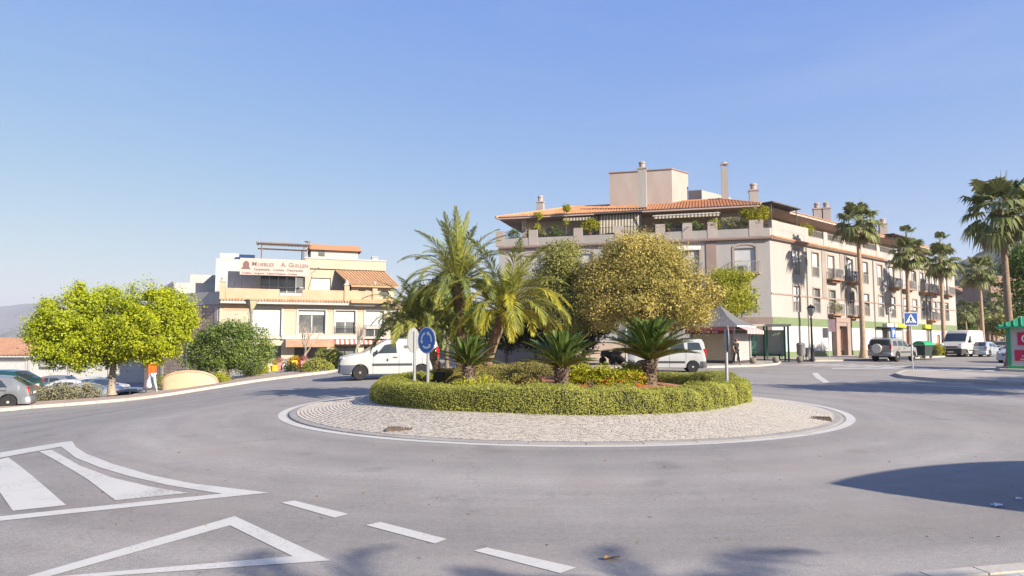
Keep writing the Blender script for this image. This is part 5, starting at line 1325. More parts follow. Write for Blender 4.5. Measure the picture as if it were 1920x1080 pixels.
def phoenix(name, label, loc, trunk_h, classes, m_leaf, seed, rad=0.13, L=2.4, count=46, group=None, lean=(0,0), up=1.0):
    """feather palm: trunk with leaf bases, every frond an object sharing a few meshes"""
    rnd = random.Random(seed); rnd.uniform(0,6); t = thing(name, label, 'palm tree', loc, 0, group)
    top = Vector((lean[0],lean[1],trunk_h)); q = MB(); n_ = 9
    path = [Vector((lean[0]*(i/n_)**1.5, lean[1]*(i/n_)**1.5, -0.1+(trunk_h+0.1)*i/n_)) for i in range(n_+1)]
    q.tube(path, [rad*(1.25 if i == 0 else 1.0 + 0.18*max(0,(i-6)/3)) for i in range(n_+1)], 12)
    k = 0; z = 0.05
    while z < trunk_h+0.1:
        a = k*2.4; f = min(1, z/trunk_h); c = Vector((lean[0]*f**1.5, lean[1]*f**1.5, z)); r_ = rad*(1.0+0.18*max(0,(f*9-6)/3)); o = Vector((math.cos(a),math.sin(a),0)); s = Vector((-o.y,o.x,0))*rad*0.42
        q.add([c+o*r_*0.9-s, c+o*r_*0.9+s, c+o*(r_*1.22)+Vector((0,0,rad*0.55))+s*0.6, c+o*(r_*1.22)+Vector((0,0,rad*0.55))-s*0.6, c+o*r_*0.9+Vector((0,0,rad*0.75))], [(0,1,2,3),(3,2,4),(0,3,4),(1,4,2)])
        k += 1; z += 0.035*rad/0.13
    q.build('trunk', PALMBARK if rad < 0.2 else ORANGEBARK, t)
    ms = []
    for ci, (e0, dr, sc) in enumerate(classes):
        ms.append([pinnate(L*sc, e0, dr, 0.46*L/2.4, 0.030*L/2.4, 56, 22, 46, 0.28, 0.14, seed*10+ci*2+v, 9).mesh('frond', [STALK, m_leaf if not isinstance(m_leaf, list) else m_leaf[min(ci, len(m_leaf)-1)]]) for v in (0,1)])
    for k in range(count):
        ci = int((k/count)**0.9*len(classes)); ci = min(ci, len(classes)-1); a = k*2.39996 + rnd.uniform(-.25,.25)
        s = rnd.uniform(0.85,1.12); link('frond', ms[ci][k%2], t, loc=top+Vector((math.cos(a)*0.05,math.sin(a)*0.05,0.0-0.10*ci/len(classes))), rot=(rnd.uniform(-.12,.12),rnd.uniform(-.08,.08),a), scale=(s,s,s))
    return t
PCL = [(86,28,1.0),(76,62,1.0),(62,95,1.0),(46,115,0.95),(30,112,0.95),(14,95,0.85)]
def isl_at(px, d): x = (px-960)/1280*d; return (x, d, isl_z(x,d)-0.03)
g_ = 'feather palms on the roundabout'
phoenix('feather_palm', 'tallest feather palm on the roundabout, upright fronds above the left cycad', isl_at(866,19.4), 2.75, PCL, [L_PALM,L_PALM,L_PALM,L_PALM,L_PALMD,L_PALM], 3, 0.13, 2.0, 56, g_, (-0.12,0))
phoenix('feather_palm', 'golden-tinged feather palm on the roundabout, right one with a leaning trunk', isl_at(908,19.5), 1.95, PCL[1:], [L_PALM,L_PALM,L_PALMY,L_PALM,L_PALMY], 5, 0.14, 2.25, 58, g_, (0.62,-0.2))
phoenix('feather_palm', 'darkest feather palm on the roundabout, left one behind the round blue sign', isl_at(829,19.6), 1.7, PCL[1:], [L_PALMD,L_PALMD,L_PALMD,L_PALM,L_PALMD], 7, 0.12, 1.75, 48, g_, (-0.7,0.1))

def cycad(label, loc, h, rad, L, seed, count=44):
    rnd = random.Random(seed); t = thing('cycad', label, 'cycad', loc, rnd.uniform(0,6), 'cycads on the roundabout')
    q = MB(); q.lathe([(rad*1.12,-0.06),(rad*1.0,0.06),(rad*0.92,h*0.5),(rad*1.05,h*0.85),(rad*0.9,h),(rad*0.3,h+0.05)], 14)
    k = 0; z = 0.03
    while z < h:
        a = k*2.4; o = Vector((math.cos(a),math.sin(a),0)); s = Vector((-o.y,o.x,0))*0.035; c = Vector((0,0,z)); ln = 0.035 if z < h*0.8 else 0.085
        q.add([c+o*rad*0.9-s, c+o*rad*0.9+s, c+o*(rad+ln)+Vector((0,0,0.03)), c+o*rad*0.9+Vector((0,0,0.05))], [(0,1,2),(0,2,3),(1,3,2)]); k += 1; z += 0.0075
    q.build('trunk', mat('cycad_bark',(0.13,0.095,0.07),0.95,0.4,14,0.6,40), t)
    cl = [(80,20,0.9),(66,28,1.0),(50,34,1.05),(36,36,1.05),(22,32,1.0)]
    ms = [[pinnate(L*sc, e0, dr, 0.19*L, 0.021*L, 58, 26, 60, 0.04, 0.1, seed*9+ci*2+v, 3, 0.012).mesh('frond', [STALK, L_CYCAD]) for v in (0,1)] for ci, (e0,dr,sc) in enumerate(cl)]
    for k in range(count):
        ci = min(len(cl)-1, int((k/count)**0.85*len(cl))); a = k*2.39996+rnd.uniform(-.15,.15); s = rnd.uniform(0.9,1.08)
        link('frond', ms[ci][k%2], t, loc=(math.cos(a)*0.05,math.sin(a)*0.05,h+0.02-0.03*ci/6), rot=(rnd.uniform(-.1,.1),rnd.uniform(-.06,.06),a), scale=(s,s,s))
    return t
cycad('leftmost cycad with narrow upright fronds, left of the clipped mound hedge', isl_at(880,17.3), 0.42, 0.16, 0.85, 1, 40)
cycad('middle cycad on the roundabout with pale scaly trunk before red soil', isl_at(1052,15.1), 0.50, 0.15, 0.92, 2, 48)
cycad('largest cycad on the roundabout, dark fronds before the parked white van', isl_at(1217,16.5), 0.62, 0.17, 1.14, 3, 60)

# ---------------------------------------------------------------- trees behind the roundabout
def tree(name, label, cat, loc, th, tr, lobes, m, nclump, per, size, seed, spread=0.25, shell=0.5, group=None, bark=BARK, lean=(0,0), aspect=0.5, jitter=0.8, core=0.35, sub=9):
    t = thing(name, label, cat, loc, 0, group); r2 = random.Random(seed*7); full = list(lobes)
    for _ in range(sub):                                 # boughs that break the outline
        l = r2.choice(lobes); a = r2.uniform(0,6.28); u = r2.uniform(-0.35,0.95); k = math.sqrt(1-u*u); q = r2.uniform(0.22,0.36)
        full.append((l[0]+l[3]*1.02*k*math.cos(a), l[1]+l[4]*1.02*k*math.sin(a), l[2]+l[5]*1.0*u, l[3]*q*1.1, l[4]*q*1.1, l[5]*q))
    crown(t, full, m, nclump, per, size, seed, spread, shell, aspect, jitter=jitter, core=core)
    limbs(t, tr, th, [(l[0],l[1],l[2]+l[5]*0.2) for l in lobes] + [(l[0]*1.3,l[1]*1.3,l[2]-l[5]*0.2) for l in lobes], bark, seed, lean)
    return t
p = gp(1208, 43.0, 0.08)
tree('broadleaf_tree', 'largest tawny-green tree behind the roundabout with feathery rounded crown', 'tree', p, 2.2, 0.22,
     [(0,0,5.3,3.3,2.8,2.7),(-2.3,0,4.2,2.0,2.0,1.9),(2.6,-0.3,4.2,1.7,1.9,1.8),(-1.0,-0.5,7.0,1.6,1.7,1.3),(1.0,0.3,6.9,1.6,1.6,1.2),(2.0,-0.6,3.2,1.7,1.5,0.9),(-0.6,-1.4,4.0,1.8,1.2,1.7),(-2.9,-0.4,5.4,1.2,1.4,1.2)],
     L_OLIVE, 900, 130, 0.115, 21, 0.30, 0.40, core=1.6)
p = gp(1052, 45.0, 0.08)
tree('broadleaf_tree', 'olive-green tree with dark lower crown between palms and tawny tree', 'tree', p, 2.0, 0.18,
     [(0,0,5.2,2.0,2.0,2.3),(-1.0,0,4.0,1.4,1.6,1.6),(0.9,0,4.2,1.4,1.6,1.8),(0.2,0,7.2,1.2,1.2,0.9),(0.4,-0.8,3.0,1.6,1.2,1.3)], L_OLIVE2, 520, 120, 0.115, 22, 0.28, core=1.6)
p = gp(1375, 50.0, 0.08)
tree('broadleaf_tree', 'small lime-green tree standing behind the grey-roofed kiosk', 'tree', p, 2.4, 0.13,
     [(0,0,5.0,1.5,1.4,1.5),(-0.9,0,5.6,1.0,1.1,1.1),(0.9,0,4.5,0.95,1.0,1.1),(-0.5,-.3,4.0,1.2,1.0,0.9),(0.2,0,6.0,0.9,0.9,0.7)], L_LIME, 240, 110, 0.11, 23, 0.25, core=1.2)
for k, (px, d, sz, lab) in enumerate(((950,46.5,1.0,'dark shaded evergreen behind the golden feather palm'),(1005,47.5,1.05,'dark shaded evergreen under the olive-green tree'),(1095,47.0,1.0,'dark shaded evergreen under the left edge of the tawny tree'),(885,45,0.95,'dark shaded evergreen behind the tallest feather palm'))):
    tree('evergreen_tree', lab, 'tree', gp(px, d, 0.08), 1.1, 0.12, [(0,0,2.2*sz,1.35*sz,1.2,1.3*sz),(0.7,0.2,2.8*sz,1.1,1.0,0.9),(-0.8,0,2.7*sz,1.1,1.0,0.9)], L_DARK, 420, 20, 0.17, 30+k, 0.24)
tree('straggly_tree', 'straggly dark tree left of the palms with bare twigs showing', 'tree', gp(772, 37, 0.0), 1.8, 0.12,
     [(0,0,3.2,1.15,1.1,1.1),(0.8,0.2,3.9,0.9,0.9,0.9),(-0.6,0,2.5,0.9,0.9,0.7),(0.5,-0.2,2.2,1.0,0.9,0.8)], L_OLIVE2, 260, 16, 0.14, 40, 0.26)
tree('broadleaf_tree', 'mid-green tree half hidden behind the three feather palms', 'tree', gp(838, 40, 0.05), 1.8, 0.14,
     [(0,0,3.4,1.6,1.3,1.4),(1.0,0.2,2.8,1.1,1.0,1.2),(-0.9,0,2.9,1.0,1.0,1.1)], L_CITRUS, 380, 22, 0.16, 41, 0.26)

# ---------------------------------------------------------------- left pavement
p = on(209, 742)
tree('round_crowned_tree', 'bright yellow-green tree with clipped double-domed crown on left pavement', 'tree', (p.x, p.y, p.z+0.1), 2.0, 0.19,
     [(-1.5,0.1,3.5,2.35,2.2,2.15),(2.15,-0.3,3.65,1.95,1.9,1.95),(-2.5,-0.4,2.9,1.4,1.5,1.35),(0.5,-0.5,2.8,1.3,1.2,1.15),(2.5,-0.9,3.1,1.35,1.2,1.25)],
     L_FICUS, 380, 210, 0.11, 50, 0.22, 0.15, bark=PALEBARK, aspect=0.62, core=1.8, sub=0)
p = gp(428, 39.5, 0.1)
tree('citrus_tree', 'bushy dark green orange tree with glossy leaves before the shop corner', 'tree', p, 0.7, 0.12,
     [(0,0,1.75,1.7,1.4,1.25),(-1.3,0.1,1.5,1.2,1.1,1.1),(1.35,0,1.75,1.2,1.1,1.2),(0.3,-0.3,2.3,1.5,1.1,0.85),(-0.6,0,2.2,1.1,1.0,0.7)], L_CITRUS, 260, 100, 0.12, 51, 0.26, 0.36)
def bare_tree(label, loc, h, seed, spread):
    rnd = random.Random(seed); t = thing('bare_tree', label, 'tree', loc, 0, 'bare trees before the furniture shop')
    b = MB(); tw = MB()
    def grow(p, d, ln, r_, lev):
        q = b if lev < 2 else tw
        mid = p + d*ln*0.5 + Vector((rnd.uniform(-1,1),rnd.uniform(-1,1),rnd.uniform(-.3,.6)))*ln*0.08; e = p + d*ln
        q.tube([p, mid, e], [r_, r_*0.8, r_*0.55], 6 if lev < 2 else 4)
        if lev >= 5: return
        for _ in range((4,3,3,3,2)[lev]):
            nd = (d + Vector((rnd.uniform(-1,1)*spread,rnd.uniform(-1,1)*spread,rnd.uniform(0.0,0.8)))).normalized()
            grow(mid.lerp(e, rnd.uniform(0.2,1)), nd, ln*rnd.uniform(0.5,0.75), r_*0.52, lev+1)
    grow(Vector((0,0,-0.05)), Vector((0.1,0,1)).normalized(), h*0.34, 0.11, 0)
    b.build('trunk', PALEBARK, t, smooth=60); tw.build('twigs', mat('pale_twigs',(0.42,0.33,0.27),0.95,0.2,6), t)
    return t
bare_tree('larger leafless pale tree before the middle shop windows', gp(568, 44, 0.1), 4.1, 5, 0.85)
bare_tree('smaller leafless tree before the right end of the shop', gp(664, 46, 0.1), 3.9, 9, 0.75)
def dome(label, px, py, d, rx, rz, seed, m=L_HEDGE):
    p = gp(px, d, 0.08)
    t = thing('dome_shrub', label, 'shrub', p, 0, 'clipped dome shrubs before the shop'); rng = np.random.default_rng(seed)
    n_ = int(rx*rx*2600); d_ = unit(rng.normal(0,1,(n_,3))); d_[:,2] = np.abs(d_[:,2]); lump = 1+0.05*np.sin(d_[:,0:1]*9)+0.05*np.sin(d_[:,1:2]*8+1)
    P = d_*np.array([rx,rx*0.8,rz])*lump*rng.uniform(0.93,1.02,(n_,1)); link('foliage', np_mesh('foliage', leaf_quads(P, d_, 0.075, 0.6, rng), 4, m), t)
    MB().lathe([(rx*0.93*math.cos(a), rz*0.93*math.sin(a)) for a in np.linspace(0,1.5,8)], 18, sy=0.8).build('twigs', MATS['hedge_twigs'], t)
dome('larger clipped dome shrub, before the shop window beside the delivery van', 618, 690, 41.0, 1.2, 1.25, 1)
dome('smaller low clipped dome shrub at the edge of the left pavement', 594, 697, 38.8, 0.95, 0.72, 2)
for k, (px, d, rx, rz, m, lab) in enumerate(((140,33.6,1.3,0.75,L_GREY,'grey-green sprawling shrub on the left pavement by the parked cars'),(72,33.2,0.75,0.6,L_GREY,'small grey-green shrub just behind the silver car'),(325,38.5,0.95,0.75,L_LIME,'tufted yellow-green shrub left of the rounded planter'),(408,38.0,0.6,0.5,L_LIME,'low green shrub right of the rounded planter'),(548,41.0,0.45,0.5,L_DARK,'dark leafy shrub at the right end of the flower display'),(478,41.5,0.7,0.6,L_LIME,'yellow-green shrub under the orange tree by the flower display'))):
    shrub('shrub', lab, 'shrub', gp(px, d, 0.08), [(0,0,rz*0.5,rx,rx*0.7,rz*0.55),(rx*0.5,0,rz*0.4,rx*0.6,rx*0.5,rz*0.5),(-rx*0.5,0.1,rz*0.4,rx*0.6,rx*0.5,rz*0.5)], m, int(170*rx), 26, 0.085, 60+k, 0.13)

# ---------------------------------------------------------------- fan palms along the facade
def fan(Lp, e0, Rb, droop, seed, width=115, nseg=23):
    rnd = random.Random(seed); a = R(e0); T = Vector((math.cos(a),0,math.sin(a))); N = Vector((-T.z,0,T.x)); b = MB(); b.k = 0
    C = T*Lp - Vector((0,0,0.06*Lp)); b.tube([(0,0,0), T*Lp*0.5+Vector((0,0,0.03)), C], [0.03,0.022,0.016], 4); b.k = 1
    T2 = (T - Vector((0,0,0.5*droop))).normalized(); N2 = Vector((-T2.z,0,T2.x))
    for k in range(nseg):
        th = R(-width + 2*width*k/(nseg-1)); d = (T2*math.cos(th) + Vector((0,1,0))*math.sin(th) + N2*0.12).normalized(); s = Rb*(1-0.22*abs(th)/R(width))*rnd.uniform(0.9,1.1)
        wv = d.cross(N2).normalized()*s*0.085; m = C + d*s*0.55; e = m + d*s*0.34 - Vector((0,0,s*(0.12+droop*0.5)*rnd.uniform(0.6,1.4)))
        z = N2*(0.02 if k % 2 else -0.02)
        b.add([C, m+wv+z, m-wv-z], [(0,1,2)]); b.add([m+wv+z, e, m-wv-z], [(0,1,2)])
    return b
def washingtonia(label, loc, h, rad, Rb, seed, count=34, group='fan palms along the street', spikes=2, skirt=True, bark=ORANGEBARK, tuft=0.0):
    rnd = random.Random(seed); t = thing('fan_palm', label, 'palm tree', loc, rnd.uniform(0,6), group)
    q = MB(); n_ = 16; lx, ly = rnd.uniform(-.15,.15), rnd.uniform(-.15,.15); path = []; rr_ = []
    for i in range(n_+1):
        f = i/n_; path.append(Vector((lx*f*f, ly*f*f, -0.1+(h+0.1)*f))); rr_.append(rad*(1.0-0.35*f)*(1+0.9*math.exp(-f*h/0.45))*(1+0.03*(i%2)))
    q.tube(path, rr_, 12); q.build('trunk', bark, t, smooth=50)
    top = path[-1]; lp = Rb*1.0
    cl = [(82,0.15,0.8),(62,0.3,1.0),(38,0.5,1.05),(14,0.7,1.05),(-12,0.85,1.0),(-38,0.8,0.9),(-62,0.5,0.75)]
    ms = [[fan(lp*sc, e0, Rb*0.95*sc, dr, seed*11+ci*2+v).mesh('leaf', [STALK, L_FAN if ci < 6 else L_DRY]) for v in (0,1)] for ci, (e0,dr,sc) in enumerate(cl)]
    for k in range(count):
        ci = min(len(cl)-1, int((k/count)**0.95*len(cl))); a = k*2.39996+rnd.uniform(-.3,.3); s = rnd.uniform(0.85,1.15)
        link('leaf', ms[ci][k%2], t, loc=top+Vector((math.cos(a)*0.06,math.sin(a)*0.06,-0.45*ci/len(cl)+0.1)), rot=(rnd.uniform(-.15,.15),rnd.uniform(-.1,.1),a), scale=(s,s,s))
    if tuft:
        for k in range(7):
            a = k*2.4; link('leaf', ms[k%3][k%2], t, loc=top+Vector((0,0,tuft)), rot=(0,rnd.uniform(-.2,.1),a), scale=(0.62,0.62,0.62))
        MB().bar(tuple(top), tuple(top+Vector((0,0,tuft+0.05))), 0.07).build('spear_stem', STALK, t)
    q = MB()
    for k in range(spikes):
        a = rnd.uniform(0,6); q.tube([top, top+Vector((math.cos(a)*0.2,math.sin(a)*0.2,Rb*0.8)), top+Vector((math.cos(a)*0.45,math.sin(a)*0.45,Rb*1.75))], [0.035,0.03,0.008], 5)
    if spikes: q.build('spear_leaf', STALK, t)
    return t
for px, d, ytop, rad, Rb, cnt, tf, lab in ((1620,56.9,418,0.27,1.15,36,0,'tall fan palm left of the grey off-roader, nearest along the facade'),
        (1707,64.1,474,0.25,1.05,34,1.7,'fan palm with orange trunk right behind the pedestrian crossing sign'),
        (1772,70.5,487,0.25,1.15,34,1.9,'fan palm with a spindly top tuft beside the tall white van'),
        (1846,78,508,0.27,1.2,34,0,'fan palm with pale orange trunk behind the parked grey hatchback')):
    p = gp(px, d, 0.1); washingtonia(lab, p, at(px, ytop, d).z - p.z, rad*0.82, Rb, int(px), cnt, tuft=tf)
p = gp(1897, 43.5, 0.05); washingtonia('tall dark fan palm at the right edge behind the green-roofed kiosk', p, at(1885, 396, 43.5).z-p.z, 0.24, 1.5, 77, 42, spikes=3, bark=PALMBARK)
rnd = random.Random(4)
for k, (px, d) in enumerate(((1816,96),(1822,104),(1832,112),(1838,100),(1858,108),(1864,118),(1872,101),(1880,126),(1887,110))):
    p = gp(px, d, 0.05); washingtonia(('slim far fan palm at the left end of the avenue row','slim far fan palm, second in the avenue row','slim far fan palm before the small ochre block','slim far fan palm just left of the pale orange trunk','slim far fan palm just right of the pale orange trunk','slim far fan palm before the brownish block, left','slim far fan palm before the brownish block, middle','slim far fan palm before the brownish block, right','slim far fan palm beside the small kiosk roof')[k], p, rnd.uniform(5.2,7.2), 0.16, 1.0, 200+k, 20, 'far fan palms along the avenue', 0)
for k, (px, d, h, lab) in enumerate(((1805,104,4.6,'bushy dark tree at the left of the far avenue'),(1826,116,5.2,'bushy tree behind the slim avenue palms'),(1868,122,5.5,'bushy tree before the brownish apartment block'),(1893,92,4.4,'bushy tree left of the small kiosk, far down the street'),(1850,134,6.0,'bushy tree at the far end of the avenue'))):
    tree('broadleaf_tree', lab, 'tree', gp(px, d, 0.05), h*0.45, 0.18, [(0,0,h*0.8,h*0.4,h*0.4,h*0.33),(h*0.25,0,h*0.65,h*0.3,h*0.3,h*0.25),(-h*0.25,0,h*0.7,h*0.3,h*0.3,h*0.25)], (L_CITRUS,L_OLIVE2)[k%2], 200, 18, 0.3, 90+k, 0.35)
tree('broadleaf_tree', 'dense green tree reaching in at the right edge behind the tall fan palm', 'tree', gp(1955, 52, 0.05), 4.0, 0.25,
     [(0,0,7.2,2.0,2.0,1.8),(-0.8,0,5.2,1.7,1.5,1.0),(1.2,0,6.0,2,2,2),(-0.9,-0.3,8.0,1.3,1.3,1.0),(-1.3,-0.2,3.9,1.2,1.2,0.6)], L_CITRUS, 620, 22, 0.19, 71, 0.28)

# ---------------------------------------------------------------- unseen trees and palms added past the right edge to throw shadows
for k, (x, y, th, rr_, lab) in enumerate(((20.5,18.2,4.2,2.4,'unseen spreading tree added for its shadow past the right edge, nearest the kiosk'),(25.5,19.5,4.6,2.8,'unseen spreading tree added for its shadow past the right edge, middle of three'),(31.5,20.5,5.0,3.0,'unseen spreading tree added for its shadow past the right edge, farthest right'))):
    tree('shadow_tree', lab, 'tree', (x, y, gz(x,y)), th*0.6, 0.2, [(0,0,th+0.4,rr_,rr_*0.8,1.3),(rr_*0.5,0.4,th+0.9,rr_*0.7,rr_*0.6,1.0),(-rr_*0.5,-0.2,th+0.7,rr_*0.7,rr_*0.6,1.0)], L_CITRUS, 420, 22, 0.18, 110+k, 0.3)
phoenix('feather_palm', 'unseen feather palm added past the right edge to cast frond shadows on the road', (8.1,-3.75,gz(8.1,-3.75)), 5.1, PCL[2:], L_PALM, 15, 0.2, 2.3, 46)
phoenix('feather_palm', 'second unseen feather palm added for frond shadows, farther along the pavement', (10.4,-3.9,gz(10.4,-3.9)), 5.3, PCL[2:], L_PALM, 16, 0.2, 2.4, 46)
# terrace plants of the apartment building
def pot_plant(label, M, x, y, z, kind, seed, s=1.0):
    w0 = A0 + (M @ Vector((x,y,z))); rnd = random.Random(seed)
    t = thing('potted_plant', label, 'potted plant', w0, 0, 'plants on the roof terrace')
    MB().lathe([(0.16*s,0),(0.22*s,0.32*s),(0.24*s,0.34*s),(0.19*s,0.335*s)], 12).build('pot', mat('terracotta_pot',(0.36,0.17,0.10),0.85,0.15,4), t)
    if kind == 'bush': crown(t, [(0,0,0.75*s,0.5*s,0.45*s,0.5*s),(0.3*s,0,0.6*s,0.35*s,0.3*s,0.35*s)], (L_CITRUS,L_LIME,L_OLIVE2)[seed%3], 60, 22, 0.11, seed, 0.1, 0.6, name='foliage')
    elif kind == 'yellow': crown(t, [(0,0,0.95*s,0.75*s,0.5*s,0.65*s),(0.4*s,0,1.1*s,0.5*s,0.4*s,0.45*s)], L_YEL, 110, 22, 0.12, seed, 0.14, 0.7, name='foliage')
    elif kind == 'standard':
        MB().bar((0,0,0.3),(0.05,0,1.9*s),0.03).build('stem', BARK, t); crown(t, [(0.05,0,2.1*s,0.42,0.4,0.35),(0,0,1.2*s,0.3,0.3,0.25)], (L_YEL,L_LIME)[seed%2], 60, 20, 0.11, seed, 0.1, 0.6, name='foliage')
    else:
        ms = [pinnate(0.9*s, e0, dr, 0.22, 0.03, 18, 20, 45, 0.2, 0.1, seed+i, 6).mesh('frond', [STALK, L_CYCAD]) for i, (e0,dr) in enumerate(((75,40),(50,60),(25,60)))]
        for k in range(13): link('frond', ms[k%3], t, loc=(0,0,0.35*s), rot=(0,0,k*2.4))
    return t
for k, (x, y, kind, s, lab) in enumerate(((1.2,0.6,'bush',1.0,'bushy potted plant at the left end of the roof terrace'),(2.9,0.7,'bush',0.9,'leafy pot plant by the left terrace doors'),(4.0,0.7,'bush',0.8,'silvery pot plant on the left terrace rail'),(3.6,0.45,'standard',1.25,'thin lime-leaved standard before the left eave'),(6.3,0.5,'standard',1.5,'tall potted standard rising over the left roof edge'),(8.5,0.45,'yellow',1.0,'yellow climbing pot plant by the striped curtain'),(5.2,0.7,'bush',1.1,'dark shrub in pot left of the blue blind'),
        (15.5,0.6,'palm',1.2,'small potted palm under the striped awning'),(16.9,0.6,'palm',1.2,'spiky potted palm at the middle of the terrace'),(17.9,0.6,'bush',1.0,'leafy pot plant by the terrace pier'),(19.4,0.3,'yellow',0.55,'lime pot plant on the terrace pier'),(20.8,0.7,'bush',1.1,'blue-green pot plant before the white trellis'),(21.9,0.6,'standard',0.9,'yellowish standard right of the trellis'),(22.9,0.5,'yellow',1.25,'big yellow-green shrub on the corner of the terrace'))):
    pot_plant(lab, ML, x, y, ZT+(0.55 if kind in ('palm','bush') else 0.3) if k < 13 and kind != 'yellow' else ZP+0.0, kind, 300+k, s)
pot_plant('yellowish shrub on the sunny side of the terrace', MR, 7.2, 0.5, ZT+0.3, 'yellow', 331, 1.0)
pot_plant('trailing green plant on the first-floor balcony over the entrance', MR, s_up[2]-0.3, -0.35, F1+0.5, 'bush', 332, 0.9)
# ================================================================== VEHICLES
def paint(name, col, rough=0.3, metal=0.0, coat=0.6): return mat(name, col, rough, 0.05, 1.5, metal=metal, spec=0.5, coat=coat)
RUBBER = mat('rubber', (0.025,0.025,0.026), 0.85, 0.2, 10, spec=0.2)
PLAST = mat('black_plastic', (0.04,0.042,0.047), 0.6, 0.15, 6)
BLUEPLAST = mat('grey_blue_plastic', (0.075,0.085,0.11), 0.55, 0.12, 6)
RIMM = mat('wheel_steel', (0.36,0.36,0.37), 0.5, 0.1, 6, metal=0.1)
RIMD = mat('dull_steel_wheel', (0.20,0.18,0.17), 0.6, 0.15, 6)
AUTOG = mat('car_glass', (0.03,0.04,0.048), 0.06, 0.2, 1.0, spec=0.7)
LAMPG = mat('lamp_glass', (0.55,0.56,0.58), 0.12, 0.05, 4, spec=0.7)
REDL = mat('red_lamp', (0.42,0.012,0.012), 0.2, 0.05, 4, spec=0.6)
AMBL = mat('amber_lamp', (0.5,0.16,0.01), 0.2, 0.05, 4, spec=0.6)
PLATE = mat('number_plate', (0.66,0.66,0.64), 0.5, 0.03, 4)
SEAM = mat('panel_gap', (0.02,0.02,0.02), 0.9)

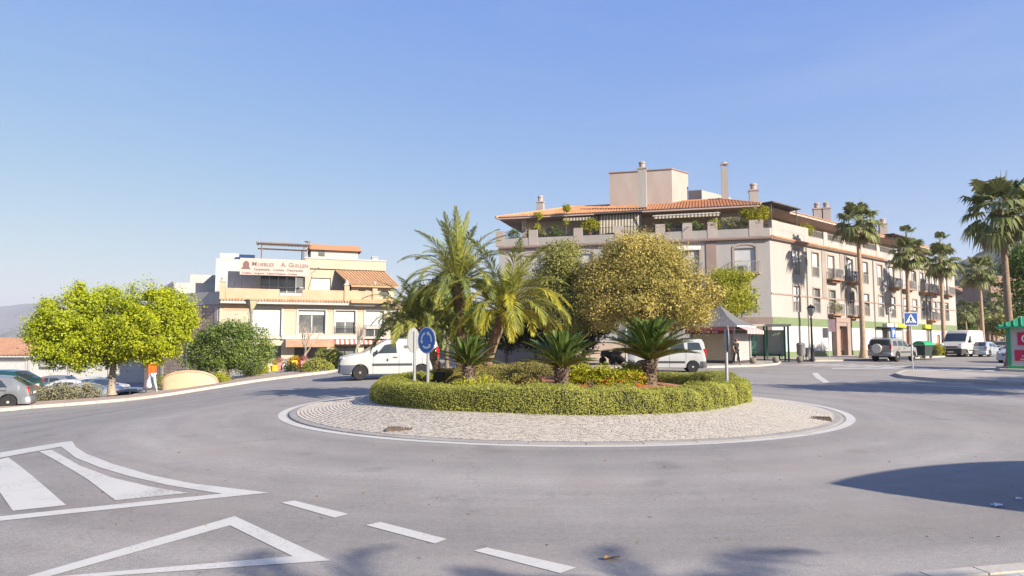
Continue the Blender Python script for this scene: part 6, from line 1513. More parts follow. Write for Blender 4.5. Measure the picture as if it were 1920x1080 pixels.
def vehicle(name, label, cat, loc, heading, sp, body_m, group=None):
    """sp: L,W, top [(x,z)], belt [(x,z)], wheels [x], wr, sill, plan end rounding, glass list"""
    hv = Vector((math.cos(heading), math.sin(heading), 0))*sp['L']/2; loc = Vector(loc) + hv; loc.z = Vector(loc).z
    t = thing(name, label, cat, loc, heading + math.pi, group)       # local +x runs from nose to tail
    Lc, W = sp['L'], sp['W']; hw = W/2; wr = sp['wr']; ar = wr*1.13; sill = sp.get('sill', 0.22)
    tx, tzv = zip(*sp['top']); bx, bz = zip(*sp['belt']); tum = sp.get('tumble', 0.2)
    top = lambda x: float(np.interp(x, tx, tzv)); 
    def belt(x): return min(float(np.interp(x, bx, bz)), top(x)-0.03)
    def half(x):
        a = sp.get('nose_r', 0.35); c = sp.get('tail_r', 0.2); k = 1.0
        if x < a: k -= sp.get('nose_in', 0.16)*(1-x/a)**2
        if x > Lc-c: k -= sp.get('tail_in', 0.06)*(1-(Lc-x)/c)**2
        return hw*k
    def bot(x):
        z = sill + 0.10*max(0, 1-x/0.35) + 0.08*max(0, 1-(Lc-x)/0.35)
        for wx in sp['wheels']:
            d = abs(x-wx)
            if d < ar: z = max(z, wr + math.sqrt(ar*ar-d*d)*0.98)
        return z
    def sect(x):
        zt, zb, be, w_ = top(x), bot(x), belt(x), half(x)
        be = max(be, zb+0.03); zt = max(zt, be+0.02)
        wrf = max(w_*0.5, w_ - 0.02 - tum*(zt-be))
        e = min(0.10, (zt-be)*0.5)
        return [(0,zb), (w_*0.86,zb), (w_-0.015,zb+0.02), (w_,zb+(be-zb)*0.35), (w_,zb+(be-zb)*0.72), (w_-0.025,be), (wrf+0.005,zt-e), (wrf-0.05,zt-e*0.32), (wrf*0.72,zt-0.004), (0,zt+0.012)]
    xs = set(np.linspace(0, Lc, 34)) | set(tx) | set(bx)
    for wx in sp['wheels']:
        for k in np.linspace(-1,1,15): xs.add(wx + ar*math.sin(k*math.pi/2)*0.999)
        xs |= {wx-ar-0.004, wx+ar+0.004}
    xs = sorted(float(x) for x in xs if 0 <= x <= Lc); xs = [x for i, x in enumerate(xs) if i == 0 or x-xs[i-1] > 0.002]
    b = MB(); m_ = None; vs = []
    for x in xs:
        s = sect(x); r = [(x,y,z) for y, z in s] + [(x,-y,z) for y, z in s[-2:0:-1]]; m_ = len(r); vs += r
    fs = [(i*m_+j, i*m_+(j+1)%m_, (i+1)*m_+(j+1)%m_, (i+1)*m_+j) for i in range(len(xs)-1) for j in range(m_)]
    fs += [tuple(range(m_-1,-1,-1)), tuple((len(xs)-1)*m_+j for j in range(m_))]
    b.add(vs, fs); b.build('body', body_m, t, smooth=32)
    # patches that follow the body, a few mm proud
    def patch(name, fn, nu, nv, m, parent=t, off=0.006, **kw):
        q = MB(); g = [[Vector(fn(i/nu, j/nv)) for j in range(nv+1)] for i in range(nu+1)]; vs = []
        for i in range(nu+1):
            for j in range(nv+1):
                du = g[min(i+1,nu)][j]-g[max(i-1,0)][j]; dv = g[i][min(j+1,nv)]-g[i][max(j-1,0)]; n_ = du.cross(dv)
                n_ = n_.normalized() if n_.length > 1e-9 else Vector((0,0,1))
                c = Vector((g[i][j].x, 0, sill+0.5)); 
                if n_.dot(g[i][j]-Vector((Lc/2,0,0.8))) < 0: n_ = -n_
                vs.append(g[i][j]+n_*off)
        q.add(vs, [(i*(nv+1)+j,(i+1)*(nv+1)+j,(i+1)*(nv+1)+j+1,i*(nv+1)+j+1) for i in range(nu) for j in range(nv)])
        o = q.build(name, m, parent, smooth=60)
        for k_, v_ in kw.items(): o[k_] = v_
        return o
    def side(sg, lo, hi):   # between ring points lo and hi
        def f(x, v):
            s = sect(x); a, c = s[lo], s[hi]; return (x, sg*(a[0]*(1-v)+c[0]*v), a[1]*(1-v)+c[1]*v)
        return f
    for (x0b, x1b, x0t, x1t, v0, v1) in sp['side_glass']:
        for sg in (-1,1):
            f = side(sg, 5, 6)
            patch('side_window', lambda u, v: f((x0b+(x1b-x0b)*u)*(1-v)+(x0t+(x1t-x0t)*u)*v, v0+(v1-v0)*v), 8, 3, AUTOG)
    def across(xa, xb, yk):
        def f(u, v):
            x = xa + (xb-xa)*u; s = sect(x); y = (v*2-1)*yk; w6 = s[7][0]; yy = y*w6
            ys = [p[0] for p in s[7:]][::-1]; z_ = [p[1] for p in s[7:]][::-1]
            return (x, yy, float(np.interp(abs(yy), ys, z_)))
        return f
    xa, xb = sp['windscreen']; patch('windscreen', across(xa, xb, 0.97), 8, 8, AUTOG)
    if 'rear_glass' in sp: xa, xb = sp['rear_glass']; patch('rear_window', across(xa, xb, 0.92), 6, 8, AUTOG)
    # seams, handles, strips
    for x in sp.get('seams', []):
        q = MB()
        for sg in (-1,1):
            ys = [sect(x)[i] for i in (2,3,4,5)]
            for a, c in zip(ys[:-1], ys[1:]): q.add([(x-0.006,sg*(a[0]+0.004),a[1]),(x+0.006,sg*(a[0]+0.004),a[1]),(x+0.006,sg*(c[0]+0.004),c[1]),(x-0.006,sg*(c[0]+0.004),c[1])], [(0,1,2,3)])
        q.build('door_gap', SEAM, t)
    for x, z in sp.get('handles', []):
        for sg in (-1,1): y = sg*(half(x)-0.005); MB().box(x-0.09,x+0.09,min(y,y+sg*0.03),max(y,y+sg*0.03),z-0.018,z+0.018).build('handle', sp.get('handle_m', PLAST), t)
    if 'strip' in sp:
        x0, x1, z = sp['strip']
        for sg in (-1,1): y = sg*(hw-0.004); MB().box(x0,x1,min(y,y+sg*0.022),max(y,y+sg*0.022),z-0.05,z+0.05).build('rub_strip', sp.get('strip_m', PLAST), t)
    # bumpers: shells just outside the body
    def shell(name, x0, x1, z0, z1, m, off=0.018):
        q = MB(); n_ = 9; xx = [x0+(x1-x0)*i/n_ for i in range(n_+1)]; vs = []
        front = x0 <= 0.01
        path = []
        for sg, seq in ((1, xx[::-1] if front else xx), (-1, xx if front else xx[::-1])):
            for x in seq:
                xk = min(max(x,0),Lc); path.append((x + (-off if (front and x <= 0.01) else (off if (not front and x >= Lc-0.01) else 0)), sg*(half(xk)+off)))
        for p in path: 
            lift = 0
            vs += [(p[0],p[1],max(z0, min(z1-0.02, bot(min(max(p[0],0),Lc))-0.01) if any(abs(p[0]-w_) < ar for w_ in sp['wheels']) else z0)), (p[0],p[1],z1-0.03), (p[0]*0.985+Lc/2*0.015,p[1]*0.97,z1)]
        k = len(path); q.add(vs, [(3*i,3*(i+1),3*(i+1)+1,3*i+1) for i in range(k-1)] + [(3*i+1,3*(i+1)+1,3*(i+1)+2,3*i+2) for i in range(k-1)]); return q.build(name, m, t, smooth=50)
    f = sp['front_bumper']; shell('front_bumper', 0.0, f[0], f[1], f[2], f[3] or body_m)
    f = sp['rear_bumper']; shell('rear_bumper', Lc-f[0], Lc, f[1], f[2], f[3] or body_m)
    # lamps and grille
    hx, hy, hz_, hsx, hsy, hsz = sp['headlight']
    for sg in (-1,1): MB().ball((hx, sg*hy, hz_), hsx, hsy, hsz, 12, 8).build('headlight', LAMPG, t, smooth=80)
    ty, tz0, tz1, tw = sp['taillight']
    for sg in (-1,1):
        xq = sp.get('tail_x', Lc-0.03); q = MB(); y0, y1 = sg*(ty-tw), sg*(ty+0.02); q.box(xq-0.10, xq+0.05, min(y0,y1), max(y0,y1), tz0, tz1); q.build('taillight', REDL, t)
    g = sp['grille']; q = MB(); q.box(g[0]-0.03, g[0]+0.02, -g[1], g[1], g[2], g[3]); gr = q.build('grille', PLAST, t)
    q = MB(); z = g[2]+0.05
    while z < g[3]: q.box(g[0]-0.042,g[0]-0.031,-g[1]+0.03,g[1]-0.03,z-0.008,z+0.008); z += 0.06
    q.build('slats', RIMM, gr)
    MB().box(-0.045,-0.03,-0.26,0.26,sp.get('plate_z',0.42),sp.get('plate_z',0.42)+0.11).build('number_plate', PLATE, t)
    rz_ = sp.get('rear_plate_z',0.75); MB().box(Lc+0.012,Lc+0.03,-0.26,0.26,rz_,rz_+0.11).build('number_plate', PLATE, t)
    mx, mz_ = sp['mirror']
    for sg in (-1,1):
        q = MB(); y = sg*(half(mx)-0.02); q.ball((mx,y+sg*0.13,mz_), 0.06, 0.10, sp.get('mirror_h',0.085), 10, 8); q.bar((mx,y-sg*0.03,mz_-0.05),(mx,y+sg*0.08,mz_-0.02),0.025); q.build('mirror', sp.get('mirror_m', PLAST), t, smooth=60)
    # underbody so that nothing shines through the arches
    MB().box(0.12,Lc-0.12,-hw+0.24,hw-0.24,sill-0.02,sill+0.3).build('underbody', SEAM, t)
    # wheels
    tw = sp.get('tw', 0.2); rimr = wr*sp.get('rim',0.64)
    rot = Matrix.Rotation(R(90),4,'X')
    q = MB(rot); q.lathe([(rimr,-tw/2+0.01),(wr*0.9,-tw/2),(wr,-tw/2+0.03),(wr,tw/2-0.03),(wr*0.9,tw/2),(rimr,tw/2-0.01)], 28); tyre = q.mesh('tyre', RUBBER, 40)
    q = MB(rot); q.lathe([(rimr,-tw/2+0.02),(rimr*0.9,-tw/2+0.05),(rimr*0.55,-tw/2+0.035),(rimr*0.3,-tw/2+0.02),(rimr*0.27,-tw/2-0.004),(0.01,-tw/2-0.006)], 24)
    rim = q.mesh('rim', sp.get('rim_m', RIMM), 40)
    q = MB(rot); 
    for k in range(sp.get('holes',6)):
        a = 2*math.pi*k/sp.get('holes',6); q.lathe([(rimr*0.13,-tw/2+0.028),(rimr*0.12,-tw/2+0.021)], 8, (rimr*0.72*math.cos(a), rimr*0.72*math.sin(a), 0))
    hol = q.mesh('rim_hole', SEAM)
    for wx in sp['wheels']:
        for sg in (-1,1):
            # outer face of the wheel is at local -y after the turn; flip for the other side
            w_ = link('wheel', tyre, t, loc=(wx, sg*(hw-tw/2-0.015), wr), rot=(0,0,0 if sg > 0 else math.pi))
            w_.rotation_euler = (0,0,0) if sg > 0 else (0,0,math.pi)
            r_ = link('rim', rim, w_); h_ = link('rim_hole', hol, w_)
            r_.rotation_euler = h_.rotation_euler = (0,0,0)
    t['_w'] = hw; del t['_w']
    return t, dict(half=half, sect=sect, patch=patch, side=side, L=Lc, hw=hw, across=across)

SMALLVAN = dict(L=4.32, W=1.83, wr=0.32, sill=0.24, tumble=0.13, nose_r=0.55, nose_in=0.18,
    top=[(0,0.78),(0.04,0.92),(0.16,1.03),(0.45,1.10),(0.98,1.20),(1.25,1.36),(1.75,1.66),(1.98,1.75),(2.4,1.81),(3.4,1.82),(4.0,1.79),(4.22,1.72),(4.29,1.45),(4.31,1.0),(4.32,0.6)],
    belt=[(0,0.72),(0.16,0.95),(0.98,1.10),(1.6,1.12),(4.0,1.14),(4.32,1.1)], wheels=[0.83,3.53],
    side_glass=[(1.52,2.42,1.86,2.38,0.06,0.80)], windscreen=(1.03,1.88), rear_glass=(4.235,4.285), seams=[1.38,2.52,3.55], handles=[(2.35,0.98)],
    strip=(1.35,3.1,0.66), front_bumper=(0.62,0.26,0.66,BLUEPLAST), rear_bumper=(0.3,0.3,0.62,BLUEPLAST), headlight=(0.28,0.68,0.93,0.26,0.16,0.10),
    taillight=(0.86,0.95,1.45,0.14), grille=(0.02,0.42,0.70,0.90), mirror=(1.52,1.20), rim_m=RIMD, mirror_h=0.11)
VWHITE = paint('white_paint', (0.40,0.40,0.398), 0.3)
def face(dx, dy): return math.atan2(dy, dx)
p = on(725, 707)
van, vi = vehicle('delivery_van', 'white delivery van with small emblem rounding the far left of the roundabout', 'van', gp(728, 31.2), face(-0.955,-0.30), SMALLVAN, VWHITE)
hw = vi['hw']
MVs = Matrix.Rotation(math.pi, 4, 'Z')
def side_text(t, body, size, m, x, y, z, sg): # lettering on the flank
    M = (Matrix.Translation((x, y, z)) @ (UP_TEXT if sg < 0 else Matrix.Rotation(math.pi,4,'Z') @ UP_TEXT)); return link('lettering', text_mesh(body, size, m, 0.003, 'LEFT', 0.002), t, mw=M)
INK = mat('dark_ink', (0.06,0.06,0.09), 0.5)
# find which flank faces the camera: local +y or -y
def cam_side(t):
    y = Matrix.Rotation(t.rotation_euler.z, 3, 'Z') @ Vector((0,1,0)); return 1 if y.dot(-Vector(t.location)) > 0 else -1
sg = cam_side(van)
xt = 2.75 if sg < 0 else 4.0
side_text(van, 'SERVICIOS', 0.19, INK, 2.72 if sg < 0 else 3.9, sg*(hw-0.03), 1.38, sg)
q = MB(); y = sg*(hw+0.004)
for a, c, d, e in ((0,0.11,0.035,0.0),(0,-0.11,0.035,0.0),(0.10,0,0,0.035),(-0.10,0,0,0.035)): q.add([(2.0+a,y,0.86+c),(2.0+d,y,0.86+e),(2.0-a*0.15,y,0.86-c*0.15),(2.0-d,y,0.86-e)], [(0,1,2,3)])
q.build('emblem', INK, van)

PEOPLEVAN = dict(SMALLVAN); PEOPLEVAN.update(L=4.14, W=1.74, wr=0.30, top=[(0,0.70),(0.05,0.86),(0.2,0.95),(0.85,1.10),(1.0,1.18),(1.7,1.68),(1.95,1.76),(2.6,1.80),(3.6,1.80),(3.95,1.76),(4.06,1.55),(4.11,1.05),(4.14,0.55)],
    side_glass=[(1.35,2.2,1.75,2.15,0.08,0.78),(2.3,3.05,2.3,3.0,0.08,0.78),(3.2,3.93,3.2,3.8,0.08,0.78)], windscreen=(0.95,1.75), rear_glass=(3.985,4.075), seams=[1.3,2.25,3.1], handles=[(2.1,0.95)], wheels=[0.78,3.45],
    front_bumper=(0.45,0.24,0.58,PLAST), rear_bumper=(0.3,0.26,0.60,PLAST), strip=(1.2,3.05,0.55), headlight=(0.18,0.62,0.80,0.16,0.16,0.09), taillight=(0.82,0.8,1.25,0.1), grille=(0.0,0.4,0.62,0.78), rim_m=RIMM)
vehicle('people_carrier', 'white boxy van parked behind the roundabout by the shuttered kiosk', 'van', gp(1246, 37.0), face(-0.985,0.12), PEOPLEVAN, VWHITE)

HATCH = dict(L=4.1, W=1.73, wr=0.31, sill=0.2, tumble=0.34, top=[(0,0.62),(0.06,0.74),(0.25,0.84),(0.95,0.97),(1.1,1.03),(1.75,1.36),(2.1,1.44),(2.8,1.45),(3.4,1.38),(3.75,1.15),(3.98,0.98),(4.06,0.85),(4.1,0.5)],
    belt=[(0,0.6),(0.25,0.75),(1.0,0.88),(4.1,0.95)], wheels=[0.78,3.3], side_glass=[(1.35,2.3,1.8,2.28,0.06,0.82),(2.4,3.25,2.38,3.0,0.06,0.82)], windscreen=(1.08,1.82), rear_glass=(3.4,3.95), seams=[1.25,2.35,3.2],
    handles=[(2.2,0.8),(3.1,0.82)], front_bumper=(0.4,0.2,0.52,None), rear_bumper=(0.3,0.22,0.55,None), headlight=(0.2,0.6,0.70,0.18,0.17,0.085), taillight=(0.82,0.68,0.95,0.16), grille=(0.0,0.38,0.5,0.64), mirror=(1.45,0.97), rear_plate_z=0.62, tail_x=4.0)
SALOON = dict(HATCH); SALOON.update(L=4.5, W=1.78, top=[(0,0.60),(0.06,0.72),(0.25,0.82),(1.05,0.96),(1.2,1.02),(1.95,1.37),(2.3,1.43),(2.9,1.42),(3.35,1.28),(3.85,1.05),(4.3,1.0),(4.45,0.9),(4.5,0.5)], wheels=[0.85,3.55], side_glass=[(1.5,2.5,2.0,2.48,0.06,0.82),(2.6,3.45,2.58,3.2,0.06,0.8)], windscreen=(1.2,2.0), rear_glass=(3.05,3.8), seams=[1.4,2.55,3.4], handles=[(2.4,0.8),(3.3,0.82)], tail_x=4.42)
SILV = paint('silver_paint', (0.19,0.20,0.215), 0.3, 0.4); DKG = paint('dark_green_paint_car', (0.012,0.05,0.055), 0.25); OLV = paint('olive_paint', (0.30,0.28,0.16), 0.35, 0.3); GRYB = paint('pale_grey_paint', (0.33,0.36,0.40), 0.3, 0.3); BLKP = paint('black_paint', (0.02,0.022,0.03), 0.25); BLUP = paint('blue_paint', (0.035,0.07,0.16), 0.25)
CREAMP = paint('cream_paint', (0.66,0.62,0.54), 0.3, 0.2)
vehicle('parked_car', 'silver estate car cut off by the left edge of the photo', 'car', gp(-38, 30.2), face(-0.90,-0.42), HATCH, SILV, 'cars at the left kerb')
vehicle('parked_car', 'dark green car parked just beyond the silver estate, far left', 'car', (-26.0,34.4,gz(-26,34.4)+0.1), face(-0.93,-0.1), HATCH, DKG, 'cars at the left kerb')
def cz(x, y): return -2.48
for k, (px, d, hd, sp, m_, lab) in enumerate(((245,40.5,(-0.98,-0.15),SALOON,VWHITE,'white saloon in the sunken car park behind the walking person'),(150,45,(-0.9,-0.3),SALOON,GRYB,'pale grey car in the car park behind the grey-green shrub'),(118,49,(-0.95,-0.2),HATCH,VWHITE,'white hatchback in the car park left of the tree trunk, second row'),(188,50,(0.9,-0.4),HATCH,BLUP,'dark blue car behind the trunk of the yellow-green tree'),(180,53,(0.95,0.2),SALOON,VWHITE,'white saloon in the back row of the car park'),(95,55,(-0.95,-0.1),HATCH,SILV,'silver hatchback in the back row of the car park'),(40,50,(-0.95,-0.1),SALOON,BLKP,'black car half hidden behind the dark green car'))):
    a = at(px, 700, d); vehicle('parked_car', lab, 'car', (a.x, d, -2.47), face(*hd), sp, m_, 'cars in the car park below the left pavement')

OFFROAD = dict(L=4.4, W=1.8, wr=0.37, sill=0.38, tumble=0.2, nose_r=0.4, top=[(0,0.85),(0.06,1.0),(0.2,1.08),(1.2,1.16),(1.35,1.22),(1.9,1.66),(2.15,1.74),(3.0,1.78),(4.1,1.76),(4.25,1.68),(4.36,1.2),(4.39,1.0),(4.4,0.6)], belt=[(0,0.8),(0.2,1.0),(1.3,1.10),(4.4,1.16)], wheels=[0.85,3.45],
    side_glass=[(1.5,2.4,1.95,2.38,0.08,0.8),(2.5,3.25,2.5,3.2,0.08,0.8),(3.4,4.1,3.4,3.95,0.08,0.8)], windscreen=(1.32,1.95), rear_glass=(4.262,4.352), seams=[1.4,2.45,3.3], handles=[(2.3,1.0),(3.15,1.0)], strip=(1.3,3.0,0.72), front_bumper=(0.5,0.4,0.74,None), rear_bumper=(0.45,0.42,0.72,None), headlight=(0.08,0.62,0.92,0.1,0.17,0.10), taillight=(0.84,0.95,1.3,0.1), grille=(0.0,0.36,0.8,0.98), mirror=(1.6,1.2), tw=0.25, rear_plate_z=0.85, holes=5)
TAN = paint('champagne_paint', (0.28,0.265,0.25), 0.3, 0.35)
suv, si = vehicle('off_road_car', 'champagne grey off-roader with cream spare wheel cover parked before the facade', 'car', gp(1676, 53.0, 0.0), face(0.80,0.60), OFFROAD, TAN)
q = MB(Matrix.Translation((4.42,-0.12,0.98)) @ Matrix.Rotation(R(90),4,'Y')); q.lathe([(0.34,0),(0.36,0.03),(0.36,0.17),(0.33,0.2),(0.05,0.215)], 24); q.build('spare_wheel', CREAMP, suv, smooth=40, label='round cream spare wheel cover')
q = MB()
for sg in (-1,1): q.bar((2.2,sg*0.7,1.82),(4.0,sg*0.7,1.83),0.02)
q.build('roof_rail', PLAST, suv)
BIGVAN = dict(L=5.4, W=2.05, wr=0.34, sill=0.28, tumble=0.07, nose_r=0.5, nose_in=0.12, top=[(0,0.8),(0.05,1.0),(0.25,1.15),(0.85,1.38),(0.95,1.45),(1.55,2.15),(1.75,2.40),(2.0,2.52),(2.6,2.54),(5.2,2.54),(5.33,2.45),(5.38,1.2),(5.4,0.7)], belt=[(0,0.75),(0.25,1.1),(0.95,1.3),(5.4,1.32)], wheels=[0.95,4.35],
    side_glass=[(1.3,2.25,1.75,2.2,0.05,0.60)], windscreen=(0.95,1.6), seams=[1.25,2.4,3.6], handles=[(2.25,1.15),(2.55,1.15)], strip=(1.4,3.9,0.62), front_bumper=(0.7,0.3,0.80,PLAST), rear_bumper=(0.3,0.3,0.6,PLAST), headlight=(0.36,0.82,1.08,0.2,0.12,0.2), taillight=(0.98,1.0,1.5,0.1), grille=(0.02,0.55,0.84,1.02), mirror=(1.4,1.48), mirror_h=0.18)
CREAMV = paint('off_white_paint', (0.50,0.47,0.43), 0.4)
vehicle('panel_van', 'tall off-white panel van facing out beside the facade palms', 'van', gp(1806, 66.0, 0.0), face(-0.80,-0.60), BIGVAN, CREAMV)
vehicle('parked_car', 'pale grey-blue hatchback behind the tall panel van on the avenue', 'car', gp(1848, 66.0, 0.0), face(0.80,0.60), HATCH, GRYB, 'cars along the right-hand avenue')
vehicle('parked_car', 'olive car coming down the avenue beside the small kiosk', 'car', gp(1882, 74.0, 0.0), face(-0.72,-0.69), HATCH, OLV, 'cars along the right-hand avenue')
vehicle('parked_car', 'dark car beyond the grey-blue hatchback, far down the avenue', 'car', gp(1858, 88.0, 0.0), face(0.78,0.62), HATCH, BLKP, 'cars along the right-hand avenue')
vehicle('parked_car', 'white car edging out behind the green-roofed kiosk', 'car', gp(1912, 50.0, 0.0), face(-0.80,-0.60), HATCH, VWHITE, 'cars along the right-hand avenue')
# ================================================================== STREET FURNITURE
def post_on(loc_px, d): return gp(loc_px, d)
RETRO = mat('sign_rim_white',(0.62,0.64,0.66),0.4,0.03,4); SBLUE = mat('roundabout_blue',(0.045,0.15,0.42),0.4,0.06,5); BACKG = mat('sign_back_grey',(0.33,0.34,0.34),0.5,0.08,4,metal=0.2)
def round_sign(label, px, d, py_c, rz, dia=0.6, zbase=None):
    x = (px-960)/1280*d; z0 = isl_z(x,d) if zbase is None else zbase; zc = at(px, py_c, d).z
    t = thing('roundabout_sign', label, 'road sign', (x, d, z0), rz, 'blue round signs on the roundabout')
    MB().bar((0,0.035,-0.1),(0,0.035,zc-z0+dia*0.35),0.035,10).build('post', STEEL, t)
    M = Matrix.Translation((0,0,zc-z0)) @ Matrix.Rotation(R(90),4,'X')
    q = MB(M); q.lathe([(dia/2,-0.003),(dia/2,0.012)], 40); disc = q.build('disc', BACKG, t, smooth=30)
    q = MB(M); q.lathe([(dia/2-0.006,0.0135),(dia/2-0.006,0.0145)], 40); q.build('rim', RETRO, disc)
    q = MB(M); q.lathe([(dia/2-0.022,0.0155),(dia/2-0.022,0.0165)], 40); q.build('face', SBLUE, disc)
    q = MB(M); r0, r1 = dia*0.24, dia*0.315
    for k in range(3):
        a0 = R(90+120*k+18); a1 = a0 + R(78); n_ = 10
        for i in range(n_):
            a, c = a0+(a1-a0)*i/n_, a0+(a1-a0)*(i+1)/n_; q.add([(r0*math.cos(a),r0*math.sin(a),0.0185),(r1*math.cos(a),r1*math.sin(a),0.0185),(r1*math.cos(c),r1*math.sin(c),0.0185),(r0*math.cos(c),r0*math.sin(c),0.0185)], [(0,1,2,3)])
        rm_ = (r0+r1)/2; ah = a1 + R(24); q.add([((r0-0.035)*math.cos(a1),(r0-0.035)*math.sin(a1),0.0185),((r1+0.035)*math.cos(a1),(r1+0.035)*math.sin(a1),0.0185),(rm_*math.cos(ah),rm_*math.sin(ah),0.0185)], [(0,1,2)])
    q.build('arrows', RETRO, disc)
    return t
round_sign('round blue roundabout sign facing us in the left of the hedge', 801, 15.3, 638, R(-42))
round_sign('round sign turned away, grey back showing left of the blue sign', 776, 16.4, 638, R(-110))
round_sign('round blue sign seen almost edge-on at the right end of the hedge', 1363, 15.6, 635, R(77))
round_sign('round sign hidden by the largest cycad, only its grey post showing', 1174, 21.3, 628, R(150))
# pedestrian crossing sign
p = gp(1712, 36.2, 0.115); t = thing('crossing_sign', 'square blue pedestrian crossing sign on the traffic island', 'road sign', p, R(-8))
zc = at(1712, 598, 36.2).z - p.z
MB().bar((0,0.04,-0.05),(0,0.04,zc+0.2),0.035,10).build('post', STEEL, t)
pl = MB().box(-0.34,0.34,-0.012,0.0,zc-0.34,zc+0.34).build('panel', WHITE, t); MB().box(-0.315,0.315,-0.016,-0.0125,zc-0.315,zc+0.315).build('face', BLUE, pl)
q = MB(); q.add([(-0.26,-0.019,zc-0.2),(0.26,-0.019,zc-0.2),(0,-0.019,zc+0.26)], [(0,1,2)]); q.build('triangle', WHITE, pl)
q = MB(); y = -0.022
q.ball((0.0,y,zc+0.14),0.03,0.002,0.03,10,6)
for a, c in (((-0.0,zc+0.10),(-0.01,zc-0.02)),((-0.01,zc-0.02),(-0.08,zc-0.15)),((-0.01,zc-0.02),(0.07,zc-0.15)),((0,zc+0.08),(-0.08,zc-0.01)),((0,zc+0.08),(0.07,zc+0.0))): q.tube([(a[0],y,a[1]),(c[0],y,c[1])], 0.02, 4)
for x in (-0.16,-0.08,0.0,0.08,0.16): q.box(x-0.02,x+0.02,y,y+0.002,zc-0.195,zc-0.165)
q.build('pictogram', mat('sign_black',(0.02,0.02,0.02),0.6), pl)
# street lamps
def old_lamp(label, px, d, ytop):
    p = gp(px, d, 0.1); t = thing('street_lamp', label, 'street lamp', p, 0.3); h = at(px, ytop, d).z - p.z
    q = MB(); q.lathe([(0.20,-0.05),(0.20,0.1),(0.14,0.16),(0.13,0.75),(0.16,0.8),(0.08,0.95),(0.06,h-1.2),(0.09,h-1.1),(0.05,h-1.0),(0.05,h-0.85)], 14); q.build('post', DARK, t, smooth=40)
    q = MB(); q.lathe([(0.12,h-0.85),(0.13,h-0.8)], 6); q.lathe([(0.30,h-0.28),(0.32,h-0.25),(0.16,h-0.08),(0.05,h-0.05),(0.03,h+0.02),(0.01,h+0.05)], 6)
    for k in range(6): a = 2*math.pi*k/6; q.bar((0.13*math.cos(a),0.13*math.sin(a),h-0.8),(0.29*math.cos(a),0.29*math.sin(a),h-0.28),0.014,4)
    ln = q.build('lantern', DARK, t); q = MB(); q.lathe([(0.11,h-0.79),(0.27,h-0.29)], 6); q.build('glass', mat('lantern_glass',(0.40,0.38,0.34),0.3,0.05,4), ln)
old_lamp('old-style black lantern post on the pavement before the facade', 1524, 52.0, 571)
p = gp(468, 45.0, 0.1); t = thing('street_lamp', 'tall lamp post with flared lantern before the furniture shop', 'street lamp', p, 0.1); h = at(468, 561, 45).z - p.z
MB().lathe([(0.16,-0.05),(0.15,0.5),(0.10,0.7),(0.085,h-0.95),(0.11,h-0.9),(0.13,h-0.65)], 14).build('post', mat('lamp_grey',(0.24,0.22,0.20),0.6,0.1,4), t, smooth=40)
q = MB(); q.lathe([(0.14,h-0.64),(0.40,h-0.1)], 4); o = q.build('lantern_glass', mat('lantern_amber',(0.42,0.36,0.22),0.35,0.1,4), t)
q = MB()
q.lathe([(0.45,h-0.098),(0.45,h-0.03),(0.2,h)], 4)
for k in range(4): a = math.pi/2*k; q.bar((0.145*math.cos(a),0.145*math.sin(a),h-0.64),(0.41*math.cos(a),0.41*math.sin(a),h-0.1),0.016,4)
q.build('lantern_frame', MATS['lamp_grey'], t)
# stone ball bollards at the plaza edge
for px, d, lab in ((1412,45.5,'stone ball bollard nearest the walking shopper'),(1455,47.0,'stone ball bollard below the bus shelter'),(1500,48.6,'stone ball bollard by the litter bins')):
    p = gp(px, d, 0.1); t = thing('ball_bollard', lab, 'bollard', p, 0, 'stone ball bollards along the plaza edge')
    q = MB(); q.ball((0,0,0.19),0.23,0.23,0.23,18,12); q.build('ball', mat('dark_stone',(0.16,0.145,0.125),0.9,0.2,5,0.3,40), t, smooth=80); MB().lathe([(0.16,-0.05),(0.14,0.03)], 14).build('foot', DARK, t)
# litter bins
for px, d, s, lab in ((1503,50.2,1.0,'larger grey litter bin on two legs'),(1515,50.8,0.72,'smaller litter bin beside the larger one')):
    p = gp(px, d, 0.1); t = thing('litter_bin', lab, 'litter bin', p, 0.4, 'litter bins by the facade')
    q = MB(); q.lathe([(0.26*s,0.42*s),(0.30*s,0.6*s),(0.31*s,1.15*s),(0.33*s,1.2*s),(0.26*s,1.33*s),(0.1*s,1.36*s)], 16); q.build('bin', mat('bin_grey',(0.20,0.19,0.19),0.5,0.1,5), t, smooth=40)
    q = MB(); q.bar((-0.2*s,0,-0.05),(-0.2*s,0,0.6*s),0.035); q.bar((0.2*s,0,-0.05),(0.2*s,0,0.6*s),0.035); q.build('legs', DARK, t)
# pole with notices near the portal
p = gp(1556, 55.5, 0.1); t = thing('notice_pole', 'thin pole carrying small grey and pink notices left of the portal', 'sign', p, R(-30))
MB().bar((0,0,-0.05),(0,0,3.3),0.04).build('post', STEEL, t); q = MB(); q.box(-0.45,-0.05,-0.04,0.04,1.7,2.5); q.build('plate', mat('notice_grey',(0.20,0.20,0.21),0.6), t); MB().box(0.05,0.5,-0.04,0.04,2.2,3.2).build('plate', mat('notice_pink',(0.5,0.33,0.35),0.6), t)
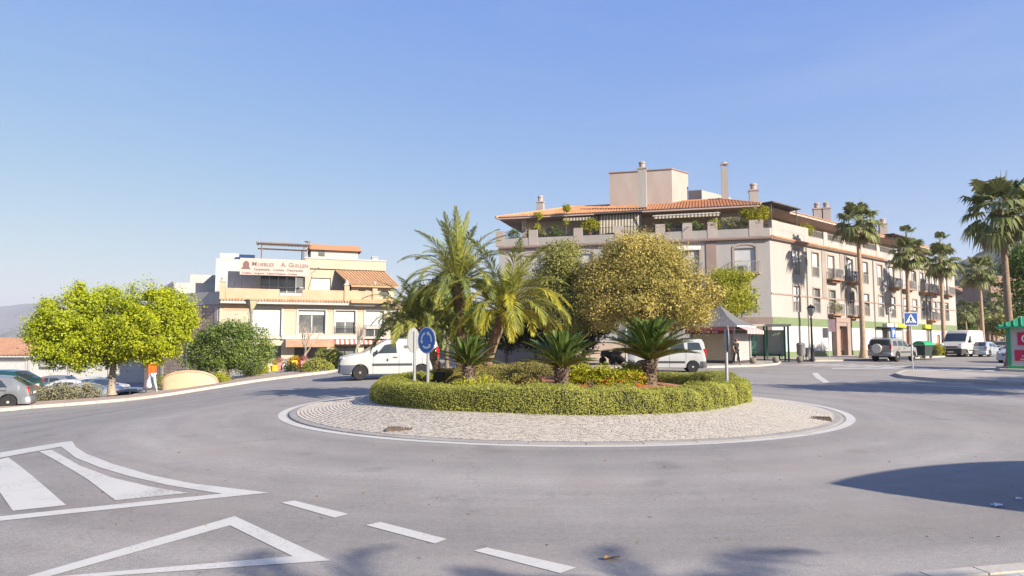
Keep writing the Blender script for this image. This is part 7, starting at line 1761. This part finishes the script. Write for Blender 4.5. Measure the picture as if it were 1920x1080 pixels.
# green-lidded container
p = gp(1733, 60.5, 0.0); t = thing('waste_container', 'dark wheeled waste container with a bright green lid', 'waste container', p, R(30))
q = MB(); q.add([(-0.5,-0.4,0.25),(0.5,-0.4,0.25),(0.5,0.4,0.25),(-0.5,0.4,0.25),(-0.68,-0.52,1.15),(0.68,-0.52,1.15),(0.68,0.52,1.15),(-0.68,0.52,1.15)], [(0,3,2,1),(4,5,6,7),(0,1,5,4),(1,2,6,5),(2,3,7,6),(3,0,4,7)]); q.build('body', mat('container_dark',(0.03,0.045,0.04),0.6,0.1,4), t)
q = MB(); n_ = 8
vs = [(x, -0.56*math.cos(math.pi*i/n_), 1.16+0.36*math.sin(math.pi*i/n_)) for x in (-0.72,0.72) for i in range(n_+1)]
q.add(vs, [(i,i+1,n_+2+i,n_+1+i) for i in range(n_)] + [tuple(range(n_,-1,-1)), tuple(range(n_+1,2*n_+2))]); q.build('lid', mat('lid_green',(0.02,0.26,0.11),0.5,0.08,4), t, smooth=40)
for x in (-0.45,0.45):
    for y in (-0.33,0.33): MB(Matrix.Translation((x,y,0.12)) @ Matrix.Rotation(R(90),4,'X')).lathe([(0.11,-0.03),(0.12,0),(0.11,0.03)], 12).build('wheel', RUBBER, t)
for px, d in ((1748,62),(1760,64)):
    shrub('planter_shrub', 'lime-green shrub at the foot of the palm by the tall van' if px > 1750 else 'small dark shrub beside the green-lidded container', 'shrub', gp(px,d,0.1), [(0,0,0.6,0.45,0.45,0.6)], L_YEL if px > 1750 else L_DARK, 90, 22, 0.09, px, 0.12)
# ---------------------------------------------------------------- grey-roofed kiosk, shut
def kiosk():
    p = gp(1352, 47.2, 0.1); K = thing('kiosk', 'shuttered kiosk with grey pyramid roof and red and white awnings', 'kiosk', p, R(-38))
    s = 1.5; hgt = 2.5
    KW = mat('kiosk_panel',(0.34,0.33,0.33),0.7,0.08,1.5); SH = mat('beige_shutter',(0.44,0.375,0.27),0.6,0.08,2); DKP = mat('kiosk_dark',(0.06,0.05,0.05),0.6)
    b = MB(); b.box(-s,s,-s,s,0,0.18); b.build('base', DKP, K)
    b = MB(); b.box(-s+0.03,s-0.03,-s+0.03,s-0.03,0.181,hgt); b.build('wall', KW, K)
    for x in (-s,s):
        for y in (-s,s): MB().box(x-0.07,x+0.07,y-0.07,y+0.07,0.182,hgt+0.01).build('corner_post', KW, K)
    for rz, x0, x1 in ((0,-1.3,1.3),(-90,-1.3,0.8),(90,-1.2,1.2)):
        M = Matrix.Rotation(R(rz),4,'Z'); q = MB(M); slat_panel(q, x0, x1, 0.25, 2.0, -s+0.015, 0.11); q.build('shutter', SH if rz != 90 else mat('pale_grey_shutter',(0.33,0.32,0.315),0.6,0.08,2), K)
        q = MB(M); q.box(x0-0.1,x1+0.1,-s-0.02,-s+0.02,2.02,2.45); o = q.build('fascia', DKP, K)
    o2 = s+0.36; b = MB(); prof = [(o2,hgt+0.02),(o2*0.72,hgt+0.30),(o2*0.42,hgt+0.70),(o2*0.16,hgt+1.18),(0.05,hgt+1.42)]
    ring = [(x*r_,y*r_,z) for r_, z in prof for x, y in ((-1,-1),(1,-1),(1,1),(-1,1))]
    b.add(ring, [(4*i+j,4*i+(j+1)%4,4*(i+1)+(j+1)%4,4*(i+1)+j) for i in range(len(prof)-1) for j in range(4)] + [(16,17,18,19),(3,2,1,0)])
    b.build('roof', mat('slate_roof',(0.13,0.128,0.135),0.7,0.12,4,0.3,50), K)
    q = MB(); q.box(-o2,o2,-o2,o2,hgt-0.08,hgt+0.018); q.build('eave', mat('eave_white',(0.55,0.53,0.52),0.6), K); q = MB(); q.lathe([(0.06,hgt+1.4),(0.02,hgt+1.58)], 8); q.build('finial', DARK, K)
    RA = mat('awning_red',(0.42,0.05,0.06),0.8,0.12,3); WA = mat('awning_white',(0.60,0.56,0.54),0.8,0.08,3)
    for rz in (0,90):
        M = Matrix.Rotation(R(rz),4,'Z'); q = MB(M); n_ = 22
        for k in range(n_):
            q.k = k % 2; x0, x1 = -1.65+3.3*k/n_, -1.65+3.3*(k+1)/n_
            q.add([(x0,-o2-0.01,hgt-0.1),(x1,-o2-0.01,hgt-0.1),(x1,-o2-0.02-(0.55 if rz == 90 else 0.2),hgt-0.32),(x0,-o2-0.02-(0.55 if rz == 90 else 0.2),hgt-0.32),(x1,-o2-0.02-(0.55 if rz == 90 else 0.2),hgt-0.55),(x0,-o2-0.02-(0.55 if rz == 90 else 0.2),hgt-0.55)], [(0,1,2,3),(3,2,4,5)])
        aw = q.build('awning', [RA, WA] if rz == 90 else [mat('awning_maroon',(0.12,0.03,0.035),0.8,0.12,3)]*2, K)
        if rz == 0:
            LK = mat('kiosk_lettering',(0.45,0.36,0.35),0.6)
            for body, size, z in (('KIOSCO  BAR',0.2,hgt-0.50),):
                link('lettering', text_mesh(body, size, LK, 0.003, 'CENTER', 0.004), aw, mw=Matrix.Translation((0,-o2-0.23,z)) @ UP_TEXT)
    return K
kiosk()
# bus shelter with green posts
p = gp(1437, 52.0, 0.1); t = thing('bus_shelter', 'bus shelter with flat pale roof, green posts and glass side', 'bus shelter', p, R(-12))
q = MB(); q.box(-1.7,1.7,-0.9,0.9,2.55,2.72); q.build('roof', mat('shelter_roof',(0.45,0.44,0.36),0.6,0.08,2), t)
for x in (-1.5,0.0,1.5): q = MB(); q.box(x-0.06,x+0.06,0.7,0.82,-0.05,2.549); q.box(x-0.06,x+0.06,-0.75,-0.63,-0.05,2.549); q.build('post', DGREEN, t)
q = MB(); q.box(-1.44,1.44,0.75,0.765,0.3,2.3); q.build('glass_panel', mat('shelter_glass',(0.22,0.24,0.21),0.15,0.1,1,spec=0.6), t)
q = MB(); q.box(-1.42,-0.75,-0.68,-0.6,0.5,2.1); q.box(-1.36,-0.81,-0.70,-0.682,0.6,2.0); q.build('poster', mat('green_poster',(0.10,0.22,0.17),0.5,0.8,5), t)
q = MB(); q.box(-0.9,1.2,0.3,0.65,0.42,0.48); q.box(-0.8,-0.72,0.35,0.6,-0.05,0.419); q.box(1.0,1.08,0.35,0.6,-0.05,0.419); q.build('bench', DGREEN, t)
# ---------------------------------------------------------------- green-roofed kiosk at the right edge
p = gp(1893, 37.9, 0.12); K = thing('kiosk', 'small grey kiosk with green roof and corner posts at the right edge', 'kiosk', p, R(-36))
GW = mat('kiosk_grey_wall',(0.42,0.42,0.42),0.7,0.07,1.5); KG = mat('kiosk_green',(0.03,0.26,0.12),0.5,0.1,3)
b = MB(); b.box(0.06,3.4,0.0,2.6,0.02,2.28); b.build('wall', GW, K)
for x in (0.0,3.36):
    for y in (-0.06,2.6): MB().box(x-0.06,x+0.10,y,y+0.1,-0.05,2.3).build('corner_post', KG, K)
b = MB(); b.box(0.02,3.4,-0.02,2.65,-0.05,0.14); b.build('plinth', KG, K); b = MB(); b.box(0.1,3.26,-0.03,-0.001,1.17,1.2); b.build('rail', GW, K)
b = MB(); e = 0.52
b.add([(-e,-e,2.31),(3.4+e,-e,2.31),(3.4+e,2.6+e,2.31),(-e,2.6+e,2.31),(1.1,1.3,3.05),(2.3,1.3,3.05),(-e,-e,2.22),(3.4+e,-e,2.22),(3.4+e,2.6+e,2.22),(-e,2.6+e,2.22)], [(0,1,5,4),(1,2,5),(2,3,4,5),(3,0,4),(6,9,8,7),(0,6,7,1),(1,7,8,2),(2,8,9,3),(3,9,6,0)]); rf_ = b.build('roof', KG, K)
q = MB()
for k in range(13):
    x = -e+0.15+k*0.33; t_ = max(0, min(1, (x+e)/1.62, (3.92-x)/1.62)); q.bar((x,-e-0.01,2.33),(x,-e+1.82*t_,2.33+0.74*t_),0.045,5)
q.build('roof_ribs', KG, rf_)
RS = mat('magenta_red',(0.45,0.02,0.075),0.5,0.05,3)
sgn = MB().box(0.42,1.6,-0.035,-0.002,1.28,1.98).build('sign_panel', RS, K)
q = MB(Matrix.Translation((0.83,-0.038,1.64)) @ Matrix.Rotation(R(90),4,'X'))
def arc(q, r0, r1, a0, a1, z, n_=22):
    for i in range(n_):
        a, c = R(a0+(a1-a0)*i/n_), R(a0+(a1-a0)*(i+1)/n_); q.add([(r0*math.cos(a),r0*math.sin(a),z),(r1*math.cos(a),r1*math.sin(a),z),(r1*math.cos(c),r1*math.sin(c),z),(r0*math.cos(c),r0*math.sin(c),z)], [(0,1,2,3)])
arc(q, 0.17, 0.235, 40, 320, 0.001); arc(q, 0.03, 0.085, 0, 360, 0.001); q.build('emblem', WHITE, sgn)
sg2 = MB().box(0.26,1.6,-0.035,-0.002,0.42,1.02).build('sign_panel', RS, K)
for body, size, x, z in (('Nuestros',0.17,0.58,0.62),('locales',0.17,0.5,0.46)): link('lettering', text_mesh(body, size, WHITE, 0.002), sg2, mw=Matrix.Translation((x,-0.04,z)) @ UP_TEXT)
q = MB(Matrix.Translation((0.86,-0.038,0.88)) @ Matrix.Rotation(R(90),4,'X')); arc(q, 0.05, 0.085, 40, 320, 0.001); q.build('emblem', WHITE, sg2)
# ---------------------------------------------------------------- left pavement: rounded planter, flower display, low wall
p = gp(357, 37.0, 0.05); t = thing('planter', 'rounded beige planter wall bulging from the left pavement', 'planter', p, 0.25)
PB_ = mat('planter_render',(0.50,0.40,0.27),0.9,0.1,1.5,0.2,30); n_ = 24; vs = []; q = MB()
for i in range(n_+1):
    a = math.pi*i/n_; x = -1.35*math.cos(a); zt_ = 0.15+0.70*math.sin(a)**0.8
    vs += [(x,-0.02-0.35*math.sin(a),-0.3),(x,-0.02-0.35*math.sin(a),zt_),(x,0.14-0.35*math.sin(a),zt_),(x,0.14-0.35*math.sin(a),-0.3)]
q.add(vs, [(4*i+j,4*i+(j+1)%4,4*(i+1)+(j+1)%4,4*(i+1)+j) for i in range(n_) for j in range(4)] + [(0,1,2,3),(4*n_+3,4*n_+2,4*n_+1,4*n_)]); q.build('wall', PB_, t, smooth=40)
q = MB()
for i in range(n_):
    k = 4*i; a_, c_ = Vector(vs[k+1]), Vector(vs[k+5]); q.tube([a_+Vector((0,0.08,0.01)), c_+Vector((0,0.08,0.01))], 0.1, 6)
q.build('coping', mat('planter_coping',(0.40,0.29,0.20),0.9,0.15,3), t)
MB().box(-1.2,1.2,-0.15,0.9,-0.3,0.2).build('soil', SOIL, t)
cols = [('yellow',(0.62,0.42,0.02)),('pink',(0.55,0.22,0.22)),('white',(0.6,0.55,0.5)),('orange',(0.6,0.2,0.03))]
rnd = random.Random(8)
spots = ((500,0),(508,2),(517,0),(526,1),(536,2),(545,0),(553,0),(562,3),(570,1))
words = ('yellow flower crate at the left end of the display','white flower crate next to the left-end yellow one','second yellow flower crate from the left','pink flower crate near the middle of the display','white flower crate at the middle of the display','yellow flower crate right of the white middle one','yellow flower crate next to the orange one','orange flower crate near the right end','pink flower crate at the right end of the display')
for k, (px, ci) in enumerate(spots):
    p = gp(px, 44.0+0.1*(k%2), 0.1); t = thing('flower_crate', words[k], 'flower crate', p, 0.1, 'flower crates before the shop')
    nm, c = cols[ci]; hh = 0.35+0.2*rnd.random()
    q = MB(); q.box(-0.17,0.17,-0.2,0.2,0,hh); q.build('crate', mat('crate_'+nm, c, 0.7, 0.1, 4), t)
    crown(t, [(0,0,hh+0.16,0.2,0.18,0.17)], leaf_mat('petal_'+nm, [tuple(v*0.6 for v in c), c], 0.3), 30, 14, 0.06, 400+k, 0.05, 0.6, name='flowers')
# low wall and benches of the plaza behind the hedge, partly in tree shade
p = Vector((4.4, 51.0, 0.1)); t = thing('low_wall', 'low beige plaza wall seen under the trees behind the hedge', 'wall', p, R(-6))
MB().box(-8,7,-0.15,0.15,-0.1,1.5).build('wall', mat('plaza_wall',(0.40,0.32,0.27),0.9,0.12,1), t); MB().box(-8.05,7.05,-0.2,0.2,1.502,1.6).build('coping', WHITEP, t)
def scooter(label, px, d, rz, m):
    t = thing('scooter', label, 'scooter', gp(px, d, 0.1), rz, 'scooters parked under the trees')
    for x in (-0.62,0.62):
        w_ = MB(Matrix.Translation((x,0,0.26)) @ Matrix.Rotation(R(90),4,'X')).lathe([(0.17,-0.05),(0.26,-0.04),(0.26,0.04),(0.17,0.05)], 18).build('wheel', RUBBER, t); MB(Matrix.Translation((x,0,0.26)) @ Matrix.Rotation(R(90),4,'X')).lathe([(0.165,-0.045),(0.02,-0.03),(0.02,0.03),(0.165,0.045)], 14).build('rim', RIMM, w_)
    q = MB(); q.tube([(-0.75,0,0.62),(-0.35,0,0.66),(-0.05,0,0.45),(0.2,0,0.3),(0.4,0,0.34)], [0.10,0.17,0.15,0.12,0.1], 8); q.tube([(0.36,0,0.3),(0.5,0,0.8),(0.46,0,1.0)], [0.16,0.13,0.07], 8); q.build('body', m, t, smooth=50)
    q = MB(); q.tube([(-0.72,0,0.76),(-0.3,0,0.80),(0.02,0,0.74)], [0.10,0.13,0.09], 8); q.build('seat', PLAST, t, smooth=50)
    q = MB(); q.bar((0.62,0,0.26),(0.45,0,1.02),0.03); q.bar((0.43,-0.33,1.06),(0.43,0.33,1.06),0.02); q.build('handlebar', DARK, t); MB().ball((0.55,0,0.88),0.06,0.08,0.07).build('headlight', LAMPG, t)
scooter('dark scooter parked left under the tawny tree', 1146, 45.5, R(20), BLKP); scooter('second dark scooter, nearer the parked white van', 1165, 45.0, R(15), BLKP)
# litter on the asphalt: fallen leaf and paper
p = on(1148, 1050); t = thing('fallen_leaf', 'curled brown dead leaf lying on the asphalt in the foreground', 'leaf', (p.x,p.y,0.006), 0.3)
n_ = 8; vs = []; 
for i in range(n_+1):
    f = i/n_; w_ = 0.036*math.sin(math.pi*min(1,f*1.02))**0.7 + 0.001; x = -0.065+0.13*f
    vs += [(x,-w_,0.012+0.02*math.sin(3*f)),(x,0,0.003+0.012*f),(x,w_,0.016+0.012*math.cos(4*f))]
MB().add(vs, [(3*i+j,3*(i+1)+j,3*(i+1)+j+1,3*i+j+1) for i in range(n_) for j in range(2)]).build('blade', mat('dead_leaf',(0.36,0.22,0.10),0.8,0.2,60), t, smooth=60); MB().bar((0.06,0,0.014),(0.09,0.012,0.02),0.002,4).build('stem', BARK, t)
rnd = random.Random(2)
for k, (px, py, s, lab) in enumerate(((1870,950,0.05,'larger crumpled pale paper scrap in the dark shadow'),(1908,937,0.035,'smaller pale paper scrap near the right edge'))):
    p = on(px, py); q = MB(); g = [[(s*(i-2)/2*rnd.uniform(.7,1.2), s*(j-2)/2.6*rnd.uniform(.7,1.2), rnd.uniform(0,0.022)) for j in range(5)] for i in range(5)]
    q.add([v for r_ in g for v in r_], [(5*i+j,5*i+5+j,5*i+6+j,5*i+1+j) for i in range(4) for j in range(4)]); o = q.build('paper_scrap', mat('pale_paper',(0.55,0.60,0.62),0.8), None, loc=(p.x,p.y,p.z+0.008)); tag(o, lab, 'litter', 'paper scraps on the road')
# small dry leaves and grit along the edge of the apron and gutter
rng = np.random.default_rng(12); P = []
for _ in range(240):
    a = rng.uniform(0,6.28); r_ = rng.uniform(4.7,5.3) if rng.random() < 0.6 else rng.uniform(5.3,6.3); P.append((CX+r_*math.cos(a), CY+r_*math.sin(a), mz(r_)+0.012))
for _ in range(160): x, y = rng.uniform(-5,9), rng.uniform(4.5,12); P.append((x,y,gz(x,y)+0.008))
P = np.array(P); o = link('leaf_litter', np_mesh('leaf_litter', leaf_quads(P, np.tile([0,0,1.0],(len(P),1)), 0.035, 0.55, rng, 0.35), 4, L_DRY)); o['kind'] = 'stuff'
# unseen canopy added and shaped to cast the pointed shadow on the road
tip, up_, dn_ = on(1562,908), on(1920,865), on(1920,960)
h = 3.0; sh = Vector((sd.x, sd.y, 0))*(h/sd.z)
t = thing('shadow_caster', 'unseen lens-shaped canopy added past the right edge for its pointed shadow', 'canopy', (0,0,0))
axis = ((up_+dn_)/2 - tip); axis.z = 0; Lx = 7.2; ax = axis.normalized(); ay = Vector((-ax.y, ax.x, 0)); lens = lambda p: abs((p-tip).dot(ay))/math.sin(math.pi*(p-tip).dot(ax)/Lx)**0.85; wl_, wr_ = lens(up_), lens(dn_)
q = MB(); n_ = 20; vs = []
for i in range(n_+1):
    f = i/n_; wq = math.sin(math.pi*f)**0.85 + 0.001
    for j in range(9):
        v = (-1+2*j/8); v *= wl_ if v > 0 else wr_; p = Vector((tip.x,tip.y,0)) + sh + ax*Lx*f + ay*wq*v; vs.append((p.x,p.y,h))
m_ = 9; q.add(vs, [(i*m_+j,(i+1)*m_+j,(i+1)*m_+j+1,i*m_+j+1) for i in range(n_) for j in range(m_-1)]); q.add([(x,y,z+0.03) for x,y,z in vs], [(i*m_+j,i*m_+j+1,(i+1)*m_+j+1,(i+1)*m_+j) for i in range(n_) for j in range(m_-1)])
q.build('fabric', mat('canvas',(0.5,0.46,0.4),0.9,0.05,2), t, smooth=60)
q = MB()
for f, v in ((0.55,0.9),(0.55,-0.9),(0.97,0)):
    wq = math.sin(math.pi*f)**0.85; v *= wl_ if v > 0 else wr_; p = Vector((tip.x,tip.y,0))+sh+ax*Lx*f+ay*wq*v; q.bar((p.x,p.y,gz(p.x,p.y)-0.1),(p.x,p.y,h),0.04)
q.build('post', STEEL, t)
# ================================================================== PEOPLE
def skin(name, chains, m, parent, levels=1, root=0):
    """one continuous skinned surface grown from chains of (point, radius); chains share points by key"""
    vs = []; rad = []; ed = []; key = {}
    def vid(p, r):
        k = tuple(round(c, 4) for c in p)
        if k not in key: key[k] = len(vs); vs.append(k); rad.append(r)
        return key[k]
    for ch in chains:
        ids = [vid(p, r) for p, r in ch]; ed += [(a, c) for a, c in zip(ids[:-1], ids[1:]) if a != c]
    me = bpy.data.meshes.new(name); me.from_pydata(vs, ed, []); o = bpy.data.objects.new('tmp', me); COL.objects.link(o)
    md = o.modifiers.new('s', 'SKIN'); md.use_smooth_shade = True
    for i, r in enumerate(rad):
        sv = me.skin_vertices[0].data[i]; sv.radius = (r, r) if not isinstance(r, tuple) else r; sv.use_root = (i == root)
    if levels: sb_ = o.modifiers.new('b', 'SUBSURF'); sb_.levels = sb_.render_levels = levels
    dg = bpy.context.evaluated_depsgraph_get(); r_ = bpy.data.meshes.new_from_object(o.evaluated_get(dg)); bpy.data.objects.remove(o)
    r_.name = name; r_.materials.clear(); r_.materials.append(m); return link(name, r_, parent)

def hand(w, d, side, curl=0.35):
    """chains of palm and five fingers from wrist w along d"""
    d = Vector(d).normalized(); s = Vector(side).normalized(); n_ = d.cross(s); palm = w + d*0.055; out = [[(tuple(w),0.026),(tuple(palm),0.032)]]
    for k, ln in enumerate((0.072,0.082,0.076,0.058)):
        b0 = palm + s*(0.024-0.016*k) + d*0.03; p1 = b0 + (d*math.cos(curl)+n_*math.sin(curl))*ln*0.5; p2 = p1 + (d*math.cos(curl*2.4)+n_*math.sin(curl*2.4))*ln*0.5
        out.append([(tuple(palm),0.032),(tuple(b0),0.0095),(tuple(p1),0.009),(tuple(p2),0.0075)])
    t1 = w + d*0.03 + s*0.035; t2 = t1 + (d*0.8+s*0.5).normalized()*0.03; out.append([(tuple(w),0.026),(tuple(t1),0.012),(tuple(t2),0.010),(tuple(t2+d*0.025),0.008)])
    return out

def person(label, loc, rz, H, top_m, leg_m, hair_m, shoe_m, long_sleeve, stride, bag_specs, hairlen, lean=0.05, skin_m=None):
    """facing local -y, mid-stride"""
    k = H/1.70; V = lambda x, y, z: Vector((x*k, (y - lean*max(0,z-0.9))*k, z*k)); t = thing('person', label, 'person', loc, rz)
    sk = skin_m or mat('skin',(0.42,0.25,0.18),0.6,0.05,6)
    pel, waist, chest, neck0, neck1, head0, head1 = V(0,0,0.93), V(0,0,1.08), V(0,-0.01,1.28), V(0,0,1.44), V(0,-0.015,1.50), V(0,-0.03,1.585), V(0,-0.02,1.66)
    hipL, hipR = V(0.09,0,0.90), V(-0.09,0,0.90)
    f = stride
    legs = {}
    for sg, ph in ((1,f),(-1,-f)):
        kn = V(sg*0.095,-0.22*ph-0.03,0.49); an = V(sg*0.09,-0.40*ph+(0.05 if ph < 0 else 0),0.09 if ph > 0 else 0.13); toe = an + Vector((sg*0.02,-0.15,-0.055 if ph > 0 else -0.09))*k
        legs[sg] = (kn, an, toe)
    shL, shR = V(0.165,0,1.40), V(-0.165,0,1.40)
    arms = {}
    for sg, ph in ((1,-f),(-1,f)):
        el = V(sg*0.225,-0.12*ph+0.03,1.13); wr_ = V(sg*0.235,-0.25*ph-0.06,0.90); arms[sg] = (el, wr_)
    ch = [[(tuple(pel),0.125*k),(tuple(waist),0.112*k),(tuple(chest),0.13*k),(tuple(neck0),0.062*k),(tuple(neck1),0.05*k),(tuple(head0),0.082*k),(tuple(head1),0.075*k)]]
    for sg, hp in ((1,hipL),(-1,hipR)):
        kn, an, toe = legs[sg]; ch.append([(tuple(pel),0.125*k),(tuple(hp),0.085*k),(tuple(hp.lerp(kn,0.5)),0.075*k),(tuple(kn),0.055*k),(tuple(kn.lerp(an,0.4)),0.052*k),(tuple(an),0.036*k),(tuple(toe),0.03*k)])
        el, wr_ = arms[sg]; sh = shL if sg > 0 else shR; hd = (wr_-el).normalized()
        ch.append([(tuple(chest),0.13*k),(tuple(sh),0.055*k),(tuple(sh.lerp(el,0.5)),0.046*k),(tuple(el),0.038*k),(tuple(el.lerp(wr_,0.4)),0.036*k),(tuple(wr_),0.026)])
        ch += hand(wr_, hd, (0,-1,0), 0.45)
    # nose and ears
    ch.append([(tuple(head0),0.082*k),(tuple(head0+Vector((0,-0.095,-0.005))*k),0.012*k)])
    for sg in (-1,1): ch.append([(tuple(head0),0.082*k),(tuple(head0+Vector((sg*0.085,0.01,0))*k),0.014*k)])
    skin('body', ch, sk, t)
    for sg in (-1,1): MB().ball(tuple(head0+Vector((sg*0.03,-0.078,0.02))*k),0.009).build('eye', mat('eye_dark',(0.03,0.02,0.02),0.3), t)
    MB().ball(tuple(head0+Vector((0,-0.08,-0.042))*k),0.022,0.008,0.006).build('mouth', mat('lips',(0.35,0.13,0.11),0.5), t)
    # clothes a little outside the body
    e = 0.017
    ct = [[(tuple(pel+Vector((0,0,-0.02))),0.158*k),(tuple(waist),0.148*k),(tuple(chest),0.165*k),(tuple(neck0+Vector((0,0,-0.03))),0.075*k)]]
    for sg in (1,-1):
        el, wr_ = arms[sg]; sh = shL if sg > 0 else shR
        c = [(tuple(chest),0.165*k),(tuple(sh),0.07*k),(tuple(sh.lerp(el,0.5)),0.062*k)]
        if long_sleeve: c += [(tuple(el),0.056*k),(tuple(el.lerp(wr_,0.5)),0.052*k),(tuple(el.lerp(wr_,0.9)),0.042*k)]
        ct.append(c)
    skin('shirt', ct, top_m, t)
    cl = []
    for sg, hp in ((1,hipL),(-1,hipR)):
        kn, an, toe = legs[sg]; cl.append([(tuple(pel+Vector((0,0,0.01))),0.138*k),(tuple(hp),0.10*k),(tuple(hp.lerp(kn,0.5)),0.09*k),(tuple(kn),0.07*k),(tuple(kn.lerp(an,0.5)),0.063*k),(tuple(kn.lerp(an,0.93)),0.053*k)])
    skin('trousers', cl, leg_m, t)
    for sg in (1,-1):
        kn, an, toe = legs[sg]; skin('shoe', [[(tuple(an+Vector((0,0.03,-0.03))),0.045*k),(tuple(an.lerp(toe,0.55)+Vector((0,0,-0.012))),0.044*k),(tuple(toe),0.036*k)]], shoe_m, t)
    q = MB(); hc = head0 + Vector((0,0.018,0.045))*k; n_ = 14
    q.ball(tuple(hc),0.094*k,0.10*k,0.098*k,n_,10); 
    if hairlen: q.tube([hc+Vector((0,0.07,0.02))*k, hc+Vector((0,0.11,-0.06))*k, hc+Vector((0,0.10,-0.06-hairlen))*k], [0.05*k,0.05*k,0.02*k], 10)
    hr = q.build('hair', hair_m, t, smooth=80)
    # bags hang from the hands: things of their own
    M = Matrix.Translation(Vector(loc)) @ Matrix.Rotation(rz,4,'Z')
    for sg, bl, m_, s in bag_specs:
        el, wr_ = arms[sg]; g = M @ (wr_ + (wr_-el).normalized()*0.085)
        bt = thing('shopping_bag', bl, 'bag', (g.x,g.y,g.z), rz); q = MB()
        q.tube([(0,-0.03,-0.02),(0,-0.04,-0.12),(0,-0.05,-0.16)], [0.012,0.012,0.02], 6); q.tube([(0,0.03,-0.02),(0,0.04,-0.12),(0,0.05,-0.16)], [0.012,0.012,0.02], 6); q.build('handles', m_, bt)
        q = MB(); q.lathe([(0.05*s,-0.14),(0.10*s,-0.2),(0.155*s,-0.36*s),(0.16*s,-0.44*s),(0.10*s,-0.5*s),(0.02,-0.51*s)], 12, sx=0.7, sy=1.15); bb = q.build('sack', m_, bt, smooth=60)
        rnd = random.Random(sg+5)
        for v in bb.data.vertices: v.co += Vector((rnd.uniform(-1,1),rnd.uniform(-1,1),rnd.uniform(-1,1)))*0.012
    return t
ORA = mat('orange_fleece',(0.62,0.10,0.015),0.85,0.12,6); JEANS = mat('pale_jeans',(0.34,0.42,0.56),0.85,0.15,8); BLK = mat('black_cloth',(0.025,0.024,0.026),0.85,0.2,6); HAIR = mat('dark_hair',(0.03,0.022,0.018),0.6,0.3,20); SHOE = mat('white_shoe',(0.6,0.6,0.6),0.6); BROWNS = mat('tan_shoe',(0.40,0.24,0.18),0.7)
BAGW = mat('white_plastic_bag',(0.62,0.63,0.64),0.5,0.06,8); BAGG = mat('greenish_plastic_bag',(0.50,0.58,0.54),0.5,0.06,8)
p = on(277, 741.5); p = Vector((p.x, p.y+0.35, gz(p.x,p.y+0.35)+0.125))
person('person in bright orange top and pale jeans walking along the left pavement', p, R(-125), 1.66, ORA, JEANS, HAIR, SHOE, True, 0.75,
       [(1,'larger white plastic bag held by the person in orange',BAGW,1.15),(-1,'smaller pale plastic bag held by the person in orange',BAGG,0.85)], 0.0, 0.12)
p = gp(1381, 43.6, 0.1)
person('person in black clothes walking past the shuttered kiosk', p, R(12), 1.62, BLK, BLK, mat('auburn_hair',(0.16,0.075,0.045),0.6,0.3,20), BROWNS, False, 0.6,
       [(1,'white plastic bag held by the person in black',BAGW,1.1)], 0.08)
# ================================================================== air
hm = bpy.data.materials.new('air'); hm.use_nodes = True; n = hm.node_tree.nodes; n.remove(n['Principled BSDF'])
pv = n.new('ShaderNodeVolumePrincipled'); pv.inputs['Color'].default_value = (0.85, 0.885, 1.0, 1); pv.inputs['Density'].default_value = 0.00017; pv.inputs['Anisotropy'].default_value = 0.1
hm.node_tree.links.new(pv.outputs[0], n['Material Output'].inputs['Volume'])
hb = MB().box(-8800, 8800, -2900, 8800, -160, 345).build('haze', hm); hb['kind'] = 'stuff'
